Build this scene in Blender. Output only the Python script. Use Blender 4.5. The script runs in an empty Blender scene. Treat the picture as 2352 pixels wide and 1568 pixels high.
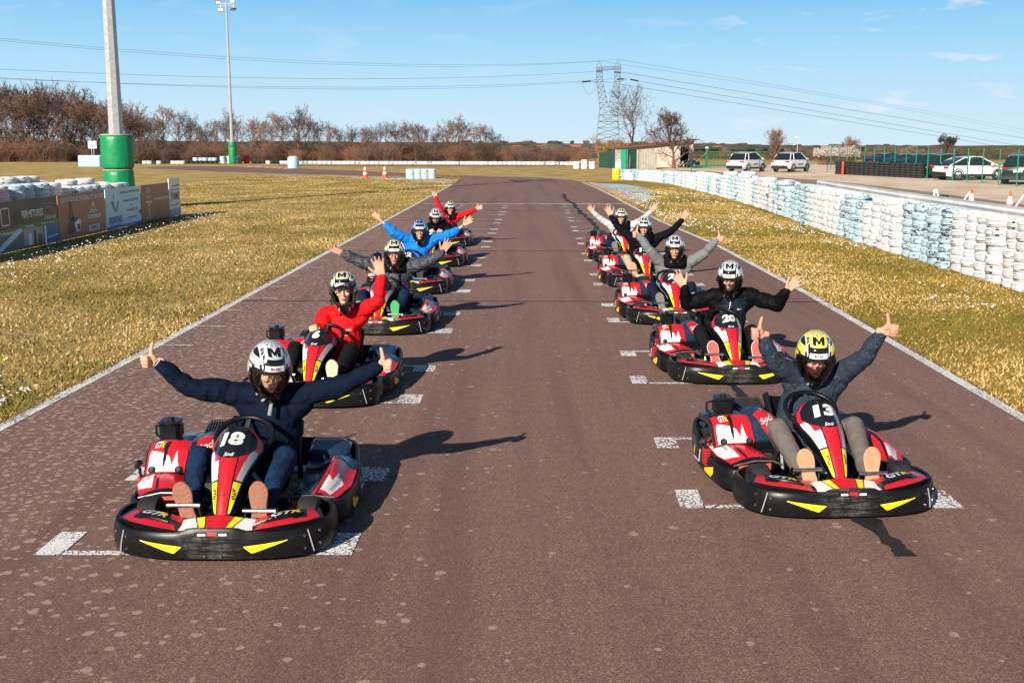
import bpy, bmesh, math, random
from math import sin, cos, pi, radians, sqrt, atan, atan2
from mathutils import Vector as V, Matrix, noise as mnoise
random.seed(7)
C = bpy.context.scene.collection
HALF = 0.0
# ------------------------------------------------------------------ camera geometry
FPX, CX, CY, H = 2600.0, 1176.0, 784.0, 2.5      # focal length in photo units, centre, camera height in metres
TH = atan(459/2600.0)
def ray(px, py):
    a = (px-CX)/FPX; b = (CY-py)/FPX
    return V((a, cos(TH)+b*sin(TH), -sin(TH)+b*cos(TH)))
def g(px, py, z=0.0):
    d = ray(px, py); t = (z-H)/d.z
    return V((d.x*t, d.y*t, z))
def at(px, py, Y):
    d = ray(px, py); t = Y/d.y
    return V((d.x*t, Y, H+d.z*t))
TILT = 0.0223
def T(xt, Y, z=0.0): return V((xt+TILT*Y, Y, z))
def terr(x, y):
    """the land falls gently away beyond the circuit"""
    return -0.0066*max(0.0, y-150)
# ------------------------------------------------------------------ materials
MATS = {}
def new_mat(name):
    m = bpy.data.materials.new(name); m.use_nodes = True
    nt = m.node_tree; b = nt.nodes['Principled BSDF']
    MATS[name] = m
    return m, nt, b
def N(nt, t, **kw):
    n = nt.nodes.new(t)
    for k, v in kw.items():
        if k in n.inputs: n.inputs[k].default_value = v
        else: setattr(n, k, v)
    return n
def ramp(nt, fac, stops):
    r = nt.nodes.new('ShaderNodeValToRGB'); e = r.color_ramp.elements
    e[0].position, e[0].color = stops[0][0], (*stops[0][1], 1)
    e[1].position, e[1].color = stops[-1][0], (*stops[-1][1], 1)
    for p, c in stops[1:-1]:
        x = e.new(p); x.color = (*c, 1)
    nt.links.new(fac, r.inputs[0]); return r
def mix(nt, fac, a, b):
    m = nt.nodes.new('ShaderNodeMix'); m.data_type = 'RGBA'
    L = nt.links
    if hasattr(fac, 'links'): L.new(fac, m.inputs[0])
    else: m.inputs[0].default_value = fac
    for s, i in ((a, 6), (b, 7)):
        if hasattr(s, 'links'): L.new(s, m.inputs[i])
        else: m.inputs[i].default_value = (*s, 1)
    return m.outputs[2]
def mth(nt, op, a, b=None, c=None):
    m = nt.nodes.new('ShaderNodeMath'); m.operation = op
    for i, s in enumerate((a, b, c)):
        if s is None: continue
        if hasattr(s, 'links'): nt.links.new(s, m.inputs[i])
        else: m.inputs[i].default_value = s
    return m.outputs[0]
def coords(nt, kind='Object', scale=(1, 1, 1), rot=(0, 0, 0)):
    tc = nt.nodes.new('ShaderNodeTexCoord'); mp = nt.nodes.new('ShaderNodeMapping')
    mp.inputs['Scale'].default_value = scale; mp.inputs['Rotation'].default_value = rot
    nt.links.new(tc.outputs[kind], mp.inputs[0]); return mp.outputs[0]
def noi(nt, vec, scale, detail=4, rough=.6, out='Fac'):
    n = N(nt, 'ShaderNodeTexNoise', Scale=scale, Detail=detail, Roughness=rough)
    nt.links.new(vec, n.inputs['Vector']); return n.outputs[out]
def bump(nt, b, h, strength=.3, dist=.01):
    n = N(nt, 'ShaderNodeBump', Strength=strength, Distance=dist)
    nt.links.new(h, n.inputs['Height']); nt.links.new(n.outputs[0], b.inputs['Normal'])
def M(name, col=(.5, .5, .5), rough=.5, metal=0.0, var=.12, vs=6.0, bmp=0.0, bs=40.0, spec=.5, coat=0.0, dirt=None, dirt_amt=.5, bstretch=(1, 1, 1), bdist=.01):
    """principled paint / plastic / cloth with a little uneven colour, dirt and relief"""
    if name in MATS: return MATS[name]
    m, nt, b = new_mat(name)
    oc = coords(nt); oi = nt.nodes.new('ShaderNodeObjectInfo'); ad = nt.nodes.new('ShaderNodeVectorMath'); ad.operation = 'ADD'
    cbx = nt.nodes.new('ShaderNodeCombineXYZ'); rr_ = mth(nt, 'MULTIPLY', oi.outputs['Random'], 41.0)
    for i_ in range(3): nt.links.new(rr_, cbx.inputs[i_])
    nt.links.new(oc, ad.inputs[0]); nt.links.new(cbx.outputs[0], ad.inputs[1]); vec = ad.outputs[0]
    n1 = noi(nt, vec, vs, 5, .65)
    lo = tuple(max(0, c*(1-var)) for c in col); hi = tuple(min(1, c*(1+var)) for c in col)
    r = ramp(nt, n1, [(.3, lo), (.7, hi)]); out = r.outputs[0]
    if dirt:
        n2 = noi(nt, vec, vs*2.7, 8, .75)
        f = ramp(nt, n2, [(1-dirt_amt*.9, (0, 0, 0)), (min(1, 1-dirt_amt*.9+.18), (1, 1, 1))])
        out = mix(nt, f.outputs[0], out, dirt)
    nt.links.new(out, b.inputs['Base Color'])
    rr = ramp(nt, n1, [(.3, (rough*.8,)*3), (.7, (min(1, rough*1.2),)*3)])
    nt.links.new(rr.outputs[0], b.inputs['Roughness'])
    b.inputs['Metallic'].default_value = metal
    b.inputs['Specular IOR Level'].default_value = spec
    b.inputs['Coat Weight'].default_value = coat; b.inputs['Coat Roughness'].default_value = .08
    if bmp:
        bv = coords(nt, 'Object', bstretch)
        bump(nt, b, noi(nt, bv, bs, 3), bmp, bdist)
    return m
# ------------------------------------------------------------------ mesh builder
class MB:
    def __init__(s): s.v = []; s.f = []; s.m = []; s.mats = []
    def mi(s, mat):
        if mat not in s.mats: s.mats.append(mat)
        return s.mats.index(mat)
    def add(s, vs, fs, mat):
        o = len(s.v); s.v += [tuple(v) for v in vs]; k = s.mi(mat)
        for f in fs: s.f.append([i+o for i in f]); s.m.append(k)
    def box(s, c, d, mat, rot=None, ch=0.0):
        """box centred at c with chamfered vertical and horizontal edges when ch > 0"""
        hx, hy, hz = d[0]/2, d[1]/2, d[2]/2; c = V(c)
        R = rot if rot is not None else Matrix.Identity(3)
        if ch <= 0:
            vs = [c+R@V((x*hx, y*hy, z*hz)) for x in (-1, 1) for y in (-1, 1) for z in (-1, 1)]
            s.add(vs, [(0, 1, 3, 2), (4, 6, 7, 5), (0, 4, 5, 1), (2, 3, 7, 6), (0, 2, 6, 4), (1, 5, 7, 3)], mat); return
        def ring(x, y, z, k):
            p = [(x-k, -y), (x, -y+k), (x, y-k), (x-k, y), (-x+k, y), (-x, y-k), (-x, -y+k), (-x+k, -y)]
            return [c+R@V((a, b, z)) for a, b in p]
        k = ch
        rings = [ring(hx-k, hy-k, -hz, k*.5), ring(hx, hy, -hz+k, k), ring(hx, hy, hz-k, k), ring(hx-k, hy-k, hz, k*.5)]
        vs = sum(rings, []); fs = []
        for a in range(3):
            for i in range(8):
                j = (i+1) % 8; fs.append((a*8+i, a*8+j, a*8+8+j, a*8+8+i))
        fs.append(tuple(range(7, -1, -1))); fs.append(tuple(range(24, 32)))
        s.add(vs, fs, mat)
    def tube(s, pts, rad, mat, n=8, cap=True, flat=None, up=None):
        """tube along pts; rad number or list; flat=(a,b) list of cross-section factors"""
        pts = [V(p) for p in pts]; m = len(pts)
        if not isinstance(rad, (list, tuple)): rad = [rad]*m
        vs = []; prev = V(up) if up else None
        for i, p in enumerate(pts):
            d = (pts[min(i+1, m-1)]-pts[max(i-1, 0)])
            if d.length < 1e-9: d = V((0, 0, 1))
            d.normalize()
            if prev is None:
                prev = d.orthogonal()
            x = (prev-d*prev.dot(d))
            if x.length < 1e-6: x = d.orthogonal()
            x.normalize(); y = d.cross(x); prev = x
            fa, fb = (1, 1) if flat is None else (flat[i] if isinstance(flat[0], (list, tuple)) else flat)
            for k in range(n):
                a = 2*pi*k/n
                vs.append(p+x*(cos(a)*rad[i]*fa)+y*(sin(a)*rad[i]*fb))
        fs = []
        for i in range(m-1):
            for k in range(n):
                j = (k+1) % n
                fs.append((i*n+k, i*n+j, (i+1)*n+j, (i+1)*n+k))
        if cap:
            fs.append(tuple(range(n-1, -1, -1))); fs.append(tuple((m-1)*n+k for k in range(n)))
        s.add(vs, fs, mat)
    def capsule(s, a, b, ra, rb, mat, n=10, flat=None, up=None):
        a, b = V(a), V(b); d = b-a; L = d.length
        if L < 1e-6: d = V((0, 0, 1)); L = 1e-6
        u = d.normalized(); pts = []; rs = []
        for t in (90, 60, 30): pts.append(a-u*ra*sin(radians(t))*.98); rs.append(max(ra*cos(radians(t)), ra*.02))
        pts.append(a); rs.append(ra); pts.append(b); rs.append(rb)
        for t in (30, 60, 90): pts.append(b+u*rb*sin(radians(t))*.98); rs.append(max(rb*cos(radians(t)), rb*.02))
        s.tube(pts, rs, mat, n, True, flat, up)
    def ball(s, c, r, mat, nu=16, nv=10, rot=None, fn=None):
        """ellipsoid; r is (rx, ry, rz); fn(dir) -> factor"""
        c = V(c); R = rot if rot is not None else Matrix.Identity(3)
        if not isinstance(r, (list, tuple)): r = (r, r, r)
        vs = []
        for j in range(1, nv):
            e = -pi/2+pi*j/nv
            for i in range(nu):
                a = 2*pi*i/nu; d = V((cos(e)*cos(a), cos(e)*sin(a), sin(e)))
                k = fn(d) if fn else 1
                vs.append(c+R@V((d.x*r[0]*k, d.y*r[1]*k, d.z*r[2]*k)))
        vs.append(c+R@V((0, 0, -r[2]))); vs.append(c+R@V((0, 0, r[2])))
        fs = []
        for j in range(nv-2):
            for i in range(nu):
                k = (i+1) % nu; fs.append((j*nu+i, j*nu+k, (j+1)*nu+k, (j+1)*nu+i))
        B = len(vs)-2; t = (nv-2)*nu
        for i in range(nu):
            k = (i+1) % nu; fs.append((B, k, i)); fs.append((t+i, t+k, B+1))
        s.add(vs, fs, mat)
    def lathe(s, prof, mat, n=24, c=(0, 0, 0), rot=None, closed=False, rf=None):
        """prof list of (r,z) about z"""
        c = V(c); R = rot if rot is not None else Matrix.Identity(3); m = len(prof); vs = []
        for r, z in prof:
            for i in range(n):
                a = 2*pi*i/n; k = rf(a, r, z) if rf else 1
                vs.append(c+R@V((r*k*cos(a), r*k*sin(a), z)))
        fs = []
        for j in range(m if closed else m-1):
            jj = (j+1) % m
            for i in range(n):
                k = (i+1) % n; fs.append((j*n+i, j*n+k, jj*n+k, jj*n+i))
        if not closed:
            if prof[0][0] > 1e-4: fs.append(tuple(range(n-1, -1, -1)))
            if prof[-1][0] > 1e-4: fs.append(tuple((m-1)*n+k for k in range(n)))
        s.add(vs, fs, mat)
    def prism(s, poly, z0, z1, mat, fn=None):
        """poly (x,y) ring extruded z0..z1; fn maps (x,y,z)->xyz"""
        n = len(poly); fn = fn or (lambda x, y, z: (x, y, z))
        vs = [fn(x, y, z0) for x, y in poly]+[fn(x, y, z1) for x, y in poly]
        fs = [tuple(range(n-1, -1, -1)), tuple(range(n, 2*n))]
        for i in range(n):
            j = (i+1) % n; fs.append((i, j, n+j, n+i))
        s.add(vs, fs, mat)
    def patch(s, fn, nu, nv, matfn, thick=None):
        """grid surface fn(u,v); matfn(u,v)->material; thick = offset vector or fn(u,v) for a back sheet"""
        def grid(f, flip, mf):
            vs = [f(i/nu, j/nv) for j in range(nv+1) for i in range(nu+1)]
            by = {}
            for j in range(nv):
                for i in range(nu):
                    q = (j*(nu+1)+i, j*(nu+1)+i+1, (j+1)*(nu+1)+i+1, (j+1)*(nu+1)+i)
                    if flip: q = q[::-1]
                    mt = mf((i+.5)/nu, (j+.5)/nv)
                    if mt is None: continue
                    by.setdefault(mt, []).append(q)
            o = len(s.v); s.v += [tuple(v) for v in vs]
            for mt, qs in by.items():
                k = s.mi(mt)
                for q in qs: s.f.append([x+o for x in q]); s.m.append(k)
            return o
        o1 = grid(fn, False, matfn)
        if thick is not None:
            tf = thick if callable(thick) else (lambda u, v: V(fn(u, v))+V(thick))
            bm_ = matfn(-1, -1)
            o2 = grid(tf, True, lambda u, v: bm_)
            k = s.mi(bm_); W = nu+1
            edge = [(i, 0) for i in range(nu)]+[(nu, j) for j in range(nv)]+[(i, nv) for i in range(nu, 0, -1)]+[(0, j) for j in range(nv, 0, -1)]
            idx = [j*W+i for i, j in edge]
            for a, b in zip(idx, idx[1:]+idx[:1]):
                s.f.append([o1+b, o1+a, o2+a, o2+b]); s.m.append(k)
    def mesh(s, name, smooth=35):
        me = bpy.data.meshes.new(name); me.from_pydata(s.v, [], s.f)
        for m in s.mats: me.materials.append(m)
        me.polygons.foreach_set('material_index', s.m)
        if smooth: shade(me, smooth)
        me.update(); return me
    def obj(s, name, parent=None, smooth=35, fix=False):
        me = s.mesh(name, smooth)
        if fix: fixn(me)
        return link(name, me, parent)
def shade(me, ang=35):
    me.polygons.foreach_set('use_smooth', [True]*len(me.polygons))
    if ang < 180:
        bm = bmesh.new(); bm.from_mesh(me); a = radians(ang)
        for e in bm.edges:
            if len(e.link_faces) == 2:
                e.smooth = e.calc_face_angle(0) < a
        bm.to_mesh(me); bm.free()
def fixn(me):
    bm = bmesh.new(); bm.from_mesh(me); bmesh.ops.recalc_face_normals(bm, faces=bm.faces); bm.to_mesh(me); bm.free()
def link(name, me, parent=None, loc=None):
    o = bpy.data.objects.new(name, me); C.objects.link(o)
    if parent: o.parent = parent
    if loc is not None: o.location = loc
    return o
def tag(o, label=None, cat=None, group=None, kind=None):
    if label: o['label'] = label
    if cat: o['category'] = cat
    if group: o['group'] = group
    if kind: o['kind'] = kind
    return o
def thing(name, label, cat, loc=(0, 0, 0), rz=0.0, group=None):
    o = bpy.data.objects.new(name, None); C.objects.link(o); o.location = loc; o.rotation_euler = (0, 0, rz)
    o.empty_display_size = .1
    return tag(o, label, cat, group)
def dup(root, loc=None, rz=None, label=None, group=None, sc=None):
    r = root.copy(); C.objects.link(r)
    if loc is not None: r.location = loc
    if rz is not None: r.rotation_euler = (0, 0, rz)
    if sc is not None: r.scale = sc if isinstance(sc, (tuple, list)) else (sc, sc, sc)
    if label: r['label'] = label
    if group: r['group'] = group
    for ch in list(root.children):
        c = ch.copy(); C.objects.link(c); c.parent = r
        for q in list(ch.children):
            d = q.copy(); C.objects.link(d); d.parent = c
    return r
_txt = {}
def text_data(body, bold=0.0, res=3):
    """unit-height lettering as (verts, faces), cap height 1, centred"""
    key = (body, bold, res)
    if key in _txt: return _txt[key]
    cu = bpy.data.curves.new('lettering', 'FONT'); cu.body = body; cu.size = 1.0; cu.offset = bold
    cu.resolution_u = res; cu.align_x = 'LEFT'
    ob = bpy.data.objects.new('lettering', cu); C.objects.link(ob)
    dg = bpy.context.evaluated_depsgraph_get()
    me = ob.evaluated_get(dg).to_mesh()
    vs = [v.co.copy() for v in me.vertices]; fs = [tuple(p.vertices) for p in me.polygons]
    ob.evaluated_get(dg).to_mesh_clear()
    bpy.data.objects.remove(ob); bpy.data.curves.remove(cu)
    x0 = min(v.x for v in vs); x1 = max(v.x for v in vs); y0 = min(v.y for v in vs); y1 = max(v.y for v in vs)
    k = 1/(y1-y0); w = (x1-x0)*k
    vs = [V(((v.x-x0)*k-w/2, (v.y-y0)*k-.5, 0)) for v in vs]
    _txt[key] = (vs, fs, w); return _txt[key]
def add_text(mb, body, mapf, h, mat, width=None, bold=0.0, res=3, slant=0.0, cx=0.0, cy=0.0):
    """lay lettering of height h at (cx,cy) through mapf(x,y)->xyz"""
    vs, fs, w = text_data(body, bold, res)
    kx = (width/w) if width else h
    mb.add([mapf(cx+(v.x*kx)+slant*v.y*h, cy+v.y*h) for v in vs], fs, mat)
def pip(x, y, poly):
    c = False; n = len(poly); j = n-1
    for i in range(n):
        xi, yi = poly[i]; xj, yj = poly[j]
        if (yi > y) != (yj > y) and x < (xj-xi)*(y-yi)/(yj-yi)+xi: c = not c
        j = i
    return c
def lerp(a, b, t): return a+(b-a)*t
def voxel(mb, size, mats, smooth_it=2, name='body', disp=None):
    """fuse the overlapping closed shapes of mb into one continuous surface"""
    me = mb.mesh(name, 0); ob = bpy.data.objects.new(name, me); C.objects.link(ob)
    r = ob.modifiers.new('r', 'REMESH'); r.mode = 'VOXEL'; r.voxel_size = size; r.use_smooth_shade = True
    if smooth_it:
        sm = ob.modifiers.new('s', 'SMOOTH'); sm.factor = .5; sm.iterations = smooth_it
    dg = bpy.context.evaluated_depsgraph_get()
    out = bpy.data.meshes.new_from_object(ob.evaluated_get(dg))
    bpy.data.objects.remove(ob); bpy.data.meshes.remove(me)
    out.name = name; out.materials.clear()
    for m in mats: out.materials.append(m)
    out.polygons.foreach_set('use_smooth', [True]*len(out.polygons))
    if disp:
        no = [v.normal.copy() for v in out.vertices]
        for v, n_ in zip(out.vertices, no): v.co += n_*disp(v.co)
    out.update(); return out
# ================================================================== camera, sun, sky
sc = bpy.context.scene
cam = bpy.data.cameras.new('camera'); camo = bpy.data.objects.new('camera', cam); C.objects.link(camo)
cam.sensor_width = 36; cam.lens = FPX/2352*36; cam.clip_end = 9000; cam.clip_start = .1
camo.location = (0, 0, H); camo.rotation_euler = (pi/2-TH, 0, 0); sc.camera = camo
SUN = V((-1234, -2402, 1348)).normalized()          # direction towards the sun
sl = bpy.data.lights.new('sun', 'SUN'); sl.energy = 5.0; sl.angle = radians(.5); sl.color = (1, .92, .80)
so = bpy.data.objects.new('sun', sl); C.objects.link(so); so.rotation_euler = SUN.to_track_quat('Z', 'Y').to_euler()
wd = bpy.data.worlds.new('World'); sc.world = wd; wd.use_nodes = True; nt = wd.node_tree
bg = nt.nodes['Background']; bg.inputs['Strength'].default_value = .05
sky = nt.nodes.new('ShaderNodeTexSky'); sky.sky_type = 'NISHITA'; sky.sun_disc = False
sky.sun_elevation = math.asin(SUN.z); sky.sun_rotation = atan2(SUN.x, SUN.y)
sky.altitude = 250; sky.air_density = 1.0; sky.dust_density = .6; sky.ozone_density = 1.6
# a few thin flat clouds low in the right half of the view
tc = nt.nodes.new('ShaderNodeTexCoord'); sx = nt.nodes.new('ShaderNodeSeparateXYZ'); nt.links.new(tc.outputs['Generated'], sx.inputs[0])
cb = nt.nodes.new('ShaderNodeCombineXYZ')
az = mth(nt, 'DIVIDE', sx.outputs[0], sx.outputs[1]); el = mth(nt, 'DIVIDE', sx.outputs[2], sx.outputs[1])
nt.links.new(mth(nt, 'MULTIPLY', az, 17.0), cb.inputs[0]); nt.links.new(mth(nt, 'MULTIPLY', el, 75.0), cb.inputs[1])
cb.inputs[2].default_value = 4.3
cn = noi(nt, cb.outputs[0], 1.0, 5, .5)
cm = ramp(nt, cn, [(.59, (0, 0, 0)), (.71, (1, 1, 1))]).outputs[0]
east = mth(nt, 'MULTIPLY', mth(nt, 'MINIMUM', mth(nt, 'MAXIMUM', mth(nt, 'MULTIPLY', mth(nt, 'SUBTRACT', az, .12), 12), 0.0), 1.0), .55)
west = mth(nt, 'MAXIMUM', east, .10)
up = sx.outputs[2]                                                  # clear spring sky: pale at the skyline, cyan blue above
grad = ramp(nt, up, [(.0, (9.0, 11.4, 13.0)), (.03, (7.9, 11.0, 13.2)), (.08, (5.3, 9.7, 13.2)), (.125, (2.9, 7.8, 12.6)), (.16, (1.2, 3.8, 7.4)), (.24, (.5, 1.5, 3.2))]).outputs[0]
low = ramp(nt, up, [(.0, (1, 1, 1)), (.25, (.95, .95, .95)), (.6, (.35, .35, .35))]).outputs[0]
skyc = mix(nt, low, sky.outputs[0], grad)
cl = mix(nt, mth(nt, 'MULTIPLY', cm, west), skyc, (12.4, 12.2, 13.6))
hs = N(nt, 'ShaderNodeHueSaturation', Saturation=1.0, Value=1.0); nt.links.new(cl, hs.inputs['Color'])
nt.links.new(hs.outputs[0], bg.inputs['Color'])
sc.view_settings.view_transform = 'Standard'; sc.view_settings.look = 'None'; sc.view_settings.exposure = 0.55
sc.cycles.max_bounces = 6; sc.cycles.transparent_max_bounces = 16

# ================================================================== setting materials
def asphalt_mat(name, base, spots=False):
    m, nt, b = new_mat(name)
    vec = coords(nt)
    big = noi(nt, vec, .35, 5, .6); fine = noi(nt, vec, 85, 4, .9); mid = noi(nt, vec, 7, 5, .7)
    c = ramp(nt, fine, [(.34, tuple(x*.25 for x in base)), (.47, tuple(x*.85 for x in base)), (.58, tuple(x*1.5 for x in base)), (.68, tuple(min(1, x*3.4+.12) for x in base))]).outputs[0]
    c = mix(nt, ramp(nt, big, [(.35, (0, 0, 0)), (.65, (1, 1, 1))]).outputs[0], c, mix(nt, .82, (base[0]*1.45, base[1]*1.45, base[2]*1.5), c))
    rub = noi(nt, coords(nt, 'Object', (1.3, .045, 1)), 1.6, 5, .6)           # rubbered-in lines along the driving direction
    c = mix(nt, mth(nt, 'MULTIPLY', ramp(nt, rub, [(.46, (0, 0, 0)), (.68, (1, 1, 1))]).outputs[0], .45), c, tuple(x*.50 for x in base))
    c = mix(nt, mth(nt, 'MULTIPLY', ramp(nt, mid, [(.3, (1, 1, 1)), (.55, (0, 0, 0))]).outputs[0], .22), c, tuple(x*.5 for x in base))
    if spots:
        sp = nt.nodes.new('ShaderNodeSeparateXYZ'); nt.links.new(vec, sp.inputs[0])
        xt = mth(nt, 'SUBTRACT', sp.outputs[0], mth(nt, 'MULTIPLY', sp.outputs[1], TILT))
        # pale worn pock marks, dense along the left side, sparse in the middle
        edge = mth(nt, 'ADD', xt, mth(nt, 'MULTIPLY', noi(nt, vec, .5, 3), 1.6))
        dens = ramp(nt, mth(nt, 'DIVIDE', mth(nt, 'ADD', edge, 4.2), 5.0), [(.0, (1, 1, 1)), (.30, (.88, .88, .88)), (.50, (.40, .40, .40)), (.75, (.12, .12, .12)), (1.0, (.02, .02, .02))]).outputs[0]
        fary = ramp(nt, mth(nt, 'DIVIDE', sp.outputs[1], 40.0), [(.0, (.5, .5, .5)), (.12, (.7, .7, .7)), (.2, (1, 1, 1)), (.8, (1, 1, 1)), (1.0, (0, 0, 0))]).outputs[0]
        dens = mth(nt, 'MULTIPLY', dens, fary)
        wv = nt.nodes.new('ShaderNodeVectorMath'); wv.operation = 'ADD'
        nz = N(nt, 'ShaderNodeTexNoise', Scale=16.0); nt.links.new(vec, nz.inputs['Vector'])
        sc_ = nt.nodes.new('ShaderNodeVectorMath'); sc_.operation = 'SCALE'; sc_.inputs['Scale'].default_value = .045
        nt.links.new(nz.outputs['Color'], sc_.inputs[0]); nt.links.new(vec, wv.inputs[0]); nt.links.new(sc_.outputs[0], wv.inputs[1])
        tot = None
        for scl, lim in ((7.4, .20), (12.0, .215)):
            vo = N(nt, 'ShaderNodeTexVoronoi', Scale=scl); vo.voronoi_dimensions = '2D'; nt.links.new(wv.outputs[0], vo.inputs['Vector'])
            sep = nt.nodes.new('ShaderNodeSeparateColor'); nt.links.new(vo.outputs['Color'], sep.inputs[0])
            keep = mth(nt, 'LESS_THAN', sep.outputs[0], dens)
            rad = mth(nt, 'MULTIPLY', mth(nt, 'ADD', mth(nt, 'MULTIPLY', sep.outputs[1], .75), .45), lim)
            inn = mth(nt, 'LESS_THAN', vo.outputs['Distance'], rad)
            k = mth(nt, 'MULTIPLY', keep, inn)
            tot = k if tot is None else mth(nt, 'MAXIMUM', tot, k)
        pale = ramp(nt, fine, [(.35, (.26, .18, .15)), (.6, (.50, .37, .32))]).outputs[0]
        c = mix(nt, mth(nt, 'MULTIPLY', tot, .88), c, pale)
    nt.links.new(c, b.inputs['Base Color']); b.inputs['Roughness'].default_value = .86; b.inputs['Specular IOR Level'].default_value = .3
    bump(nt, b, fine, .85, .005)
    return m
ASPH = (.205, .117, .094)
asphalt_mat('track_asphalt', ASPH, True)
asphalt_mat('road_asphalt', (.27, .20, .16))
def grass_mat(name, stops, patch_scale=.5, fine=38):
    m, nt, b = new_mat(name)
    vec = coords(nt)
    n1 = noi(nt, vec, patch_scale, 6, .62); n2 = noi(nt, vec, fine, 4, .75); n3 = noi(nt, vec, 5.0, 4, .6)
    f = mth(nt, 'ADD', mth(nt, 'MULTIPLY', n1, .55), mth(nt, 'ADD', mth(nt, 'MULTIPLY', n2, .30), mth(nt, 'MULTIPLY', n3, .15)))
    c = ramp(nt, f, stops).outputs[0]
    dk = ramp(nt, n2, [(.34, (1, 1, 1)), (.46, (0, 0, 0))]).outputs[0]
    c = mix(nt, mth(nt, 'MULTIPLY', dk, .55), c, (.05, .042, .014))
    nt.links.new(c, b.inputs['Base Color']); b.inputs['Roughness'].default_value = .9; b.inputs['Specular IOR Level'].default_value = .15
    bump(nt, b, n2, .9, .03)
    return m
grass_mat('grass_ground', [(.36, (.22, .165, .045)), (.46, (.37, .26, .08)), (.54, (.54, .37, .14)), (.66, (.62, .46, .21))])
grass_mat('verge_ground', [(.36, (.12, .115, .018)), (.46, (.26, .19, .03)), (.54, (.44, .28, .045)), (.66, (.55, .36, .075))], .35)
grass_mat('gravel_ground', [(.36, (.46, .33, .21)), (.46, (.66, .50, .36)), (.54, (.78, .63, .48)), (.66, (.84, .72, .58))], .3, 25)
# far farmland
def far_mat():
    m, nt, b = new_mat('farmland'); vec = coords(nt)
    n1 = noi(nt, vec, .008, 5, .7); n2 = noi(nt, vec, .05, 6, .7)
    c = ramp(nt, mth(nt, 'ADD', mth(nt, 'MULTIPLY', n1, .6), mth(nt, 'MULTIPLY', n2, .4)), [(.38, (.035, .045, .03)), (.47, (.10, .07, .045)), (.55, (.16, .15, .09)), (.66, (.30, .26, .18))]).outputs[0]
    nt.links.new(c, b.inputs['Base Color']); b.inputs['Roughness'].default_value = 1.0; b.inputs['Specular IOR Level'].default_value = 0
    return m
far_mat()
def paint_mat(name, col, wear=.45, under=ASPH, vs=24):
    """road paint worn through to the aggregate in cracks and patches"""
    m, nt, b = new_mat(name); vec = coords(nt)
    n1 = noi(nt, vec, 90, 4, .8); n2 = noi(nt, vec, 1.6, 4, .6)
    vo = N(nt, 'ShaderNodeTexVoronoi', Scale=vs); vo.feature = 'DISTANCE_TO_EDGE'; nt.links.new(vec, vo.inputs['Vector'])
    cr = mth(nt, 'LESS_THAN', vo.outputs['Distance'], mth(nt, 'MULTIPLY', mth(nt, 'SUBTRACT', mth(nt, 'MULTIPLY', n2, 1.0), .30), wear))
    gr = mth(nt, 'LESS_THAN', n1, .30+.22*wear)
    f = mth(nt, 'MAXIMUM', cr, gr)
    c = mix(nt, f, ramp(nt, n1, [(.3, tuple(x*.8 for x in col)), (.7, col)]).outputs[0], under)
    nt.links.new(c, b.inputs['Base Color']); b.inputs['Roughness'].default_value = .75
    bump(nt, b, n1, .3, .003)
    return m
paint_mat('line_paint', (.86, .85, .83), .26)
paint_mat('grid_paint', (.88, .87, .86), .40)
paint_mat('kerb_red', (.72, .16, .09), .25); paint_mat('kerb_white', (.80, .78, .74), .25)
paint_mat('blue_paint', (.34, .62, .74), .25, (.45, .5, .5), 3)
M('cross_line_black', (.012, .011, .012), .55, var=.3, vs=20)
M('worn_tar', (.018, .015, .016), .6, var=.4, vs=30)

# ================================================================== ground sheets
def sheet(name, poly, z, mat, kind='structure'):
    from mathutils.geometry import tessellate_polygon
    pts = [V((p[0], p[1], z+terr(p[0], p[1]))) for p in poly]
    tris = tessellate_polygon([[V((p[0], p[1], 0)) for p in poly]])
    mb = MB(); mb.add(pts, tris, MATS[mat]) 
    o = mb.obj(name, None, 0)
    me = o.data
    for p in me.polygons:
        if p.normal.z < 0: p.flip()
    return tag(o, kind=kind)
def ribbon(mb, pts, w, z, mat, off=0.0):
    pts = [V((p[0], p[1], 0)) for p in pts]; vs = []
    for i, p in enumerate(pts):
        d = (pts[min(i+1, len(pts)-1)]-pts[max(i-1, 0)]).normalized(); n = V((-d.y, d.x, 0))
        vs += [p+n*(off-w/2)+V((0, 0, z)), p+n*(off+w/2)+V((0, 0, z))]
    mb.add(vs, [(2*i, 2*i+2, 2*i+3, 2*i+1) for i in range(len(pts)-1)], mat)
# base land: one sheet to the horizon
xs = [-5000, -2500, -1200, -600, -300, -150, -80, -40, -20, 0, 20, 40, 80, 150, 300, 600, 1200, 2500, 5000]
ys = [-60, -20, 0, 20, 40, 80, 120, 150, 165, 180, 200, 250, 320, 450, 700, 1100, 1700, 2600, 4200, 7000]
mb = MB(); vs = [(x, y, terr(x, y)) for y in ys for x in xs]; W = len(xs)
nearf = []; farf = []
for j in range(len(ys)-1):
    for i in range(W-1):
        q = (j*W+i, j*W+i+1, (j+1)*W+i+1, (j+1)*W+i)
        (farf if ys[j] >= 180 else nearf).append(q)
mb.add(vs, nearf, MATS['grass_ground']); mb.add(vs, farf, MATS['farmland'])
tag(mb.obj('ground', None, 0), kind='structure')
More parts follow.
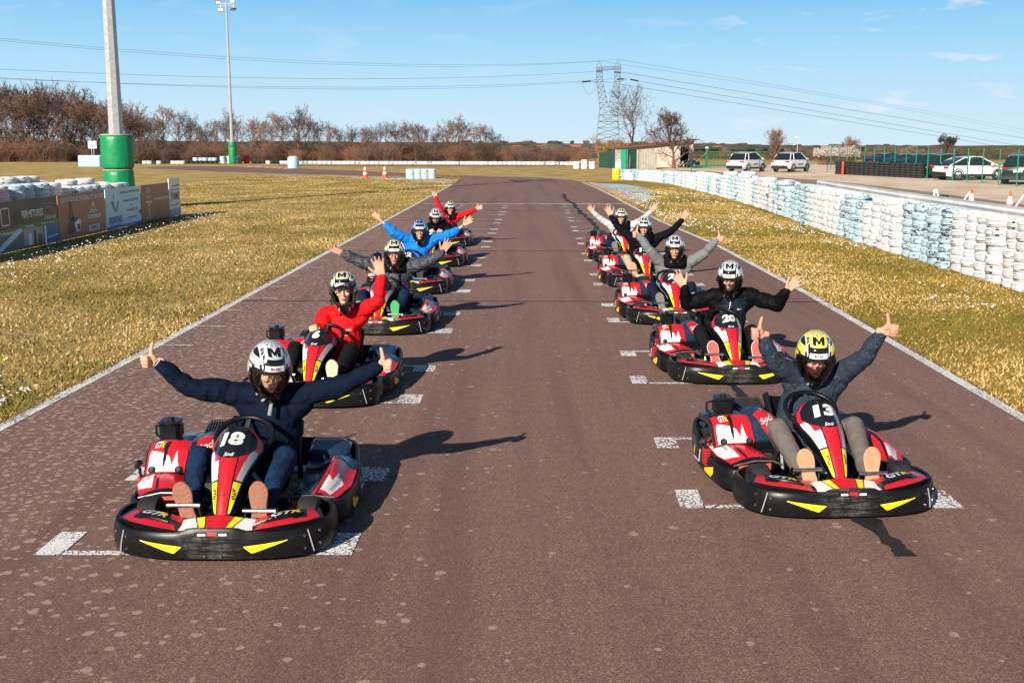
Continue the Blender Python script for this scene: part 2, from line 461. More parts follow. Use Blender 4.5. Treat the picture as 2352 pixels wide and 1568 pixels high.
# long hills beyond the fields
mb = MB(); rows = []
hx = [-1600+i*40 for i in range(70)]
for k, (yy, f) in enumerate(((1500, 0), (1800, .55), (2100, 1.0), (2400, .7), (2900, 0))):
    for x in hx:
        edge = 1/(1+math.exp((x-330)/90.0))
        hgt = (15.5+4*mnoise.noise(V((x*.004, k*1.7, 3)))+2*mnoise.noise(V((x*.013, k, 9))))*f*(.55+.45*edge)
        rows.append((x, yy, terr(x, yy)-.5+hgt))
W = len(hx); mb.add(rows, [(j*W+i, j*W+i+1, (j+1)*W+i+1, (j+1)*W+i) for j in range(4) for i in range(W-1)], MATS['farmland'])
tag(mb.obj('hills', None, 180), kind='structure')

LEFT = [g(*p) for p in ((0, 984), (345, 802), (760, 575), (1038, 424))]
d0 = (LEFT[1]-LEFT[0]).normalized(); LEFT = [LEFT[0]-d0*11]+LEFT
RIGHT = [g(*p) for p in ((2352, 962), (1850, 672), (1640, 560), (1521, 510), (1460, 479), (1412, 453), (1372, 433), (1338, 419))]
d1 = (RIGHT[0]-RIGHT[1]).normalized(); RIGHT = [RIGHT[0]+d1*13]+RIGHT
FARLOW = [g(*p) for p in ((1042, 417), (1030, 413), (980, 410), (900, 406.5), (750, 402), (650, 399.5), (500, 395), (420, 391), (350, 388), (312, 385))]
FARUP = [g(*p) for p in ((380, 382.5), (450, 382), (560, 383), (665, 386.5), (800, 391), (900, 396), (995, 400.5), (1100, 404), (1180, 406), (1260, 409), (1310, 413))]
out = [V((p.x-.14, p.y, 0)) for p in LEFT]+FARLOW+FARUP+[V((p.x+.12, p.y, 0)) for p in reversed(RIGHT)]
sheet('track', out, .004, 'track_asphalt')
# verge, gravel yard and service road on the right
sheet('verge', [(p.x+.12, p.y) for p in RIGHT]+[g(1345, 416)[:2], (12.5, 75), (12.5, 12), (12, -5), (8, -8)], .002, 'verge_ground')
sheet('gravel_yard', [(10.4, 8), (60, 8), (60, 128), (34, 128), (18, 118), (12, 100), (10.5, 80)], .006, 'gravel_ground')
road_up = [g(*p) for p in ((2352, 470), (2100, 437), (1900, 415), (1776, 407), (1690, 400), (1620, 393), (1540, 391))]
sheet('service_road', [(10.9, 10), (20.5, 10)]+[tuple(p[:2]) for p in road_up]+[(16, 88), (11.0, 78)], .010, 'road_asphalt')
# far loop of the circuit
sheet('far_track', [g(*p)[:2] for p in ((640, 381.5), (900, 382.2), (1180, 382.5), (1300, 381.5), (1300, 379.3), (1100, 379.3), (850, 379.2), (640, 379.6))], .004, 'track_asphalt')
mb = MB()
ribbon(mb, LEFT, .12, .008, MATS['line_paint']); 
tag(mb.obj('left_edge_line', None, 0), kind='structure')
mb = MB(); ribbon(mb, RIGHT, .12, .008, MATS['line_paint']); tag(mb.obj('right_edge_line', None, 0), kind='structure')
mb = MB(); ribbon(mb, FARLOW, .16, .008, MATS['line_paint']); ribbon(mb, FARUP[3:], .16, .008, MATS['line_paint'])
ribbon(mb, [g(*p) for p in ((1180, 404.5), (1300, 407.5), (1380, 409.5), (1460, 409.5), (1540, 412))], .2, .008, MATS['line_paint'])
tag(mb.obj('far_edge_line', None, 0), kind='structure')
# grid boxes
mb = MB(); GP = MATS['grid_paint']; rg = random.Random(3)
def quad(x0, x1, y0, y1, z=.009):
    mb.add([T(x0, y0, z), T(x1, y0, z), T(x1, y1, z), T(x0, y1, z)], [(0, 1, 2, 3)], GP)
for col, (xa, xb, y0) in enumerate(((-3.08, -1.13, 6.60), (1.0, 2.96, 7.50))):
    for i in range(10):
        y = y0+4.07*i; s = 1.0
        quad(xa+.16, xb-.22, y, y+.075)
        quad(xa, xa+.17, y, y+.42); quad(xb-.23, xb, y, y+.40)
        quad(xa+.10, xa+.9, y+1.83, y+1.90, .0085); quad(xb-.9, xb-.2, y+1.83, y+1.90, .0085)
        quad(xa, xa+.18, y+1.55, y+1.90); quad(xb-.24, xb, y+1.53, y+1.90)
for i in range(16):                                                   # chequer dashes of the timing line
    x = -4.6+i*.58
    quad(x, x+.58, 46.0+(.30 if i % 2 else 0), 46.28+(.30 if i % 2 else 0))
tag(mb.obj('grid_marking', None, 0), kind='structure')
mb = MB(); GP = MATS['line_paint']                                      # faint old dashes beside the left line
for i in range(22):
    y = 13.9+i*1.45+rg.uniform(-.1, .1); quad(-4.72, -4.72+rg.uniform(.25, .6), y, y+.04, .0075)
tag(mb.obj('old_dash_marking', None, 0), kind='structure')
# kerb, painted run-off
mb = MB(); ki = [g(*p) for p in ((1345, 419), (1385, 435), (1425, 453), (1464, 471))]; ko = [g(*p) for p in ((1368, 421), (1411, 437), (1452, 454), (1488, 469))]
def along(pl, t):
    L = [0]
    for a, b in zip(pl, pl[1:]): L.append(L[-1]+(b-a).length)
    d = t*L[-1]
    for i in range(len(pl)-1):
        if d <= L[i+1] or i == len(pl)-2: return pl[i].lerp(pl[i+1], (d-L[i])/(L[i+1]-L[i]))
nk = 34
for i in range(nk):
    t0, t1 = i/nk, (i+1)/nk; a, b, c, d = along(ki, t0), along(ki, t1), along(ko, t1), along(ko, t0)
    zi, zo = V((0, 0, .012)), V((0, 0, .045))
    mb.add([a+zi, b+zi, c+zo, d+zo], [(3, 2, 1, 0)], MATS['kerb_red' if i % 2 else 'kerb_white'])
    mb.add([c+zo, d+zo, d, c], [(0, 1, 2, 3)], MATS['kerb_white'])
tag(mb.obj('kerb', None, 0), kind='structure')
mb = MB()
for i in range(12):
    a = along([g(570, 383.5), g(620, 385), g(668, 388)], i/12); b = along([g(570, 383.5), g(620, 385), g(668, 388)], (i+1)/12)
    mb.add([a+V((0, -1.2, .012)), b+V((0, -1.2, .012)), b+V((0, .3, .03)), a+V((0, .3, .03))], [(0, 1, 2, 3)], MATS['kerb_red' if i % 2 else 'kerb_white'])
for i in range(8):
    pl = [g(985, 410), g(1030, 412.5), g(1046, 417.5)]; a = along(pl, i/8); b = along(pl, (i+1)/8)
    mb.add([a+V((-.7, -.9, .012)), b+V((-.7, -.9, .012)), b+V((0, 0, .03)), a+V((0, 0, .03))], [(0, 1, 2, 3)], MATS['kerb_red' if i % 2 else 'kerb_white'])
tag(mb.obj('far_kerb', None, 0), kind='structure')
sheet('blue_run_off', [g(*p)[:2] for p in ((1372, 421.5), (1430, 424), (1462, 428), (1490, 433), (1500, 440), (1492, 446), (1497, 454), (1489, 462), (1491, 468), (1470, 460), (1453, 453), (1412, 436))], .014, 'blue_paint')
paint_mat('pale_paint', (.62, .70, .72), .5, (.3, .25, .2), 2)
sheet('pale_run_off', [g(*p)[:2] for p in ((600, 400.5), (760, 404.5), (860, 407), (940, 409), (1000, 411.5), (1034, 415), (1040, 420), (1020, 422), (990, 418), (930, 415), (860, 411), (760, 406.2), (600, 401.5))], .008, 'pale_paint')
# thin straight dark lines across the track, and the long tar crack
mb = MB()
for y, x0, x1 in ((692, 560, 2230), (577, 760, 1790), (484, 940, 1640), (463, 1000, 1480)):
    ribbon(mb, [g(x0, y), g(x1, y+(3 if y > 600 else 0))], .035 if y > 500 else .05, .0115, MATS['cross_line_black'])
tag(mb.obj('dark_cross_line', None, 0), kind='structure')
def ragged(pix, w, z, seed, n=9, jag=.35):
    r = random.Random(seed); P = []
    for (a, b) in zip(pix, pix[1:]):
        for k in range(n): P.append((lerp(a[0], b[0], k/n), lerp(a[1], b[1], k/n)))
    P.append(pix[-1]); mb_ = MB(); vs = []
    for i, p in enumerate(P):
        q = g(*p); ww = w*r.uniform(.45, 1.25); o = r.uniform(-jag, jag)*w
        q.x += o; vs += [q+V((-ww/2, 0, z)), q+V((ww/2, 0, z))]
    mb_.add(vs, [(2*i, 2*i+1, 2*i+3, 2*i+2) for i in range(len(P)-1)], MATS['worn_tar']); return mb_
c1 = ragged([(1292, 446), (1302, 460), (1318, 470), (1333, 487), (1352, 505), (1370, 525), (1400, 545)], .17, .0125, 5)
tag(c1.obj('tar_crack', None, 0), kind='structure')
c2 = ragged([(1675, 880), (1700, 905), (1712, 925)], .12, .0125, 6, 5, .06)
tag(c2.obj('tar_crack', None, 0), kind='structure')
c3 = ragged([(1960, 1170), (2010, 1215), (2050, 1250), (2080, 1280)], .17, .0125, 8, 5, .05)
tag(c3.obj('tar_crack', None, 0), kind='structure')
c4 = ragged([(1172, 414), (1186, 416.5), (1196, 418)], .5, .0125, 9, 4); tag(c4.obj('tar_crack', None, 0), kind='structure')

# ================================================================== grass blades and daisies (nobody could count them)
M('blade_green', (.14, .125, .024), .8, var=.3, spec=.2); M('blade_gold', (.43, .28, .088), .8, var=.25, spec=.2); M('blade_straw', (.55, .41, .19), .8, var=.2, spec=.2)
M('blade_olive', (.27, .195, .048), .8, var=.25, spec=.2)
def xl(y):  # left edge x at y
    for a, b in zip(LEFT, LEFT[1:]):
        if y <= b.y: return lerp(a.x, b.x, (y-a.y)/(b.y-a.y))
    return LEFT[-1].x
def xr(y):
    for a, b in zip(RIGHT, RIGHT[1:]):
        if y <= b.y: return lerp(a.x, b.x, (y-a.y)/(b.y-a.y))
    return RIGHT[-1].x
def blades(name, n, fx, y0, y1, seed, power=1.6):
    r = random.Random(seed); mb = MB(); B = {k: ([], []) for k in ('blade_green', 'blade_gold', 'blade_straw', 'blade_olive')}
    for _ in range(n):
        y = y0+(y1-y0)*r.random()**power; x = fx(y, r)
        if x is None: continue
        pn = mnoise.noise(V((x*.45, y*.3, seed)))+.35*mnoise.noise(V((x*1.7, y*1.2, seed)))
        q = r.random()+pn*.8
        k = 'blade_green' if q < .29 else 'blade_olive' if q < .55 else 'blade_gold' if q < .85 else 'blade_straw'
        h = r.uniform(.018, .05)*(1.15 if k == 'blade_green' else 1); w = r.uniform(.006, .012)*(1+y*.02); a = r.uniform(0, pi); lx, ly = r.gauss(0, .022), r.gauss(0, .022)
        vs, fs = B[k]; o = len(vs); ca, sa = cos(a)*w, sin(a)*w
        vs += [(x-ca, y-sa, 0), (x+ca, y+sa, 0), (x+lx, y+ly, h)]; fs.append((o, o+1, o+2))
    for k, (vs, fs) in B.items(): mb.add(vs, fs, MATS[k])
    return tag(mb.obj(name, None, 0), 'short yellowing turf with green tufts beside the track', 'grass', kind='stuff')
blades('grass', 125000, lambda y, r: (lambda e: e-.03-(r.random()**1.2)*(9 if y < 38 else 16))(xl(y)), 8.0, 84, 1, 1.9)
blades('grass', 70000, lambda y, r: lerp(xr(y)+.05, 8.5+.02*(y-15) if y < 60 else 9.4, r.random()), 9.0, 62, 2, 1.4)
M('daisy_petal', (.82, .80, .76), .7, var=.05)
mb = MB(); r = random.Random(4)
def daisy(x, y, rad, z):
    tx, ty = r.gauss(0, .25), r.gauss(-.35, .25)
    mb.add([(x+rad*cos(a*pi/3), y+rad*sin(a*pi/3), z+rad*(tx*cos(a*pi/3)+ty*-sin(a*pi/3))) for a in range(6)], [tuple(range(6))], MATS['daisy_petal'])
n = 0
while n < 5200:
    y = 9+55*r.random()**1.2; x = lerp(xr(y)+.3, 8.4 if y < 40 else 9.0, r.random())
    d = mnoise.noise(V((x*.5, y*.16, 2)))+.5*mnoise.noise(V((x*1.3, y*.6, 7)))+(.26 if 26 < y < 62 else -.22)
    if r.random() < d*1.1: daisy(x, y, r.uniform(.009, .018)*(1+y*.012), r.uniform(.03, .055)); 
    n += 1
n = 0
while n < 5200:
    y = 10+60*r.random()**1.3; x = xl(y)-.2-r.random()**1.3*11
    d = mnoise.noise(V((x*.4, y*.2, 21)))+.5*mnoise.noise(V((x*1.3, y*.8, 27)))-.10
    if x > -11.3 and r.random() < d*.9: daisy(x, y, r.uniform(.007, .012)*(1+y*.010), r.uniform(.03, .055))
    n += 1
for i in range(420):
    y = r.uniform(19, 39); daisy(-11.3+abs(r.gauss(.0, .8))+ .6, y, r.uniform(.010, .02), r.uniform(.05, .14))
for i in range(130):                                                 # thick patch by the left line
    y = r.gauss(10.7, .5); daisy(xl(y)-.35-abs(r.gauss(0, .6)), y, r.uniform(.010, .016), r.uniform(.03, .05))
tag(mb.obj('daisies', None, 0), 'small white daisies scattered through the turf', 'daisies', kind='stuff')
# ================================================================== go-karts
KB = M('kart_black', (.007, .007, .009), .32, var=.3, vs=9, bmp=.10, bs=160, spec=.24, dirt=(.09, .082, .075), dirt_amt=.34)
KG = M('kart_gloss_black', (.010, .011, .014), .22, var=.2, vs=5, coat=.3, dirt=(.06, .06, .06), dirt_amt=.1)
KR = M('kart_red', (.62, .012, .022), .30, var=.10, vs=4, coat=.25, dirt=(.22, .04, .04), dirt_amt=.28)
KC = M('kart_coral', (.66, .10, .075), .40, var=.12, vs=5, dirt=(.2, .05, .04), dirt_amt=.2)
KW = M('kart_white', (.76, .76, .74), .32, var=.05, vs=4, coat=.2, dirt=(.34, .31, .28), dirt_amt=.30)
KS = M('kart_silver', (.42, .43, .44), .35, var=.06, vs=4, coat=.2)
KY = M('kart_yellow', (.82, .68, .015), .38, var=.06, vs=5, dirt=(.22, .17, .03), dirt_amt=.32)
KN = M('kart_navy', (.012, .028, .06), .28, var=.2, vs=4, coat=.3)
KM = M('kart_metal', (.55, .55, .55), .28, 1.0, var=.2, vs=25)
KD = M('kart_dark_metal', (.10, .10, .105), .42, .6, var=.3, vs=25)
KT = M('kart_tyre', (.014, .0135, .0135), .72, var=.3, vs=12, bmp=.2, bs=90, dirt=(.09, .08, .075), dirt_amt=.2)
KE = M('kart_engine_red', (.55, .03, .035), .45, var=.15, vs=20)
def scuff():
    m, nt, b = new_mat('kart_scuffed_bumper'); vec = coords(nt)
    sp = nt.nodes.new('ShaderNodeSeparateXYZ'); nt.links.new(vec, sp.inputs[0])
    st = coords(nt, 'Object', (3, 30, 60)); n1 = noi(nt, st, 1.6, 8, .75); n2 = noi(nt, vec, 9, 6, .7)
    # grey rub marks: heaviest on the middle of the nose
    d = mth(nt, 'SUBTRACT', .34, mth(nt, 'ABSOLUTE', sp.outputs[0]))
    k = mth(nt, 'MULTIPLY', mth(nt, 'ADD', mth(nt, 'MULTIPLY', mth(nt, 'MAXIMUM', d, 0.0), .55), .0), 1.0)
    f = mth(nt, 'ADD', mth(nt, 'ADD', mth(nt, 'MULTIPLY', n1, .6), mth(nt, 'MULTIPLY', n2, .4)), k)
    r = ramp(nt, f, [(.54, (.008, .008, .009)), (.64, (.022, .021, .020)), (.73, (.12, .115, .11)), (.82, (.32, .31, .30))])
    nt.links.new(r.outputs[0], b.inputs['Base Color']); b.inputs['Roughness'].default_value = .30; b.inputs['Specular IOR Level'].default_value = .20
    bump(nt, b, n1, .2, .004)
scuff(); KF = MATS['kart_scuffed_bumper']

def sp_path(pts, n=6):
    """Catmull-Rom through 2-D points"""
    P = [V((p[0], p[1])) for p in pts]; P = [P[0]*2-P[1]]+P+[P[-1]*2-P[-2]]; out = []
    for i in range(1, len(P)-2):
        for k in range(n):
            t = k/n; a, b, c, d = P[i-1:i+3]
            out.append(.5*((2*b)+(c-a)*t+(2*a-5*b+4*c-d)*t*t+(3*b-a-3*c+d)*t**3))
    out.append(P[-2]); return out
def band(mb, path, profs, mat, close_ends=True):
    """sweep a closed profile (outward offset, z) along a plan path; profs may be fn(i)->profile"""
    n = len(path); vs = []; m = None
    for i, p in enumerate(path):
        d = (path[min(i+1, n-1)]-path[max(i-1, 0)]).normalized(); nn = V((d.y, -d.x))
        pr = profs(i, p) if callable(profs) else profs; m = len(pr)
        for o, z in pr: vs.append((p.x+nn.x*o, p.y+nn.y*o, z))
    fs = []
    for i in range(n-1):
        for k in range(m):
            j = (k+1) % m; fs.append((i*m+k, (i+1)*m+k, (i+1)*m+j, i*m+j))
    fs.append(tuple(range(m))); fs.append(tuple(range((n-1)*m+m-1, (n-1)*m-1, -1)))
    mb.add(vs, fs, mat)
def on_path(path, s, off, z):
    """point at signed arclength s from path middle"""
    L = [0]
    for a, b in zip(path, path[1:]): L.append(L[-1]+(b-a).length)
    d = s+L[-1]/2; d = max(0, min(L[-1]-1e-6, d))
    for i in range(len(path)-1):
        if d <= L[i+1]:
            t = (d-L[i])/(L[i+1]-L[i]); p = path[i].lerp(path[i+1], t); dd = (path[i+1]-path[i]).normalized()
            return V((p.x+dd.y*off, p.y-dd.x*off, z))
    return V((path[-1].x, path[-1].y, z))
front_half = [(0, -.97), (.16, -.968), (.32, -.955), (.48, -.915), (.60, -.84), (.672, -.73), (.695, -.60), (.690, -.48), (.655, -.41), (.60, -.365), (.565, -.33)]
FPATH = sp_path([(-x, y) for x, y in reversed(front_half[1:])]+front_half, 4)
side_half = [(.600, -.37), (.672, -.335), (.725, -.26), (.742, -.12), (.75, .10), (.745, .36), (.715, .56), (.690, .74), (.640, .87), (.53, .955), (.30, .985), (.12, .99)]
SPATH = sp_path(side_half+[(-x, y) for x, y in reversed(side_half)], 4)
def gtr(mb, mapf, h, cx, cy, w, slant=.25, wm=None):
    """the three letter mark: white G T and a small yellow R"""
    wm = wm or KW
    add_text(mb, 'G', lambda x, y: mapf(x, y), h, wm, w*.36, .03, 2, slant, cx-w*.32, cy)
    add_text(mb, 'T', lambda x, y: mapf(x, y), h, wm, w*.34, .03, 2, slant, cx+w*.02, cy)
    add_text(mb, 'R', lambda x, y: mapf(x, y), h*.75, KY if wm is KW else wm, w*.32, .03, 2, slant, cx+w*.34, cy-h*.12)
# --- shapes of the nose wings, centre, steering fairing
def wing_uv(sg):
    A, B, D_, E = V((.235, -.92, .203)), V((.655, -.735, .225)), V((.60, -.575, .238)), V((.20, -.735, .218))
    def f(u, v):
        p = A.lerp(B, u).lerp(E.lerp(D_, u), v)
        p.y -= .055*sin(pi*u)*(1-v)*.9
        p.z += .018*sin(pi*min(1, max(0, u)))*sin(pi*min(1, v*.95+.05)) + .010*sin(pi*u)
        return V((p.x*sg, p.y, p.z))
    return f
wing_red1 = [(.02, .02), (.80, .02), (.80, .22), (.62, .22), (.58, .30), (.10, .30)]
wing_red2 = [(.78, .03), (.95, .12), (.90, .93), (.80, .93)]
wing_red3 = [(.02, .55), (.10, .98), (.30, .98), (.22, .62)]
def wing_mat(u, v):
    if u < 0: return KB
    if pip(u, v, wing_red1) or pip(u, v, wing_red2): return KR
    if pip(u, v, wing_red3): return KR
    return KG
def centre_fn(u, v):
    x = (u*2-1)*lerp(.285, .23, v); y = lerp(-.945, -.760, v)+abs(u*2-1)**2*.05*(1-v); z = lerp(.208, .232, v)-.012*abs(u*2-1)+.02*v*(1-abs(u*2-1))
    return V((x, y, z))
def centre_mat(u, v):
    if u < 0: return KB
    x = abs(u*2-1)
    a = lerp(.19, .38, v**1.4)
    if x < a: return KR
    if x < a+.03: return KG
    if x < a+.06+.20*(.3+v*.7) and .12 < v: return KY
    if x < a+.10+.20*(.3+v*.7): return KG
    return KW if v > .06 else KG
def fw(v):
    k = [(0, .034), (.06, .056), (.18, .078), (.35, .104), (.5, .130), (.65, .158), (.78, .172), (.88, .165), (.95, .130), (.985, .088), (1, .055)]
    for (a, b), (c, d) in zip(k, k[1:]):
        if v <= c: return lerp(b, d, (v-a)/(c-a))
    return k[-1][1]
def fair(x, v, off=0.0):
    """steering fairing surface: x metres from the middle, v 0..1 bottom to top"""
    y = -.745+.515*v-.03*sin(pi*v); z = .222+.483*v+.055*sin(pi*v)
    nx = V((0, -.76, .65)); b = -.9*(x*x)/.15
    k = 1 if v < .9 else 1-(v-.9)*1.2
    return V((x, y, z))+nx*(b*k+off)+V((0, .05*max(0, (v-.9))*10*.6, -.03*max(0, v-.9)*10*.6))
def fair_mat(u, v):
    if u < 0: return KB
    xh = abs(u*2-1); x = xh*fw(v)
    if xh > .93 or v < .02 or v > .985: return KG
    if ((v-.785)/.225)**2+(xh/.83)**2 < 1 or (v > .78 and xh < .83): return KG
    cx = lerp(.026, .054, max(0, min(1, v/.55)))
    if v < .60 and x < cx: return KR
    if v < .60 and x < cx+.009: return KG
    if v < .33: return KY if v > .04 else KG
    if v < .345: return KG
    if v > .80: return KR
    q = (x-cx)/(fw(v)-cx)
    qq = lerp(.45, .78, (v-.33)/.47)
    if q < qq-.1: return KR if u > .5 or v > .55 else KW
    if v > .72: return KR
    return KS if u > .5 else KW
def kart_prototype():
    root = thing('go_kart', 'red and black racing kart', 'go-kart')
    # front bumper
    mb = MB()
    def prof(i, p):
        top = .232 if abs(p.x) < .15 else lerp(.232, .203, min(1, (abs(p.x)-.15)/.06)) if abs(p.x) < .21 else .203+.022*max(0, min(1, (p.y+.9)/.3))
        return [(-.012, .032), (.004, .036), (.014, .075), (.014, .15), (.004, top-.012), (-.004, top), (-.024, top), (-.026, top-.03), (-.022, .06)]
    band(mb, FPATH, prof, KF)
    for sgn in (-1, 1):                                              # jointing strips
        mb.tube([on_path(FPATH, sgn*.62, .019, .05), on_path(FPATH, sgn*.60, .021, .12), on_path(FPATH, sgn*.585, .012, .195)], .004, KS, 5)
    mb.patch(lambda u, v: on_path(FPATH, lerp(-.11, .11, u), lerp(.010, .003, v), lerp(.190, .216, v))+V((0, -.001, 0)), 22, 4, lambda u, v: (KR if abs(u-.5) < .13 else KW if (abs(u-.5) > .2 and v < .6 and abs(u-.5) < .42) else KG), None)
    b = mb.obj('front_bumper', root, 40)
    for sgn in (-1, 1):                                              # yellow flashes and bolts
        mb = MB()
        P = [(.155, .088), (.235, .070), (.50, .150), (.50, .165), (.20, .118)]
        vs = []; n = 23
        lo = lambda s: lerp(.118, .076, (s-.19)/.05) if s < .24 else lerp(.076, .148, (s-.24)/.215)
        hi = lambda s: lerp(.122, .152, (s-.19)/.265)
        for i in range(n+1):
            s = lerp(.19, .455, i/n)
            for z in (lo(s), hi(s)): vs.append(on_path(FPATH, sgn*s, .0185 if z < .15 else .0155, z))
        mb.add(vs, [(2*i, 2*i+2, 2*i+3, 2*i+1) if sgn > 0 else (2*i, 2*i+1, 2*i+3, 2*i+2) for i in range(n)], KY); mb.obj('yellow_sticker', b, 0)
        for s, z in ((.05, .06), (.665, .09), (.665, .17), (.56, .08), (.56, .16)):
            m2 = MB(); p = on_path(FPATH, sgn*s, .012, z); q = on_path(FPATH, sgn*s, .021, z)
            m2.tube([p, q], .0085, KM, 8); m2.obj('bolt', b, 30)
    # nose wings
    for sgn in (-1, 1):
        f = wing_uv(sgn); mb = MB()
        fn = f if sgn > 0 else (lambda u, v: f(1-u, v)); mf = wing_mat if sgn > 0 else (lambda u, v: wing_mat(1-u, v) if u >= 0 else KB)
        mb.patch(fn, 110, 50, mf, lambda u, v: V(fn(u, v))+V((0, .01, -.06)))
        # the black scoop lip
        mb.tube([f(.20, .36)+V((0, 0, .004)), f(.45, .36)+V((0, -.004, .006)), f(.64, .36)+V((0, 0, .006)), f(.74, .50)+V((0, 0, .004))], [.010, .014, .014, .008], KB, 8)
        w = mb.obj('nose_wing', root, 40)
        mt = MB(); cu = .50
        mp = (lambda x, y: f(cu+x/.42, .76+y/.20)+V((0, -.004, .010))) if sgn > 0 else (lambda x, y: f(cu-x/.42, .76+y/.20)+V((0, -.003, .007)))
        gtr(mt, mp, .070, 0, -.01, .19, .3); mt.obj('lettering', w, 0)
    mb = MB(); mb.patch(centre_fn, 110, 40, centre_mat, lambda u, v: V(centre_fn(u, v))+V((0, .01, -.05))); mb.obj('nose_panel', root, 40)
    # steering fairing
    mb = MB(); ff = lambda u, v: fair((u*2-1)*fw(v), v)
    bk = lambda u, v: fair((u*2-1)*fw(v)*.93, v)+V((0, .085, -.075))*(.45+.55*min(1, v*1.5))
    mb.patch(ff, 96, 170, fair_mat, bk); fr = mb.obj('steering_fairing', root, 45)
    mt = MB()
    add_text(mt, 'Sodi', lambda x, y: fair(x, .60+y/.70, .007), .030, KW, .062, .012, 3, .35); mt.obj('lettering', fr, 0)
    for sgn in (-1, 1):
        mt = MB(); gtr(mt, lambda x, y: fair(sgn*.064+x*.28+sgn*y*.05, .215+y/.70+(x*.0), .007) if False else fair(sgn*.0605-sgn*0+y*.9*0+ x*.0 + (y), .215+x/.72, .007), .017, 0, 0, .075, .0, KG); mt.obj('lettering', fr, 0)
    mb = MB(); mb.tube([fair(0, .20, .0), fair(0, .20, .009)], .009, KD, 10); mb.obj('bolt', fr, 30)
    # steering wheel
    mb = MB(); R = Matrix.Rotation(radians(33), 3, 'X'); c = V((.01, -.045, .575)); pts = []
    for k in range(33):
        a = 2*pi*k/32; y = sin(a)*.178; x = cos(a)*.195
        if y < -.13: y = -.13-(abs(y)-.13)*.25
        pts.append(c+R@V((x, y, 0)))
    mb.tube(pts, .0185, KB, 10, False)
    for a in (90, 200, 340): mb.box(c+R@V((cos(radians(a))*.09, sin(radians(a))*.085, -.004)), (.16, .03, .006), KD, R@Matrix.Rotation(radians(a), 3, 'Z'))
    mb.tube([c+R@V((0, 0, -.02)), c+R@V((0, 0, .012))], .045, KB, 16)
    mb.obj('steering_wheel', root, 50)
    mb = MB(); mb.tube([c+R@V((0, 0, -.02)), (0, -.48, .12)], .014, KD, 8); mb.tube([(-.09, -.56, .05), (0, -.50, .30), (.09, -.56, .05)], .013, KD, 6)
    mb.box((0, -.40, .22), (.13, .30, .22), KG, Matrix.Rotation(radians(38), 3, 'X'), .03)
    mb.obj('steering_column', root, 40)
    # chassis and floor
    mb = MB(); mb.box((0, -.28, .045), (.62, .94, .012), KG, None, .004)
    for sgn in (-1, 1):
        mb.tube([(sgn*.20, -.86, .07), (sgn*.33, -.60, .06), (sgn*.30, .10, .06), (sgn*.34, .80, .08)], .016, KD, 8)
        mb.tube([(sgn*.33, -.40, .07), (sgn*.66, -.34, .10)], .012, KD, 6); mb.tube([(sgn*.33, .20, .07), (sgn*.66, .24, .10)], .012, KD, 6)
        mb.tube([(sgn*.30, -.52, .11), (sgn*.50, -.52, .12)], .016, KD, 6)
        mb.tube([(sgn*.12, -.62, .10), (sgn*.46, -.54, .12)], .008, KM, 6)
    mb.tube([(-.60, .56, .14), (.60, .56, .14)], .018, KM, 8); mb.tube([(-.30, -.60, .06), (.30, -.60, .06)], .014, KD, 8)
    mb.tube([(-.34, .80, .08), (.34, .80, .08)], .016, KD, 8); mb.tube([(-.45, .70, .12), (-.40, .94, .16)], .012, KD, 6); mb.tube([(.45, .70, .12), (.40, .94, .16)], .012, KD, 6)
    mb.obj('chassis', root, 40)
    # wheels
    for (x, y, r, w) in ((-.52, -.50, .142, .135), (.52, -.50, .142, .135), (-.57, .56, .142, .19), (.57, .56, .142, .19)):
        R9 = Matrix.Rotation(radians(90), 3, 'Y')
        h = w/2; prof_ = [(r*.52, -h*.82), (r*.60, -h), (r*.86, -h), (r*.965, -h*.86), (r, -h*.6), (r*1.005, 0), (r, h*.6), (r*.965, h*.86), (r*.86, h), (r*.60, h), (r*.52, h*.82)]
        mb = MB(); mb.lathe(prof_, KT, 28, (x, y, r+.002), R9); wh = mb.obj('wheel', root, 40)
        m2 = MB(); m2.lathe([(.02, -h*.5), (r*.53, -h*.74), (r*.545, -h*.86), (r*.50, -h*.86), (r*.46, -h*.3), (r*.46, h*.3), (r*.50, h*.86), (r*.545, h*.86), (r*.53, h*.74), (.02, h*.5)], KM, 20, (x, y, r+.002), R9)
        m2.obj('rim', wh, 40)
    # pedals
    for sgn, z in ((-1, .300), (1, .262)):
        mb = MB(); mb.tube([(sgn*.135, -.715, z), (sgn*.345, -.715, z)], .0155, KM, 10)
        for k in range(9): mb.tube([(sgn*(.16+.018*k), -.7285, z-.004), (sgn*(.168+.018*k), -.7285, z-.004)], .004, KD, 5)
        ex = .345 if sgn > 0 else .345
        mb.tube([(sgn*ex, -.715, z+.012), (sgn*ex, -.69, z-.02), (sgn*ex, -.60, .07)], [.014, .012, .010], KB, 6)
        mb.tube([(sgn*.15, -.715, z), (sgn*.13, -.62, .08)], .008, KD, 6)
        mb.obj('pedal', root, 40)
    # seat
    mb = MB()
    def seatf(u, v):
        a = (u-.5)*pi*1.06; w = lerp(.165, .205, v)
        x = sin(a)*w; ysag = (1-cos(a))
        if v < .35:
            t = v/.35; y = lerp(.02, .33, t); z = lerp(.15, .055, t)+ysag*.13
        else:
            t = (v-.35)/.65; y = lerp(.33, .60, t)-ysag*.14*(1-.2*t); z = lerp(.055, .53, t)+ysag*.13*(1-t)+ysag*.05*t
        return V((x+.035, y, z))
    mb.patch(seatf, 20, 20, lambda u, v: KB, lambda u, v: V(seatf(u, v))+V(((u-.5)*.05, .022, -.012)))
    mb.tube([seatf(0, 1-i*.05)+V((-.004, 0, .004)) for i in range(11)], .017, KB, 8)
    mb.tube([seatf(1, 1-i*.05)+V((.004, 0, .004)) for i in range(11)], .017, KB, 8)
    mb.obj('seat', root, 60)
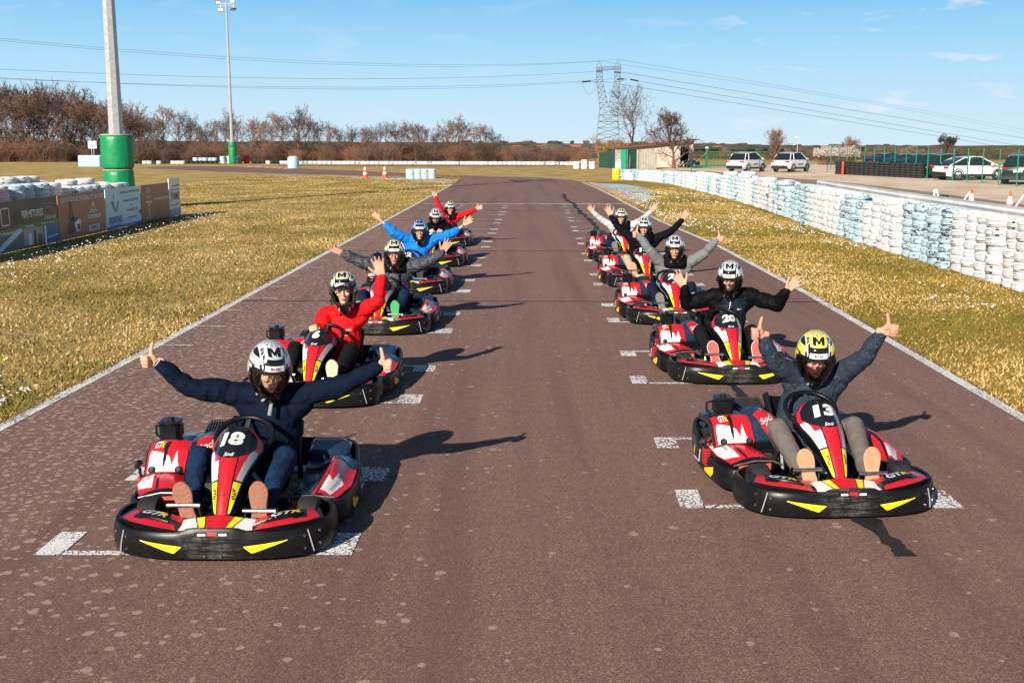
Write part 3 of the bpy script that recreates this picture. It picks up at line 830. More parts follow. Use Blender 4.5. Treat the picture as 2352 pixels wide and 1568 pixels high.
    # side and rear bumper ring
    mb = MB()
    def sprof(i, p):
        t = max(0, min(1, (p.y-.1)/.6)); top = lerp(.205, .30, t); o = .012
        lo_ = .045+.03*t
        return [(-.012, lo_), (.006, lo_+.004), (o, lo_+.05), (o, top-.06), (.006, top-.012), (-.004, top), (-.024, top), (-.028, top-.04), (-.022, lo_+.03)]
    n = len(SPATH); band(mb, [V((p.x, p.y)) for p in SPATH], sprof, KB)
    for sgn in (-1, 1):
        for (y0, y1) in ((.24, .42),):
            mb.tube([(sgn*.762, y0, .20), (sgn*.764, y0+.02, .10), (sgn*.764, y1, .10)], .006, KS, 5)
    rb = mb.obj('side_bumper', root, 40)
    Ls = sum((b_-a_).length for a_, b_ in zip(SPATH, SPATH[1:]))
    for sgn in (-1, 1):
        for (s0, s1, za, zb) in ((.30, .52, .070, .165), (.86, .99, .10, .20)):
            mb = MB(); vs = []
            for i in range(9):
                t = i/8; s = sgn*(-(Ls/2-lerp(s0, s1, t))); s = -s if False else s
                lo_, hi_ = lerp(zb-.05, za, min(1, t*4)) if t < .25 else lerp(za, za+.005, t), lerp(zb, za+.03, t)
                if sgn*1 > 0: s = -(Ls/2-lerp(s0, s1, t))
                else: s = (Ls/2-lerp(s0, s1, t))
                for z in (lo_, max(hi_, lo_+.004)): vs.append(on_path(SPATH, s, .0165, z))
            fs = [(2*i, 2*i+2, 2*i+3, 2*i+1) for i in range(8)]
            mb.add(vs, fs, KY); mb.obj('yellow_sticker', rb, 0)
    # image-left pod cover
    def lpod(u, v):   # u outer->inner, v front->rear
        xo = lerp(-.655, -.735, min(1, v*3)) if v < .33 else -.735
        x = lerp(xo, lerp(-.34, -.46, v), u); y = lerp(-.30, .26, v)
        z = lerp(.205, .235, v)+.085*sin(pi*min(1, v*.62+.22))*sin(pi*(.12+.75*u))+.03*u*(1-v)
        return V((x, y, z))
    def lpod_mat(u, v):
        if u < 0: return KB
        if u > .93 or v > .97 or v < .03: return KG
        wh = pip(u, v, [(.02, .18), (.28, .10), (.34, .30), (.30, .66), (.16, .50), (.16, .80), (.02, .95)])
        if wh: return KW
        if pip(u, v, [(.35, .04), (.41, .04), (.52, .55), (.40, .98), (.34, .98), (.46, .55)]): return KG
        return KR
    mb = MB(); mb.patch(lpod, 80, 96, lpod_mat, lambda u, v: V(lpod(u, v))+V((0, 0, -.10)))
    mb.patch(lambda u, v: V((lerp(-.63, -.36, u), -.315-.012*v, lerp(.12, .235+.02*u, v))), 20, 10, lambda u, v: (KY if v < .12 else KC) if .05 < u < .95 and v < .86 else KG, (0, .012, 0))
    mb.tube([(-.655, -.325, .225), (-.50, -.335, .262), (-.37, -.345, .262), (-.30, -.36, .235)], .010, KD, 8)
    lp = mb.obj('side_pod', root, 45)
    mt = MB(); add_text(mt, 'SODIKART.COM', lambda x, y: lpod(.20+y*2.2-x*.35, .52+x*2.0)+V((0, 0, .008)), .018, KG, .20, .01, 2); mt.obj('lettering', lp, 0)
    # image-right pod cover with the open tray
    def rpod(u, v):   # u inner->outer
        xo = lerp(.655, .738, min(1, v*3)) if v < .33 else .738
        x = lerp(.36, xo, u); y = lerp(-.30, .46, v)
        ridge = math.exp(-((u-.62)/.20)**2)
        z = lerp(.20, .255, v)+.115*ridge*sin(pi*min(1, .15+v*.70))-.03*(1-u)*(v < .8)
        return V((x, y, z))
    def rpod_mat(u, v):
        if u < 0: return KB
        if v > .97 or v < .02: return KG
        for k in range(4):
            if .08 < u < .34 and .22+.19*k < v < .22+.19*k+.11: return KG
        if u < .38: return KN
        if abs(u-.58) < .018: return KG
        if pip(u, v, [(.40, .10), (.56, .06), (.56, .96), (.50, .96), (.52, .5)]): return KR
        if pip(u, v, [(.62, .06), (.84, .06), (.88, .30), (.74, .44), (.72, .24), (.62, .30)]): return KW
        if v < .72: return KR
        if u > .92: return KG
        return KN
    mb = MB(); mb.patch(rpod, 88, 110, rpod_mat, lambda u, v: V(rpod(u, v))+V((0, 0, -.10)))
    mb.patch(lambda u, v: V((lerp(.36, .63, u), -.315-.012*v, lerp(.10, .225, v))), 20, 10, lambda u, v: (KY if v < .12 else KC) if .05 < u < .95 and v < .82 else KD, (0, .012, 0))
    mb.tube([(.655, -.325, .225), (.50, -.335, .240), (.37, -.345, .235)], .010, KD, 8)
    mb.box((.42, -.22, .205), (.10, .05, .03), KG, None, .006)
    rp = mb.obj('side_pod', root, 45)
    mt = MB(); add_text(mt, 'SODIKART.COM', lambda x, y: rpod(.80-y*2.2, .25+x*1.8)+V((0, 0, .008)), .016, KG, .16, .01, 2); mt.obj('lettering', rp, 0)
    mb = MB(); mb.box((.50, .62, .285), (.30, .22, .10), KN, Matrix.Rotation(radians(8), 3, 'X'), .02); mb.box((.47, .74, .30), (.26, .16, .09), KG, None, .02); mb.obj('battery_box', root, 40)
    # engine
    mb = MB(); mb.box((-.60, .20, .20), (.24, .26, .20), KE, None, .02)
    for k in range(6): mb.box((-.715+.0, .085+.0, .135+.022*k), (.12, .10, .010), KE)
    for k in range(7): mb.box((-.70+.018*k, .055, .225), (.007, .03, .08), KD, Matrix.Rotation(radians(15), 3, 'Y'))
    mb.tube([(-.56, .05, .17), (-.56, .0, .17)], .03, KE, 10); mb.tube([(-.50, .06, .20), (-.46, -.0, .20)], .022, KM, 10)
    mb.ball((-.45, .04, .16), .030, KM, 10, 8); mb.box((-.42, .10, .15), (.10, .12, .10), KD, None, .01); mb.tube([(-.38, .02, .10), (-.38, .02, .20), (-.30, .08, .24)], .010, KM, 6)
    mb.tube([(-.72, .30, .22), (-.70, .62, .20), (-.55, .80, .20)], .035, KD, 10)
    e = mb.obj('engine', root, 40)
    mb = MB()                                                        # pierced bracket
    for a, b in (((-.44, .03, .29), (-.19, .03, .29)), ((-.44, .03, .29), (-.36, .02, .09)), ((-.19, .03, .29), (-.27, .02, .09)), ((-.36, .02, .09), (-.27, .02, .09))):
        mb.tube([a, b], .022, KG, 6)
    mb.box((-.32, .035, .245), (.20, .02, .03), KG); mb.box((-.31, .06, .19), (.13, .01, .13), KD)
    mb.tube([(-.17, .0, .06), (-.17, .08, .30), (-.16, .30, .40)], .022, KG, 8)
    mb.obj('engine_bracket', e, 40)
    def shr(u, v):
        x = lerp(-.715, -.175, u)
        P = [(0, -.035, .305), (.10, -.045, .330), (.50, .075, .455), (.62, .17, .487), (.80, .34, .482), (1, .50, .465)]
        for (a, y0, z0), (c_, y1, z1) in zip(P, P[1:]):
            if v <= c_:
                t = (v-a)/(c_-a); y = lerp(y0, y1, t); z = lerp(z0, z1, t); break
        e1 = abs(u-.5)*2
        z -= .035*(e1**4)+.012*math.exp(-((u-.56)/.06)**2)*(v > .3); y += .05*e1**3*(1-v)+.02*(u > .55)*(1-v)
        z += .025*math.exp(-((u-.78)/.16)**2)*min(1, v*2)
        return V((x, y, z))
    def shr_mat(u, v):
        if u < 0: return KG
        if v < .045 or u < .02 or u > .98: return KG
        if u < .56:
            if pip(u, v, [(.235, .60), (.30, .62), (.285, .30), (.262, .10), (.245, .30)]): return KG
            if pip(u, v, [(.05, .07), (.50, .07), (.44, .26), (.415, .48), (.37, .20), (.33, .34), (.30, .38), (.245, .42), (.07, .50), (.05, .40)]): return KW
            if v > .64: return KG
            return KR
        if pip(u, v, [(.63, .60), (.80, .72), (.97, .60), (.90, .20), (.84, .06), (.72, .30)]): return KR
        if pip(u, v, [(.80, .74), (.96, .64), (.965, .69), (.81, .80)]): return KY
        return KN
    mb = MB(); mb.patch(shr, 140, 100, shr_mat, lambda u, v: V(shr(u, v))+V((0, .02, -.045)))
    for u, v in ((.12, .12), (.475, .11)):
        p = shr(u, v); nn = V((0, -.75, .66)); mb.tube([p-nn*.005, p+nn*.012], .026, KG, 14); mb.tube([p+nn*.008, p+nn*.020], .014, KD, 10)
    cv = mb.obj('engine_cover', root, 45)
    mt = MB(); add_text(mt, 'Sodi', lambda x, y: shr(.79+(x*1.7-y*1.0)*.85, .50+(y*1.4+x*.8)*1.2-.02)+V((0, -.004, .010)), .055, KW, .13, .012, 3, .3)
    for k in range(4):
        c0 = (.79+.022*k, .36-.075*k)
        pts = [shr(c0[0]+.022*cos(a*pi/4), c0[1]+.028*sin(a*pi/4))+V((0, -.004, .010)) for a in range(9)]
        mt.tube(pts, .004, KW, 4, False)
    mt.obj('lettering', cv, 0)
    mt = MB(); gtr(mt, lambda x, y: shr(.17+x*1.6, .555+y*2.3)+V((0, -.004, .008)), .045, 0, 0, .085, .1); mt.obj('lettering', cv, 0)
    mb = MB(); mb.box((-.585, .27, .540), (.145, .15, .130), KB, None, .024); mb.box((-.585, .27, .607), (.152, .156, .020), KG, None, .008)
    mb.tube([(-.585, .27, .615), (-.585, .27, .635)], .024, KG, 12); mb.tube([(-.66, .30, .57), (-.705, .30, .56), (-.705, .30, .50), (-.67, .30, .47)], .010, KG, 6)
    mb.box((-.585, .26, .47), (.12, .13, .05), KG); mb.obj('fuel_tank', root, 40)
    mb = MB(); mb.box((-.29, .56, .455), (.26, .20, .06), KB, Matrix.Rotation(radians(20), 3, 'X'), .02)
    for k in range(11): mb.box((-.385+.019*k, .555, .491), (.008, .17, .012), KD, Matrix.Rotation(radians(20), 3, 'X'))
    mb.box((-.29, .60, .36), (.22, .12, .16), KB, None, .02); mb.obj('exhaust_cover', root, 40)
    mb = MB(); mb.tube([(-.76, .08, .24), (-.765, .06, .34)], .012, KG, 6); mb.tube([(-.775, .05, .33), (-.75, .04, .37)], .022, KG, 8); mb.obj('starter_handle', root, 40)
    mb = MB(); mb.tube([(.28, .52, .10), (.27, .60, .50)], .02, KB, 8); mb.box((.285, .50, .50), (.07, .05, .13), KB, Matrix.Rotation(radians(-20), 3, 'X'), .015)
    mb.obj('seat_stay', root, 40)
    # tail lamp bar / rear roller
    mb = MB(); mb.tube([(-.62, .80, .23), (-.60, .83, .25)], .035, KM, 12); mb.obj('bumper_roller', root, 40); mb = MB(); mb.tube([(.62, .80, .23), (.60, .83, .25)], .035, KG, 12); mb.obj('bumper_roller', root, 40)
    return root
KARTS = [  # x, front y, yaw deg, number, label
 (-1.80, 6.43, .5, '18', 'go-kart bearing number 18 in front of the whole left column'),
 (-1.91, 10.40, -4, '6', 'go-kart bearing number 6 with cream shoe soles on its pedals'),
 (-1.76, 14.50, -1, None, 'go-kart with green shoe soles on its pedals, third in its column'),
 (-1.77, 18.45, 1, '12', 'go-kart carrying the driver in the bright blue pullover'),
 (-1.67, 22.60, 1, '5', 'go-kart bearing number 5 with the driver dressed all in black'),
 (-1.71, 27.00, 1, None, 'go-kart carrying the red sweater driver at the far end of its column'),
 (2.19, 7.21, 5.0, '13', 'go-kart bearing number 13 in front of the whole right column'),
 (2.33, 11.46, 2.5, '20', 'go-kart bearing number 20 with red shoe soles on its pedals'),
 (2.27, 15.33, 2.5, '21', 'go-kart whose number starts with 2 carrying the grey striped sweater driver'),
 (2.31, 19.36, 3.5, '17', 'go-kart whose number starts with 1, carrying the beige trousers driver'),
 (2.36, 23.50, 3.5, None, 'go-kart carrying the pale grey sweater driver at the far end of the right column'),
]
kp = kart_prototype(); KARTOBJ = []
for i, (x, fy, yaw, num, lab) in enumerate(KARTS):
    cy = fy+.97
    o = kp if i == 0 else dup(kp, label=lab)
    o.scale = (.97, .97, .97); o.location = (x, cy, 0); o.rotation_euler = (0, 0, radians(yaw)); o['label'] = lab; o['group'] = 'go-karts lined up on the starting grid'
    KARTOBJ.append(o)
for o, (x, fy, yaw, num, lab) in zip(KARTOBJ, KARTS):
    if num:
        fr = [c_ for c_ in o.children if c_.name.startswith('steering_fairing')][0]
        mt = MB(); w = {1: .075, 2: .145}[len(num)]
        add_text(mt, num, lambda x_, y_: fair(x_, .80+y_/.66, .009), .118, KW, w, .055, 4, .12); mt.obj('race_number', fr, 0)
# ================================================================== drivers
def cloth(name, col, rough=.8, vs=30, var=.2, bmp=.75, bs=16, stretch=(1, 1, 1), spec=.08, bd=.02):
    return M(name, col, rough, 0, var, vs, bmp, bs, spec, bstretch=stretch, bdist=bd)
def weave(name, base, dot, scale, kind='dots'):
    m, nt, b = new_mat(name); vec = coords(nt)
    if kind == 'dots':
        vo = N(nt, 'ShaderNodeTexVoronoi', Scale=scale, Randomness=.25); nt.links.new(vec, vo.inputs['Vector'])
        f = mth(nt, 'LESS_THAN', vo.outputs['Distance'], .27)
    else:
        sp = nt.nodes.new('ShaderNodeSeparateXYZ'); nt.links.new(vec, sp.inputs[0])
        w = mth(nt, 'SINE', mth(nt, 'MULTIPLY', mth(nt, 'ADD', sp.outputs[2], mth(nt, 'MULTIPLY', noi(nt, vec, 9), .01)), scale))
        f = mth(nt, 'MULTIPLY', mth(nt, 'ADD', w, 1.0), .5)
        if kind == 'plaid':
            w2 = mth(nt, 'SINE', mth(nt, 'MULTIPLY', sp.outputs[0], scale)); f = mth(nt, 'MULTIPLY', mth(nt, 'ADD', f, mth(nt, 'MULTIPLY', mth(nt, 'ADD', w2, 1.0), .5)), .5)
    nt.links.new(mix(nt, f, base, dot), b.inputs['Base Color']); b.inputs['Roughness'].default_value = .85; b.inputs['Specular IOR Level'].default_value = .2
    bump(nt, b, noi(nt, vec, 26, 5), .5, .01)
    return m
SKIN = M('skin', (.66, .36, .25), .48, var=.14, vs=14, bmp=.12, bs=70, spec=.4)
SKIN2 = M('skin_ruddy', (.60, .29, .20), .5, var=.16, vs=14, bmp=.12, bs=70, spec=.4)
HAIR = M('hair', (.05, .03, .018), .7, var=.3, vs=60, bmp=.5, bs=90)
EYEW = M('eye_white', (.7, .68, .65), .3); EYED = M('eye_dark', (.015, .01, .008), .2); LIP = M('lip', (.42, .14, .12), .5); TEETH = M('teeth', (.75, .72, .66), .3)
BROW = M('brow', (.10, .06, .04), .8)
HB = M('helmet_black', (.008, .008, .010), .16, var=.1, coat=.6)
HP = M('helmet_padding', (.010, .010, .011), .9, var=.3, vs=40, bmp=.4)
HWH = M('helmet_white', (.78, .79, .80), .2, var=.04, coat=.5); HG = M('helmet_grey', (.26, .28, .31), .22, var=.08, coat=.5)
HC = {'silver': M('helmet_silver', (.56, .58, .61), .2, .15, var=.06, coat=.6), 'yellow': M('helmet_yellow', (.80, .66, .03), .2, var=.05, coat=.6), 'pale': M('helmet_pale_yellow', (.72, .63, .30), .22, var=.08, coat=.6), 'blue': M('helmet_blue', (.03, .16, .62), .2, var=.08, coat=.6)}
TB = M('badge_blue', (.02, .07, .45), .4); TR = M('badge_red', (.75, .02, .02), .4); TY = M('badge_yellow', (.85, .65, .02), .4)
def visor_mat():
    m, nt, b = new_mat('clear_visor')
    tr = nt.nodes.new('ShaderNodeBsdfTransparent'); tr.inputs[0].default_value = (.93, .93, .94, 1)
    gl = nt.nodes.new('ShaderNodeBsdfGlossy'); gl.inputs['Roughness'].default_value = .04; gl.inputs[0].default_value = (1, 1, 1, 1)
    fr = nt.nodes.new('ShaderNodeFresnel'); fr.inputs[0].default_value = 1.5
    mx = nt.nodes.new('ShaderNodeMixShader'); nt.links.new(fr.outputs[0], mx.inputs[0]); nt.links.new(tr.outputs[0], mx.inputs[1]); nt.links.new(gl.outputs[0], mx.inputs[2])
    nt.links.new(mx.outputs[0], nt.nodes['Material Output'].inputs[0])
    return m
VIS = visor_mat()
def hsurf(a, e, off=0.0):
    """helmet surface: a azimuth (0 = face), e elevation, degrees"""
    ar, er = radians(a), radians(e); c = cos(er); s_ = sin(er)
    x = .146*sin(ar)*c; y = -.172*cos(ar)*c; z = .198*s_ if e > 0 else .262*s_
    if e < 0:
        t = -s_; f = max(0, cos(ar))
        x *= 1-.30*t**1.3; y -= .030*t*f; y *= 1-.10*t*(1-f)
    else: y *= 1.02
    p = V((x, y, z))
    if off:
        d = V((sin(ar)*c, -cos(ar)*c, s_)); p += d*off
    return p
def in_open(a, e): 
    a = abs(a)
    return a < 64 and -30+.07*max(0, a-20) < e < 15-.05*max(0, a-20)
def hpattern(col):
    base = HC[col]
    def f(a, e):
        p = hsurf(a, e); x = abs(p.x); front = p.y < .03
        if e < -58: return HB
        if in_open(a, e): return None
        if abs(a) < 70 and -33 < e < 18 : return HB
        if e < -8:
            q = abs(a)
            if 30 < q < 100 and e > -54:
                k = (e+55)/(46)*1.0; w = (q-30)/70
                st = sin((e*.9+q*.55)*.30+1.0)
                if st > .80: return HWH
                if .55 < st < .66 and q < 72: return base
                return HB
            return HB if q < 100 else (HB if e < -30 else base)
        if front or e > 60:
            if e > 40 and x < .060 and e < 70:
                return base
            if e > 70: return HG if (int(a/22.5+50) % 2) else base
            if e < 45 and x < .080:
                if x > .074 or (x < .050 and 43.2 < e): return HWH
                return HB
            if e < 34 and x < .100:
                if x > .095 or (27 < e < 29.5): return HWH
                return HB if e < 27 else base
            if 38 < e < 66 and .082 < x < .118:
                return HB if x > .088 and e < 62 else HWH
        q = abs(a)
        if 18 < e < 64 and 36 < q < 40: return HB
        if 20 < e < 60 and 42 < q < 44.5: return HWH
        if 44.5 < q < 72 and 44 < e < 60: return HB if (q+e*.7) % 16 < 7 else HG
        if 18 < e < 21.5 and q > 60: return HB
        if q > 100 and (e*1.2+q*.4) % 30 < 5: return HB
        if abs(e-31) < .8 and abs(a) > 60: return HG
        if abs(abs(a)-92) < 1.2 and e < 44: return HG
        return base
    return f
_helm = {}
def helmet_meshes(col):
    if col in _helm: return _helm[col]
    pat = hpattern(col); mb = MB(); NU, NV = 144, 84
    A = lambda u: -180+360*u; E = lambda v: -66+156*v
    mb.patch(lambda u, v: hsurf(A(u), min(90, E(v))), NU, NV, lambda u, v: pat(A(u), E(v)))
    mb.patch(lambda u, v: hsurf(A(u), min(90, E(v)), -.022), 48, 28, lambda u, v: None if in_open(A(u), E(v)) else HP)
    # edge of the eye port and of the bottom
    port = [(-64+128*i/24, 15-.05*max(0, abs(-64+128*i/24)-20)) for i in range(25)]+[(64-128*i/24, -30+.07*max(0, abs(64-128*i/24)-20)) for i in range(25)]
    vs = [hsurf(a, e, .001) for a, e in port]+[hsurf(a, e, -.024) for a, e in port]; n = len(port)
    mb.add(vs, [(i, (i+1) % n, n+(i+1) % n, n+i) for i in range(n)], HP)
    mb.tube([hsurf(a, e, .001) for a, e in port]+[hsurf(*port[0], .001)], .0045, HB, 6, False)
    mb.tube([hsurf(A(i/36), -66, -.011) for i in range(37)], .013, HB, 6, False)
    # vents and the raised brow piece
    for sx_ in (-1, 1):
        mb.ball(hsurf(sx_*16, 33, .002), (.016, .012, .007), HB, 10, 6); mb.ball(hsurf(sx_*74, -3, -.001), (.012, .026, .026), HB, 12, 8)
    mb.patch(lambda u, v: hsurf(lerp(-22, 22, u), lerp(27, 40, v), .006*sin(pi*v)*1.4), 16, 6, lambda u, v: HB)
    shell = mb.mesh('helmet', 60)
    mb = MB()
    def vs_(u, v):
        a = lerp(-76, 76, u); return hsurf(a, lerp(-34+.09*max(0, abs(a)-20), 16-.07*max(0, abs(a)-20), v), .006)
    mb.patch(vs_, 40, 10, lambda u, v: HB if (v > .90 or v < .06 or u < .07 or u > .93) else VIS)
    vis = mb.mesh('visor', 60)
    mb = MB(); mp = lambda x, y: hsurf(x/.145*57.3, 21.5+y/.17*57.3, .009)
    mb.patch(lambda u, v: mp(lerp(-.036, .036, u), lerp(-.013, .013, v)), 12, 4, lambda u, v: TY if (u < .06 or u > .94 or v < .2 or v > .8) else HWH, lambda u, v: mp(lerp(-.036, .036, u), lerp(-.013, .013, v))*.98 if False else V(mp(lerp(-.036, .036, u), lerp(-.013, .013, v)))+V((0, .006, 0))) if False else mb.patch(lambda u, v: mp(lerp(-.036, .036, u), lerp(-.013, .013, v)), 16, 10, lambda u, v: TY if (u < .07 or u > .93 or v < .11 or v > .89) else HWH)
    mb.patch(lambda u, v: hsurf(lerp(-27, 27, u), lerp(16, 27, v), .0055), 14, 5, lambda u, v: HWH if .03 < u < .97 else HB)
    badge = mb.mesh('badge', 60)
    mb = MB(); mq = lambda x, y: hsurf(x/.145*57.3, 21.5+y/.17*57.3, .011)
    for ch, cx_, mt in (('B', -.023, TB), ('O', -.008, TR), ('X', .008, TB), ('S', .022, TB)): add_text(mb, ch, mq, .0165, mt, .0145, .07, 2, 0, cx_, 0)
    def mm(off):
        def q(x, y):
            e = 55+y/.20*57.3; s_ = max(-1, min(1, x/(.146*cos(radians(e))))); return hsurf(math.degrees(math.asin(s_)), e, off)
        return q
    mo = [(-.5, -.5), (-.5, .5), (-.22, .5), (0, -.02), (.22, .5), (.5, .5), (.5, -.5), (.24, -.5), (.24, .06), (.06, -.34), (-.06, -.34), (-.24, .06), (-.24, -.5)]
    from mathutils.geometry import tessellate_polygon
    tri = tessellate_polygon([[V((a_, b_, 0)) for a_, b_ in mo]])
    for k_, (w_, h_, m_) in enumerate(((.098, .086, HWH), (.080, .072, HB))):
        mb.add([mm(.004+.003*k_)(a_*w_, b_*h_) for a_, b_ in mo], tri, m_)
    let = mb.mesh('lettering', 0)
    _helm[col] = (shell, vis, badge, let); return _helm[col]
def arm_solve(S_, px, py, L):
    d = ray(px, py); o = V((0, 0, H)); r = o-S_; a = d.dot(d); b = 2*r.dot(d); c = r.dot(r)-L*L; D_ = b*b-4*a*c
    if D_ < 0: t = -b/(2*a)
    else: t = (-b-sqrt(D_)*.75)/(2*a)
    return o+d*t
def hand(mb, w, fdir, sdir, ndir, pose, mat, r=1.0):
    """w wrist; fdir to the fingertips, sdir to the thumb side, ndir out of the palm"""
    f = fdir.normalized(); n = (ndir-f*ndir.dot(f)).normalized(); s_ = (sdir-f*sdir.dot(f)-n*sdir.dot(n)).normalized()
    K = 1.08*r
    if pose == 'open':
        ks = (.032, .011, -.010, -.030); Ls = (.078, .086, .080, .062); sp = (.22, .06, -.10, -.30); kl = (.088, .092, .088, .080)
        for k, L, a, kk in zip(ks, Ls, sp, kl):
            base = w+s_*k*.62*K+f*.012; kn = w+(f*kk+s_*k)*K
            mb.capsule(base, kn, .0165*K, .0125*K, mat, 8)
            d = (f*cos(a)+s_*sin(a)).normalized(); d2 = (d+n*.22).normalized(); d3 = (d+n*.45).normalized()
            p1 = kn+d*L*.45*K; p2 = p1+d2*L*.31*K; p3 = p2+d3*L*.22*K
            mb.capsule(kn, p1, .0115*K, .0105*K, mat, 8); mb.capsule(p1, p2, .0105*K, .0095*K, mat, 8); mb.capsule(p2, p3, .0095*K, .0085*K, mat, 8)
        b0 = w+(s_*.018+f*.018+n*.006)*K; b1 = w+(s_*.048+f*.045+n*.012)*K; b2 = b1+(s_*.62+f*.72+n*.15).normalized()*.036*K; b3 = b2+(s_*.45+f*.88+n*.1).normalized()*.030*K
        mb.capsule(b0, b1, .017*K, .0145*K, mat, 8); mb.capsule(b1, b2, .0135*K, .0115*K, mat, 8); mb.capsule(b2, b3, .0115*K, .010*K, mat, 8)
    elif pose == 'ok':
        hand_pts = ((.032, .078, .1, 1.2), (.011, .086, .05, .25), (-.010, .080, -.12, .2), (-.030, .062, -.32, .25))
        for k, L, a, cu in hand_pts:
            base = w+s_*k*.62*K+f*.012; kn = w+(f*.088+s_*k)*K
            mb.capsule(base, kn, .0165*K, .0125*K, mat, 8)
            d = (f*cos(a)+s_*sin(a)+n*cu*.3).normalized(); d2 = (d+n*cu*.8).normalized(); d3 = (d2+n*cu*1.2-f*cu*.4).normalized()
            p1 = kn+d*L*.45*K; p2 = p1+d2*L*.31*K; p3 = p2+d3*L*.24*K
            for q0, q1, r0, r1 in ((kn, p1, .0115, .0105), (p1, p2, .0105, .0095), (p2, p3, .0095, .0085)): mb.capsule(q0, q1, r0*K, r1*K, mat, 8)
        b0 = w+(s_*.018+f*.018+n*.006)*K; b1 = w+(s_*.040+f*.050+n*.025)*K; b2 = b1+(f*.8+n*.6).normalized()*.036*K; b3 = b2+(f*.7+n*.4).normalized()*.024*K
        for q0, q1, r0, r1 in ((b0, b1, .017, .0145), (b1, b2, .0135, .0115), (b2, b3, .0115, .010)): mb.capsule(q0, q1, r0*K, r1*K, mat, 8)
    elif pose in ('thumb', 'grip'):
        # f = towards the knuckles, s_ = thumb (up), n = palm normal
        for i, k in enumerate((.030, .010, -.010, -.030)):
            base = w+(s_*k*.6+f*.010)*K; kn = w+(f*(.078-.004*i)+s_*k)*K
            mb.capsule(base, kn, .018*K, .0145*K, mat, 8)
            L = (.040, .043, .040, .033)[i]*K
            p1 = kn+(n*.93+f*.25).normalized()*L; p2 = p1+(-f*.95+n*.18).normalized()*L*.72; p3 = p2+(-n*.75-f*.5).normalized()*L*.45
            for q0, q1, r0, r1 in ((kn, p1, .0130, .0120), (p1, p2, .0120, .0110), (p2, p3, .0108, .0095)): mb.capsule(q0, q1, r0*K, r1*K, mat, 8)
        b0 = w+(s_*.020+f*.016+n*.010)*K; b1 = w+(s_*.046+f*.036+n*.018)*K
        if pose == 'thumb': b2 = b1+(s_*1.0+f*-.02).normalized()*.038*K; b3 = b2+(s_*1.0-f*.14).normalized()*.032*K
        else: b2 = b1+(f*.8+n*.7).normalized()*.034*K; b3 = b2+(f*.3+n*.9).normalized()*.026*K
        for q0, q1, r0, r1 in ((b0, b1, .0185, .0160), (b1, b2, .0145, .0125), (b2, b3, .0125, .0105)): mb.capsule(q0, q1, r0*K, r1*K, mat, 8)
    mb.capsule(w-f*.03, w+f*.02, .0225*K, .022*K, mat, 10, (1.12, .86), s_)
def fold(seed, amp, dens, axis_pts=None):
    def f(co):
        q = co*dens; a = mnoise.noise(V((q.x, q.y, q.z*1.3+seed))); b = mnoise.noise(V((q.x*2.3+5, q.y*2.3, q.z*2.9+seed)))
        return amp*((1-abs(a)*2.4)*.65+b*.35)
    return f
def add_face(mb_parts, parent, M4, skin, smile, seed):
    """eyes, brows, mouth as small child meshes of the body"""
    def P(x, y, z): return M4@V((x*1.10, y*1.04-.038, z*1.16-.014))
    R3 = M4.to_3x3()
    for s_ in (-1, 1):
        mb = MB(); mb.ball(P(s_*.031, -.083, .012), (.0125, .008, .006), EYEW, 10, 6, R3); mb.ball(P(s_*.031, -.0895, .012), (.0055, .003, .005), EYED, 8, 6, R3); mb.obj('eye', parent, 60)
        mb = MB(); mb.tube([P(s_*.014, -.096, .028), P(s_*.031, -.0965, .034), P(s_*.050, -.085, .029)], [.004, .005, .003], BROW, 6); mb.obj('eyebrow', parent, 60)
    mb = MB()
    c = .006 if smile else 0
    mb.tube([P(-.028, -.087, -.046+c), P(-.012, -.0965, -.050), P(.012, -.0965, -.050), P(.028, -.087, -.046+c)], [.003, .0045, .0045, .003], TEETH if smile else LIP, 6)
    mb.tube([P(-.026, -.088, -.054+c), P(-.012, -.0965, -.060), P(.012, -.0965, -.060), P(.026, -.088, -.054+c)], [.002, .004, .004, .002], LIP, 6)
    mb.obj('mouth', parent, 60)
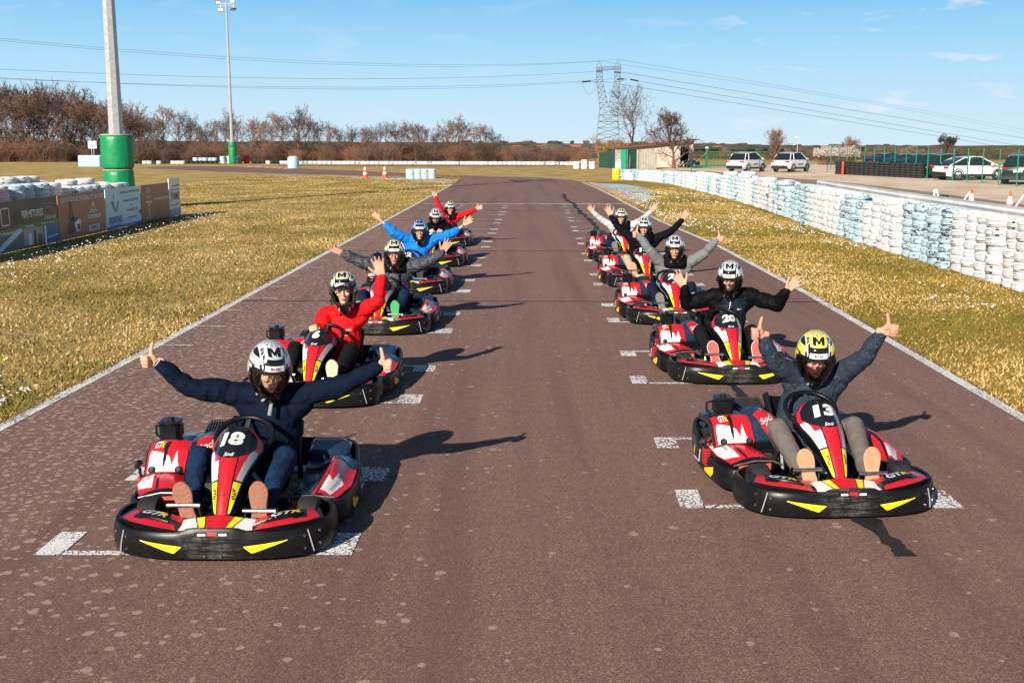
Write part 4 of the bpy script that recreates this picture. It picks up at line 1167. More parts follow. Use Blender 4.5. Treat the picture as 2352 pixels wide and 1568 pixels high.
def driver(k, lab, hel, hx, hy0, hy1, turn, pitch, roll, shl, shr_, el_l, wr_l, el_r, wr_r, tip_l, tip_r, pose_l, pose_r, top, legs, sole, vox=.007, cuff=(1, 1), thick=.0, extras=(), visor=True, smile=True, knees=None, skin=None, scarf=False, headY=.13, vest=None):
    skin = skin or SKIN
    x, fy, yaw, num, _ = KARTS[k]; ky = fy+.97
    KM4 = Matrix.Translation((x, ky, 0))@Matrix.Rotation(radians(yaw), 4, 'Z'); KL = lambda a, b, c: KM4@V((a, b, c))
    base = KL(.04, .25, 0); root = thing('person', lab, 'person', base, 0, 'drivers seated in the go-karts')
    def rel(mb_): mb_.v = [tuple(V(v)-base) for v in mb_.v]; return mb_
    # joints
    hc = at(hx, (hy0+hy1)/2, ky+headY)
    SY = ky+.235
    a, b = at(*shl, SY), at(*shr_, SY); mid = (a+b)/2; half = (b-a)*.5
    if half.length > .200: half = half.normalized()*.200
    a, b = mid-half, mid+half
    ea = arm_solve(a, *el_l, .31); wa = arm_solve(ea, *wr_l, .275); eb = arm_solve(b, *el_r, .31); wb = arm_solve(eb, *wr_r, .275)
    hip = KL(.04, .30, .19); neck = mid+V((0, -.01, .06)); cdir = V((0, -H*.0-1, .12)).normalized(); cdir = (V((0, 0, H))-mid).normalized()
    head_rot = Matrix.Rotation(atan2(-hc.x, hc.y)+0*0, 3, 'Z') if False else Matrix.Rotation(-atan2(hc.x, hc.y)+radians(turn), 3, 'Z')
    head_rot = head_rot@Matrix.Rotation(radians(roll), 3, 'Y')@Matrix.Rotation(radians(pitch), 3, 'X')
    M4h = Matrix.Translation(hc-base)@head_rot.to_4x4()
    kneeL, kneeR = knees or ((-.27, -.15, .445), (.30, -.15, .445))
    kn = [KL(*kneeL), KL(*kneeR)]; hips = [KL(-.06, .24, .17), KL(.14, .24, .17)]; ank = [KL(-.225, -.585, .235), KL(.235, -.585, .235)]
    def torso(mb_, e, mat):
        sp_ = (mid-hip); u = sp_.normalized(); side = (b-a).normalized(); bk = u.cross(side).normalized()
        R = Matrix((side, bk*1.0, u)).transposed()
        mb_.ball(hip, (.165+e, .135+e, .12+e), mat, 18, 12, R)
        mb_.capsule(hip, hip+sp_*.60, .172+e, .190+e, mat, 16, (1.10, .76), side)
        mb_.ball(hip+sp_*.72, (.200+e, .140+e, .18+e), mat, 20, 12, R)
        for q in (a, b): mb_.capsule(mid+V((0, 0, -.02)), q, .088+e, .078+e, mat, 12); mb_.capsule(hip+sp_*.62, q-u*.05, .11+e, .076+e, mat, 12)
        mb_.capsule(mid-u*.03, neck+V((0, -.01, .01)), .075+e, .062+e, mat, 12)
    def sleeve(mb_, p0, p1, r0, r1, mat, sd):
        rr = random.Random(sd); n_ = max(3, int((p1-p0).length/.036)); d = (p1-p0)/n_; ax = d.normalized(); o_ = ax.orthogonal().normalized(); o2 = ax.cross(o_)
        for i_ in range(n_):
            t0, t1 = i_/n_, (i_+1)/n_; k0 = 1+rr.uniform(-.09, .11); off = o_*rr.uniform(-.006, .006)+o2*rr.uniform(-.006, .006)
            mb_.capsule(p0+d*i_+off, p0+d*(i_+1)+off, lerp(r0, r1, t0)*k0, lerp(r0, r1, t1)*(k0-.04), mat, 12)
    def arms(mb_, e, mat, cu):
        for s_, el_, w_, c_ in ((a, ea, wa, cu[0]), (b, eb, wb, cu[1])):
            (mb_.capsule(s_, el_, .066+e*1.2, .047+e*1.25, mat, 12) if e < 0 else sleeve(mb_, s_, el_, .076+e*1.2, .055+e*1.25, mat, k*7+1))
            if c_ > 0:
                (mb_.capsule(el_, el_.lerp(w_, c_), .047+e*1.25, lerp(.046, .030, c_)+e*1.1, mat, 12) if e < 0 else sleeve(mb_, el_, el_.lerp(w_, c_), .055+e*1.25, lerp(.050, .036, c_)+e*1.1, mat, k*7+3))
    # body: one continuous surface
    mb = MB(); torso(mb, -.012, skin); arms(mb, -.010, skin, (1, 1))
    mb.capsule(neck-V((0, 0, .05)), hc+head_rot@V((0, .02, -.10)), .056, .054, skin, 12)
    hm = Matrix.Translation(hc)@head_rot.to_4x4()
    hp = lambda x_, y_, z_: hm@V((x_*1.10, y_*1.04-.038, z_*1.16-.014))
    mb.ball(hp(0, .015, .03), (.075, .095, .095), skin, 20, 14, head_rot); mb.capsule(hp(0, -.015, -.03), hp(0, -.035, -.085), .064, .040, skin, 14)
    mb.ball(hp(0, -.055, .035), (.060, .034, .040), skin, 12, 8, head_rot)
    for s_ in (-1, 1):
        mb.ball(hp(s_*.038, -.060, -.014), (.026, .024, .022), skin, 10, 8, head_rot); mb.capsule(hp(s_*.012, -.088, .028), hp(s_*.050, -.072, .028), .0105, .008, skin, 8)
        mb.ball(hp(s_*.078, .015, 0), (.010, .020, .030), skin, 8, 6, head_rot)
    mb.capsule(hp(0, -.086, .022), hp(0, -.108, -.018), .009, .0135, skin, 8); mb.ball(hp(0, -.080, -.050), (.030, .018, .014), skin, 10, 8, head_rot); mb.ball(hp(0, -.072, -.088), (.022, .018, .016), skin, 10, 8, head_rot)
    for j in range(2):
        mb.capsule(hip, hips[j], .10, .09, skin, 10); mb.capsule(hips[j], kn[j], .078, .054, skin, 10); mb.capsule(kn[j], ank[j], .050, .036, skin, 10)
        mb.capsule(ank[j], ank[j]+V((0, -.06, .06)), .036, .028, skin, 8)
    for (w_, el_, tp, pose, sg) in ((wa, ea, tip_l, pose_l, -1), (wb, eb, tip_r, pose_r, 1)):
        if pose in ('thumb',):
            fd = V((sg, 0, .10)); sd = V((-sg*.05, -.03, 1)); nd = V((0, -1, 0)); fd = fd-V((0, .15, 0))
            hand(mb, w_+V((0, 0, .008)), fd, sd, nd, 'thumb', skin)
        elif pose == 'grip':
            fd = KL(sg*.0, -1, .3)-KL(0, 0, 0); hand(mb, w_, fd, V((-sg*.9, 0, .6)), V((-sg*.3, .1, -1)), 'grip', skin)
        else:
            tpt = at(*tp, w_.y-.03); fd = tpt-w_; inner = V((-sg, 0, .35)); hand(mb, w_, fd, inner, V((0, -1, .05)), pose, skin, min(1.12, max(.92, fd.length/.195)))
    me = voxel(rel(mb), min(vox, .0055 if vox < .0085 else .0075), [skin], 1, 'body'); bd = link('body', me, root)
    add_face(None, bd, M4h, skin, smile, k)
    # clothes
    mb = MB(); torso(mb, .010+thick, MATS[top]); arms(mb, .010+thick, MATS[top], cuff)
    if scarf: pass
    me = voxel(rel(mb), vox+.001, [MATS[top]], 3, 'top', fold(k*3.1, .0085 if thick < .01 else .011, 9 if thick < .01 else 15)); tp_o = link({'s': 'sweater', 'h': 'shirt', 'j': 'jacket'}[top[0] if top[0] in 'shj' else 's'], me, root)
    mb = MB()
    for j in range(2):
        mb.capsule(hip, hips[j], .135, .105, MATS[legs], 12); mb.capsule(hips[j], kn[j], .102, .078, MATS[legs], 14); mb.capsule(kn[j], kn[j].lerp(ank[j], .95), .074, .060, MATS[legs], 14)
    me = voxel(rel(mb), vox+.001, [MATS[legs]], 3, 'trousers', fold(k*1.7+9, .006, 12)); link('trousers', me, root)
    # shoes, soles towards the camera on the pedals
    for j, sg in ((0, -1), (1, 1)):
        c = KL(sg*.228, -.690, .298); tl = -.24 if sg < 0 else -.03; up = V((tl, .10, 1)).normalized(); side = V((1, 0, -tl)).normalized(); fwd = up.cross(side)
        if fwd.y > 0: fwd = -fwd
        outl = [(-.034, -.128), (.032, -.128), (.046, -.095), (.042, -.03), (.054, .045), (.054, .085), (.030, .124), (0, .136), (-.026, .126), (-.052, .085), (-.052, .03), (-.040, -.04), (-.046, -.095)]
        if sg < 0: outl = [(-x_, y_) for x_, y_ in reversed(outl)]
        o2 = sp_path(outl+[outl[0]], 3)[:-1]
        mb = MB(); fnm = lambda x_, y_, z_: c+side*x_+up*y_+fwd*z_
        usole, upper = sole
        mb.capsule(c-fwd*.035+up*.075, c-fwd*.045-up*.08, .040, .038, MATS[upper], 12, (1.0, .8), side); mb.capsule(c-fwd*.045-up*.085, KL(sg*.228, -.60, .26), .038, .046, MATS[upper], 12)
        sh = link('shoe', voxel(rel(mb), .007, [MATS[upper]], 2, 'shoe'), root)
        mb = MB(); mb.prism([(p.x, p.y) for p in o2], -.030, 0, MATS[usole], fnm)
        rim = 'sole_white' if usole == 'sole_red' else usole
        mb.tube([fnm(p.x, p.y, -.006) for p in o2]+[fnm(o2[0].x, o2[0].y, -.006)], .005, MATS[rim], 5, False)
        for q in range(9):
            yy = -.115+q*.03; ww = (.026, .030, .030, .030, .036, .040, .040, .036, .022)[q]
            mb.box(fnm(0, yy, .001), (ww*2, .004, .011), MATS[usole], Matrix((side, fwd, up)).transposed()) if usole != 'sole_red' else None
        so_ = rel(mb).obj('sole', sh, 40)
    # helmet
    shell, vis, badge, let = helmet_meshes(hel)
    ho = link('helmet', shell, root); ho.matrix_local = M4h
    if visor: link('visor', vis, ho)
    else:
        vo_ = link('visor', vis, ho); vo_.rotation_euler = (radians(-58), 0, 0)
    link('badge', badge, ho); link('lettering', let, ho)
    if scarf:
        mb = MB(); r_ = random.Random(k); pts = []
        cc = mid+V((0, -.02, .035))
        for i in range(25):
            t = 2*pi*i/24; pts.append(cc+V((cos(t)*.125, sin(t)*.115-.01, .008*sin(3*t)-.03*(sin(t) < -.3))))
        mb.tube(pts, [.058]*25, MATS['s_black'], 10, False); pts = [p+V((0, -.005, .055)) for p in pts]; mb.tube(pts, [.05]*25, MATS['s_black'], 10, False)
        link('neck_warmer', voxel(rel(mb), .010, [MATS['s_black']], 3, 'neck_warmer', fold(k, .006, 16)), root)
    for ex in extras:
        mb = MB()
        if ex[0] == 'band':                      # wrist band: side, fraction, material
            e_, w_ = (ea, wa) if ex[1] < 0 else (eb, wb); d = (w_-e_).normalized(); p = e_+d*((w_-e_).length*ex[2]); mb.tube([p-d*ex[4], p+d*ex[4]], [ex[5]]*2, MATS[ex[3]], 16)
            if len(ex) > 7: mb.box(p+V((0, -ex[5], 0)), (.03, .008, .026), MATS[ex[3]], None, .003)
            rel(mb).obj(ex[6], root, 40)
        elif ex[0] == 'text':                    # chest lettering
            n_ = -(neck-hip).cross(b-a).normalized(); n_ = n_ if n_.y < 0 else -n_; sd = (b-a).normalized(); up_ = sd.cross(n_).normalized(); up_ = up_ if up_.z > 0 else -up_
            o_ = hip+(mid-hip)*ex[3]+sd*ex[2]
            from mathutils.bvhtree import BVHTree
            bv = BVHTree.FromPolygons([v.co for v in tp_o.data.vertices], [tuple(p.vertices) for p in tp_o.data.polygons])
            def mpx(x_, y_):
                p = o_+sd*x_+up_*y_+n_*.4-base; h = bv.ray_cast(p, -n_, 1.0); q = h[0] if h[0] else p-n_*.25
                return q+n_*.006
            add_text(mb, ex[1], mpx, ex[4], MATS[ex[5]], ex[6], .03, 2); mb.obj('lettering', tp_o, 0)
        elif ex[0] == 'strip':                   # raised strip on the chest between two (side, along) points
            n_ = V((0, -1, .1)).normalized()
            from mathutils.bvhtree import BVHTree
            bv = BVHTree.FromPolygons([v.co for v in tp_o.data.vertices], [tuple(p.vertices) for p in tp_o.data.polygons]); sd = (b-a).normalized(); pts = []
            for i in range(9):
                s0, t0 = lerp(ex[1][0], ex[2][0], i/8), lerp(ex[1][1], ex[2][1], i/8); p = hip+(mid-hip)*t0+sd*s0-base-n_*-.5
                h = bv.ray_cast(p, -n_, 1.2); pts.append((h[0] if h[0] else p-n_*.36)+n_*.002)
            mb.tube(pts, ex[3], MATS[ex[4]], 8, True, (1.0, .35) if ex[3] > .008 else None, V((1, 0, 0))); mb.obj(ex[5], root, 40)
        elif ex[0] == 'strap':
            p0 = M4h@V((.005, -.12, -.195)); mb.tube([p0, p0+V((-.004, -.03, -.04)), p0+V((-.012, -.035, -.085))], .012, MATS['strap_grey'], 8, True, (1.0, .3), V((1, 0, 0))); mb.obj('chin_strap', ho if False else root, 40)
        elif ex[0] == 'collar':
            for sg in (-1, 1):
                c0 = mid-base+V((sg*.03, -.105, .055)); mb.add([c0+V((sg*.045, .05, .03)), c0+V((-sg*.028, -.012, -.018)), c0+V((sg*.005, -.022, -.062)), c0+V((sg*.085, .005, -.012)), c0+V((sg*.045, .05, .022)), c0+V((-sg*.028, -.006, -.024)), c0+V((sg*.005, -.014, -.068)), c0+V((sg*.085, .012, -.020))], [(0, 1, 2, 3), (7, 6, 5, 4), (0, 4, 5, 1), (1, 5, 6, 2), (2, 6, 7, 3), (3, 7, 4, 0)], MATS[top])
            mb.obj('collar', root, 0, True)
    if vest:
        mb = MB(); torso(mb, .0125+thick, MATS[vest]); me = voxel(rel(mb), vox+.001, [MATS[vest]], 3, 'vest', fold(k*3.1, .0085, 12))
        bm = bmesh.new(); bm.from_mesh(me); sd = (b-a).normalized(); c0 = mid-base
        kill = [v for v in bm.verts if abs((v.co-c0).dot(sd)) > .135 or v.co.y > c0.y+.02 or v.co.z > c0.z+.03]
        bmesh.ops.delete(bm, geom=kill, context='VERTS'); bm.to_mesh(me); bm.free()
        link('jacket_front_panel', me, root)
    return root
cloth('s_navy', (.004, .009, .022), .85); cloth('h_red', (.60, .010, .014), .65, bmp=.6); cloth('j_grey', (.040, .042, .058), .38, bmp=.9, bs=14, stretch=(1, 1, 3), spec=.5, bd=.03)
cloth('s_blue', (.010, .19, .62), .75); cloth('s_black', (.006, .006, .008), .85); cloth('s_darknavy', (.004, .005, .010), .8); cloth('s_red', (.55, .012, .018), .8)
cloth('j_black', (.004, .004, .005), .6); cloth('j_navy_panel', (.010, .016, .028), .55); cloth('s_palegrey', (.50, .50, .50), .9)
weave('h_dotted', (.012, .020, .036), (.16, .22, .29), 210); weave('s_striped', (.075, .078, .082), (.26, .27, .28), 420, 'stripes')
cloth('denim', (.008, .022, .055), .8, vs=8, var=.5); cloth('dark_denim', (.008, .014, .035), .8, vs=8, var=.4); cloth('charcoal', (.009, .009, .011), .75); cloth('beige', (.42, .34, .24), .8); weave('plaid', (.115, .094, .086), (.165, .137, .126), 700, 'plaid')
for nm, cc in (('sole_brown', (.30, .125, .075)), ('sole_cream', (.62, .52, .36)), ('sole_green', (.045, .36, .12)), ('sole_red', (.66, .10, .09)), ('sole_white', (.7, .7, .68)), ('sole_tan', (.50, .28, .15)), ('sole_grey', (.16, .15, .14)), ('sole_black', (.02, .02, .02))):
    M(nm, cc, .7, var=.15, vs=20, bmp=.5, bs=120, dirt=tuple(x*.4 for x in cc), dirt_amt=.25)
for nm, cc in (('shoe_brown', (.12, .05, .03)), ('shoe_dark', (.02, .02, .024)), ('shoe_grey', (.12, .12, .12)), ('strap_grey', (.20, .20, .20)), ('watch_brown', (.10, .02, .012)), ('band_black', (.012, .012, .014)), ('cuff_white', (.74, .76, .82)), ('print_white', (.8, .8, .8)), ('belt_orange', (.5, .2, .05))):
    M(nm, cc, .6, var=.1)
driver(0, 'driver in navy sweater and silver helmet giving two thumbs up in kart 18', 'silver', 618.5, 772, 919, 12, 16, 3, (560, 906), (702, 906), (436, 890), (361, 832), (788, 884), (871, 843), None, None, 'thumb', 'thumb', 's_navy', 'denim', ('sole_brown', 'shoe_brown'), .0075,
       (.90, .96), extras=(('band', -1, .93, 'cuff_white', .020, .036, 'shirt_cuff'), ('band', 1, .985, 'watch_brown', .011, .034, 'wristwatch', 1), ('strap',)))
driver(1, 'driver in red collared shirt with one arm raised, hand open, in kart 6', 'pale', 790, 623, 709, -6, 0, -3, (748, 722), (834, 712), (730, 768), (723, 752), (869, 692), (877, 634), (720, 740), (862, 576), 'grip', 'open', 'h_red', 'charcoal', ('sole_cream', 'shoe_grey'), .0085,
       (.95, .93), extras=(('band', 1, .95, 'band_black', .012, .034, 'bracelet'), ('text', 'TMAC', .075, .72, .030, 'print_white', .085), ('text', 'LES TRAVAUX', .075, .62, .012, 'print_white', .075), ('collar',)), visor=False, smile=False)
driver(2, 'driver in dark grey padded jacket with both arms out, behind kart 6', 'pale', 906, 551, 615, -2, 2, 0, (882, 618), (940, 612), (831, 602), (789, 583), (979, 602), (1017, 580), (752, 562), (1034, 548), 'ok', 'open', 'j_grey', 'denim', ('sole_green', 'shoe_dark'), .009,
       (.96, .96), .014, extras=(('strip', (.06, .95), (.11, .45), .022, 's_black', 'lanyard'),), smile=False, scarf=True, skin=SKIN2)
driver(3, 'driver in bright blue pullover and blue helmet with arms spread wide', 'blue', 964, 506, 556, 0, 2, 0, (930, 550), (998, 552), (905, 534), (871, 503), (1037, 537), (1066, 516), (855, 487), (1087, 499), 'open', 'open', 's_blue', 'dark_denim', ('sole_black', 'shoe_dark'), .009,
       (.50, .45), .006, extras=(('band', 1, .93, 'band_black', .008, .030, 'bracelet'),))
driver(4, 'driver all in black behind the blue pullover driver, hands on the wheel', 'silver', 1001, 476, 523, 0, 14, 0, (988, 520), (1024, 521), (982, 534), (991, 530), (1032, 536), (1012, 530), (995, 528), (1008, 528), 'grip', 'grip', 's_black', 'charcoal', ('sole_black', 'shoe_dark'), .010, (.93, .93), .006, scarf=True)
driver(5, 'driver in red sweater farthest back in the left column, arms raised unevenly', 'pale', 1034, 464, 496, 4, 0, 0, (1020, 499), (1049, 499), (1010, 477), (1000.5, 453), (1072, 491), (1093, 480), (993, 439), (1110, 474), 'open', 'open', 's_red', 'charcoal', ('sole_black', 'shoe_dark'), .010, (.95, .95))
driver(6, 'driver in dotted dark shirt and yellow helmet giving two thumbs up in kart 13', 'yellow', 1872, 750, 883, 9, 16, 0, (1824, 862), (1926, 862), (1776, 830), (1752, 770), (1983, 822), (2028, 762), None, None, 'thumb', 'thumb', 'h_dotted', 'plaid', ('sole_tan', 'shoe_grey'), .0075,
       (.82, .84), extras=(), scarf=False, smile=False, skin=SKIN2)
driver(7, 'driver in black jacket with dark blue front waving both open hands in kart 20', 'silver', 1677, 591, 683, -4, 14, 0, (1642, 680), (1722, 678), (1580, 696), (1571, 658), (1786, 700), (1807, 666), (1545, 618), (1841, 638), 'open', 'open', 'j_black', 'charcoal', ('sole_red', 'shoe_dark'), .0085,
       (.93, .93), .006, extras=(('strip', (-.025, .98), (-.025, .42), .004, 'print_white', 'zip'), ('text', 'TEAM AGC', .09, .80, .016, 'print_white', .07)), vest='j_navy_panel')
driver(8, 'driver in grey striped sweater and black neck warmer giving two thumbs up', 'silver', 1550, 539, 602, 0, 6, 0, (1518, 604), (1580, 606), (1493, 576), (1467, 541), (1620, 581), (1646, 551), None, None, 'thumb', 'thumb', 's_striped', 'dark_denim', ('sole_grey', 'shoe_dark'), .009, (.95, .95), scarf=True, smile=False)
driver(9, 'driver in black sweater and beige trousers with both palms raised high', 'silver', 1480, 498, 547, -5, 6, 2, (1453, 550), (1506, 550), (1423, 525), (1403, 496), (1542, 531), (1568, 505), (1391, 468), (1583, 477), 'open', 'open', 's_darknavy', 'beige', ('sole_tan', 'shoe_grey'), .010, (.96, .96), scarf=True)
driver(10, 'driver in pale grey sweater farthest back in the right column, arms raised', 'pale', 1427, 480, 518, 0, 4, 0, (1410, 523), (1450, 520), (1383, 505), (1362, 488), (1474, 505), (1495, 486), (1350, 470), (1510, 468), 'open', 'open', 's_palegrey', 'dark_denim', ('sole_grey', 'shoe_grey'), .010, (.95, .95), scarf=True)
# ================================================================== tyre barriers
def tyre_paint(name, col, dark=.30, tint=(.03, .03, .032)):
    """thick barrier paint flaking off black rubber, different on every tyre"""
    m, nt, b = new_mat(name); vec = coords(nt)
    oi = nt.nodes.new('ShaderNodeObjectInfo'); ad = nt.nodes.new('ShaderNodeVectorMath'); ad.operation = 'ADD'
    cb = nt.nodes.new('ShaderNodeCombineXYZ'); r10 = mth(nt, 'MULTIPLY', oi.outputs['Random'], 97.0)
    for i in range(3): nt.links.new(r10, cb.inputs[i])
    nt.links.new(vec, ad.inputs[0]); nt.links.new(cb.outputs[0], ad.inputs[1])
    ms = nt.nodes.new('ShaderNodeVectorMath'); ms.operation = 'MULTIPLY'; ms.inputs[1].default_value = (1, 1, 2.6); nt.links.new(ad.outputs[0], ms.inputs[0])
    n1 = noi(nt, ms.outputs[0], 5.5, 8, .78); n2 = noi(nt, ms.outputs[0], 26, 5, .7)
    thr = mth(nt, 'ADD', mth(nt, 'MULTIPLY', oi.outputs['Random'], .10), dark)
    f = mth(nt, 'LESS_THAN', mth(nt, 'ADD', mth(nt, 'MULTIPLY', n1, .75), mth(nt, 'MULTIPLY', n2, .25)), thr)
    c = mix(nt, ramp(nt, n2, [(.3, (0, 0, 0)), (.7, (1, 1, 1))]).outputs[0], tuple(x*.80 for x in col), col)
    c = mix(nt, mth(nt, 'MULTIPLY', mth(nt, 'LESS_THAN', noi(nt, vec, 3.0, 4), .36), .35), c, (.52, .38, .27))
    nt.links.new(mix(nt, f, c, tint), b.inputs['Base Color']); b.inputs['Roughness'].default_value = .6; b.inputs['Specular IOR Level'].default_value = .35
    bump(nt, b, n2, .3, .006); return m
TW, TBL = tyre_paint('white_painted_rubber', (.84, .81, .80), .335), tyre_paint('blue_painted_rubber', (.56, .73, .80), .39)
TBK = M('black_rubber', (.016, .016, .018), .75, var=.4, vs=5, bmp=.3, bs=30, dirt=(.07, .06, .055), dirt_amt=.2)
GRV = M('tyre_groove', (.035, .035, .038), .9)
def tyre_prof(R, h, k=1.0):
    r = R; a = h/2
    return [(r*.55, -a*.75), (r*.60, -a), (r*.82, -a*1.0), (r*.95, -a*.80), (r*.99, -a*.52), (r*.965, -a*.46), (r*.965, -a*.38), (r*1.0, -a*.32), (r*1.0, -a*.05), (r*.97, -a*.02), (r*.97, a*.05), (r*1.0, a*.08),
            (r*1.0, a*.34), (r*.965, a*.38), (r*.965, a*.46), (r*.99, a*.52), (r*.95, a*.80), (r*.82, a), (r*.60, a), (r*.55, a*.75), (r*.62, a*.5), (r*.66, 0), (r*.62, -a*.5)]
_ty = {}
def tyre_mesh(mat, var=0, n=28):
    key = (mat.name, var, n)
    if key in _ty: return _ty[key]
    r_ = random.Random(var+5); R = .300+.012*var; mb = MB()
    prof = tyre_prof(R, .170)
    ph = r_.uniform(0, 6)
    mb.lathe(prof, mat, n, closed=True, rf=lambda a, r, z: 1+.010*sin(2*a+ph)+(.012*(1 if int(a/(2*pi)*n) % 2 else -1) if r > R*.9 and abs(z) > .045 and n > 20 else 0))
    kg = mb.mi(GRV)
    for fi, f in enumerate(mb.f):
        rr = [math.hypot(mb.v[q][0], mb.v[q][1]) for q in f]; az_ = atan2(mb.v[f[0]][1], mb.v[f[0]][0])
        if max(rr) < R*.985 and min(rr) > R*.94 and mnoise.noise(V((az_*2.2, var*3.1, mb.v[f[0]][2]*30))) > -.22: mb.m[fi] = kg
    _ty[key] = mb.mesh('tyre', 50); return _ty[key]
_st = {}
def stack_mesh(mat, k, var, n=16):
    key = (mat.name, k, var, n)
    if key in _st: return _st[key]
    r_ = random.Random(var*7+k); mb = MB()
    for i in range(k):
        R = .305+r_.uniform(-.012, .012); dx, dy = r_.uniform(-.022, .022), r_.uniform(-.022, .022)
        p = [(q, z) for q, z in tyre_prof(R, .166)][::1]
        p = [p[j] for j in (0, 1, 2, 3, 5, 7, 12, 14, 16, 17, 18, 19, 21)]
        mb.lathe(p, mat, n, (dx, dy, .085+.168*i), None, True)
    _st[key] = mb.mesh('tyre_stack', 50); return _st[key]
rt = random.Random(11)
def tyre_stack(x, y, k, mat, lab, group, near=True, z=0.0, lean=0):
    if near:
        r = thing('tyre_stack', lab, 'tyre stack', (x, y, z), rt.uniform(0, 6), group)
        lx, ly = rt.uniform(-.012, .012), rt.uniform(-.012, .012)
        for i in range(k):
            o = link('tyre', tyre_mesh(mat, rt.randrange(3)), r, (lx*i+rt.uniform(-.018, .018), ly*i+rt.uniform(-.018, .018), .086+.168*i))
            o.rotation_euler = (rt.uniform(-.03, .03), rt.uniform(-.03, .03), rt.uniform(0, 6))
    else:
        r = link('tyre_stack', stack_mesh(mat, k, rt.randrange(3)), None, (x, y, z)); r.rotation_euler = (0, 0, rt.uniform(0, 6))
        tag(r, lab, 'tyre stack', group)
    return r
WL = 'stack of worn white-painted tyres in the long barrier beside the daisy verge'; BL = 'stack of pale blue tyres with black scuffs in the barrier beside the daisy verge'
WB = 'white tyre stack of the rear row, behind the guard rail'; BB = 'pale blue tyre stack of the rear row, behind the guard rail'
wall = [(8.45, 17.2), (8.55, 27), (8.75, 33), (9.35, 43), (9.5, 50), (9.45, 61), (9.3, 68), (8.4, 73), (6.9, 76.2)]
wv = [V((a, b)) for a, b in wall]; L = [0]
for a, b in zip(wv, wv[1:]): L.append(L[-1]+(b-a).length)
def wp(d):
    for i in range(len(wv)-1):
        if d <= L[i+1]: return wv[i].lerp(wv[i+1], (d-L[i])/(L[i+1]-L[i])), (wv[i+1]-wv[i]).normalized()
    return wv[-1], (wv[-1]-wv[-2]).normalized()
d = 0.0; i = 0; col = 0; left = 9
while d < L[-1]:
    p, t = wp(d); n = V((t.y, -t.x))
    if left == 0:
        col = 1-col; left = (5 if col else 5) if p.y < 36 else rt.choice((3, 4, 6)) if col else rt.choice((2, 3, 5))
    left -= 1
    hgt = 7.2 if p.y < 40 else 6.8 if p.y < 52 else 5.6 if p.y < 64 else 4.2
    k = max(2, int(hgt+rt.uniform(-.45, .45)))
    mat = TBL if (rt.random() < (.5 if p.y > 36 else .94 if col else 0)) else TW
    q = p+n*(.31+rt.uniform(-.05, .05))
    tyre_stack(q.x, q.y, k, mat, BL if mat is TBL else WL, 'painted tyre wall along the verge', p.y < 44)
    if rt.random() < .8:                                             # second row
        q2 = p+n*(1.16+rt.uniform(-.05, .05)); m2 = TBL if rt.random() < .3 else TW
        tyre_stack(q2.x, q2.y+.2, max(2, k-1+(p.y > 50)), m2, BB if m2 is TBL else WB, 'rear row of the tyre wall', p.y < 30)
    d += .59; i += 1
# guard rail between the rows
GALV = M('galvanised_steel', (.50, .50, .51), .45, .5, var=.12, vs=8, dirt=(.25, .16, .1), dirt_amt=.2); RAILW = M('rail_white', (.66, .66, .65), .5, var=.1, vs=4, dirt=(.25, .2, .16), dirt_amt=.3)
r = thing('guard_rail', 'weathered white steel guard rail between the two rows of tyres', 'guard rail', (9.3, 17, 0))
mb = MB(); P = []
for dd in range(0, 20):
    p, t = wp(dd); n = V((t.y, -t.x)); P.append(p+n*.72-V((9.3, 17)))
band(mb, P, [(-.02, 1.33), (.02, 1.33), (.045, 1.28), (.02, 1.23), (.045, 1.17), (.02, 1.11), (-.02, 1.11), (.0, 1.17), (-.03, 1.23), (.0, 1.28)], RAILW)
mb.obj('rail', r, 40, True)
for j in range(0, 20, 3):
    mb = MB(); mb.box((P[j].x+.08, P[j].y, .58), (.08, .08, 1.16), GALV); mb.obj('post', r)
# left tyre pile behind the banners
LL = 'stack of pale blue tyres in the pile behind the banner wall'; LW = 'stack of flaking white tyres in the pile behind the banner wall'
pile = []
for j in range(16):
    y = 27.6+.64*j; x = -13.9+.075*j; k = 8 if j < 9 else 7
    pile.append((x, y, k, TBL if j in (5, 6, 7, 12, 15) or (j < 5 and j % 2) else TW))
    if j > 2: pile.append((x-.72, y+.45, k+(rt.random() < .4), TW if rt.random() < .7 else TBL))
    if j > 7 : pile.append((x+.95, y+.2, 6, TW if rt.random() < .7 else TBL))
for (x, y, k, m_) in pile: tyre_stack(x, y, k, m_, LL if m_ is TBL else LW, 'tyre pile behind the banners', True)
# other tyre groups in the infield
for j in range(4): tyre_stack(g(944+16*j, 411).x, 77+.1*j, 4, TBL, 'pale blue tyre stack beside the two infield cones', 'small tyre island by the cones', False)
for j in range(3): tyre_stack(g(950+16*j, 411).x, 77.9, 4, TBL, 'pale blue tyre stack beside the two infield cones', 'small tyre island by the cones', False)
for j in range(5): tyre_stack(g(449+11*j, 376).x, 131+.2*(j % 2), 4, TW if j == 0 else TBL, 'scuffed tyre stack in the row left of the distant floodlight mast', 'row of tyres left of the distant mast', False)
for j, (px, k) in enumerate(((514, 5), (526, 5), (534, 6), (546, 5), (552, 5))): tyre_stack(g(px, 376).x, 130.5+.5*(j % 2), k, TBL, 'pale blue tyre stack at the foot of the distant floodlight mast', 'tyres round the distant mast', False)
for j in range(5): tyre_stack(g(1324+9*j, 388).x, 106+.5*(j % 2), 4 if j != 2 else 5, TW, 'white tyre stack in the clump left of the green fence', 'white tyre clump by the shed', False)
FT = 'low pair of painted tyres in the far line along the tree belt'
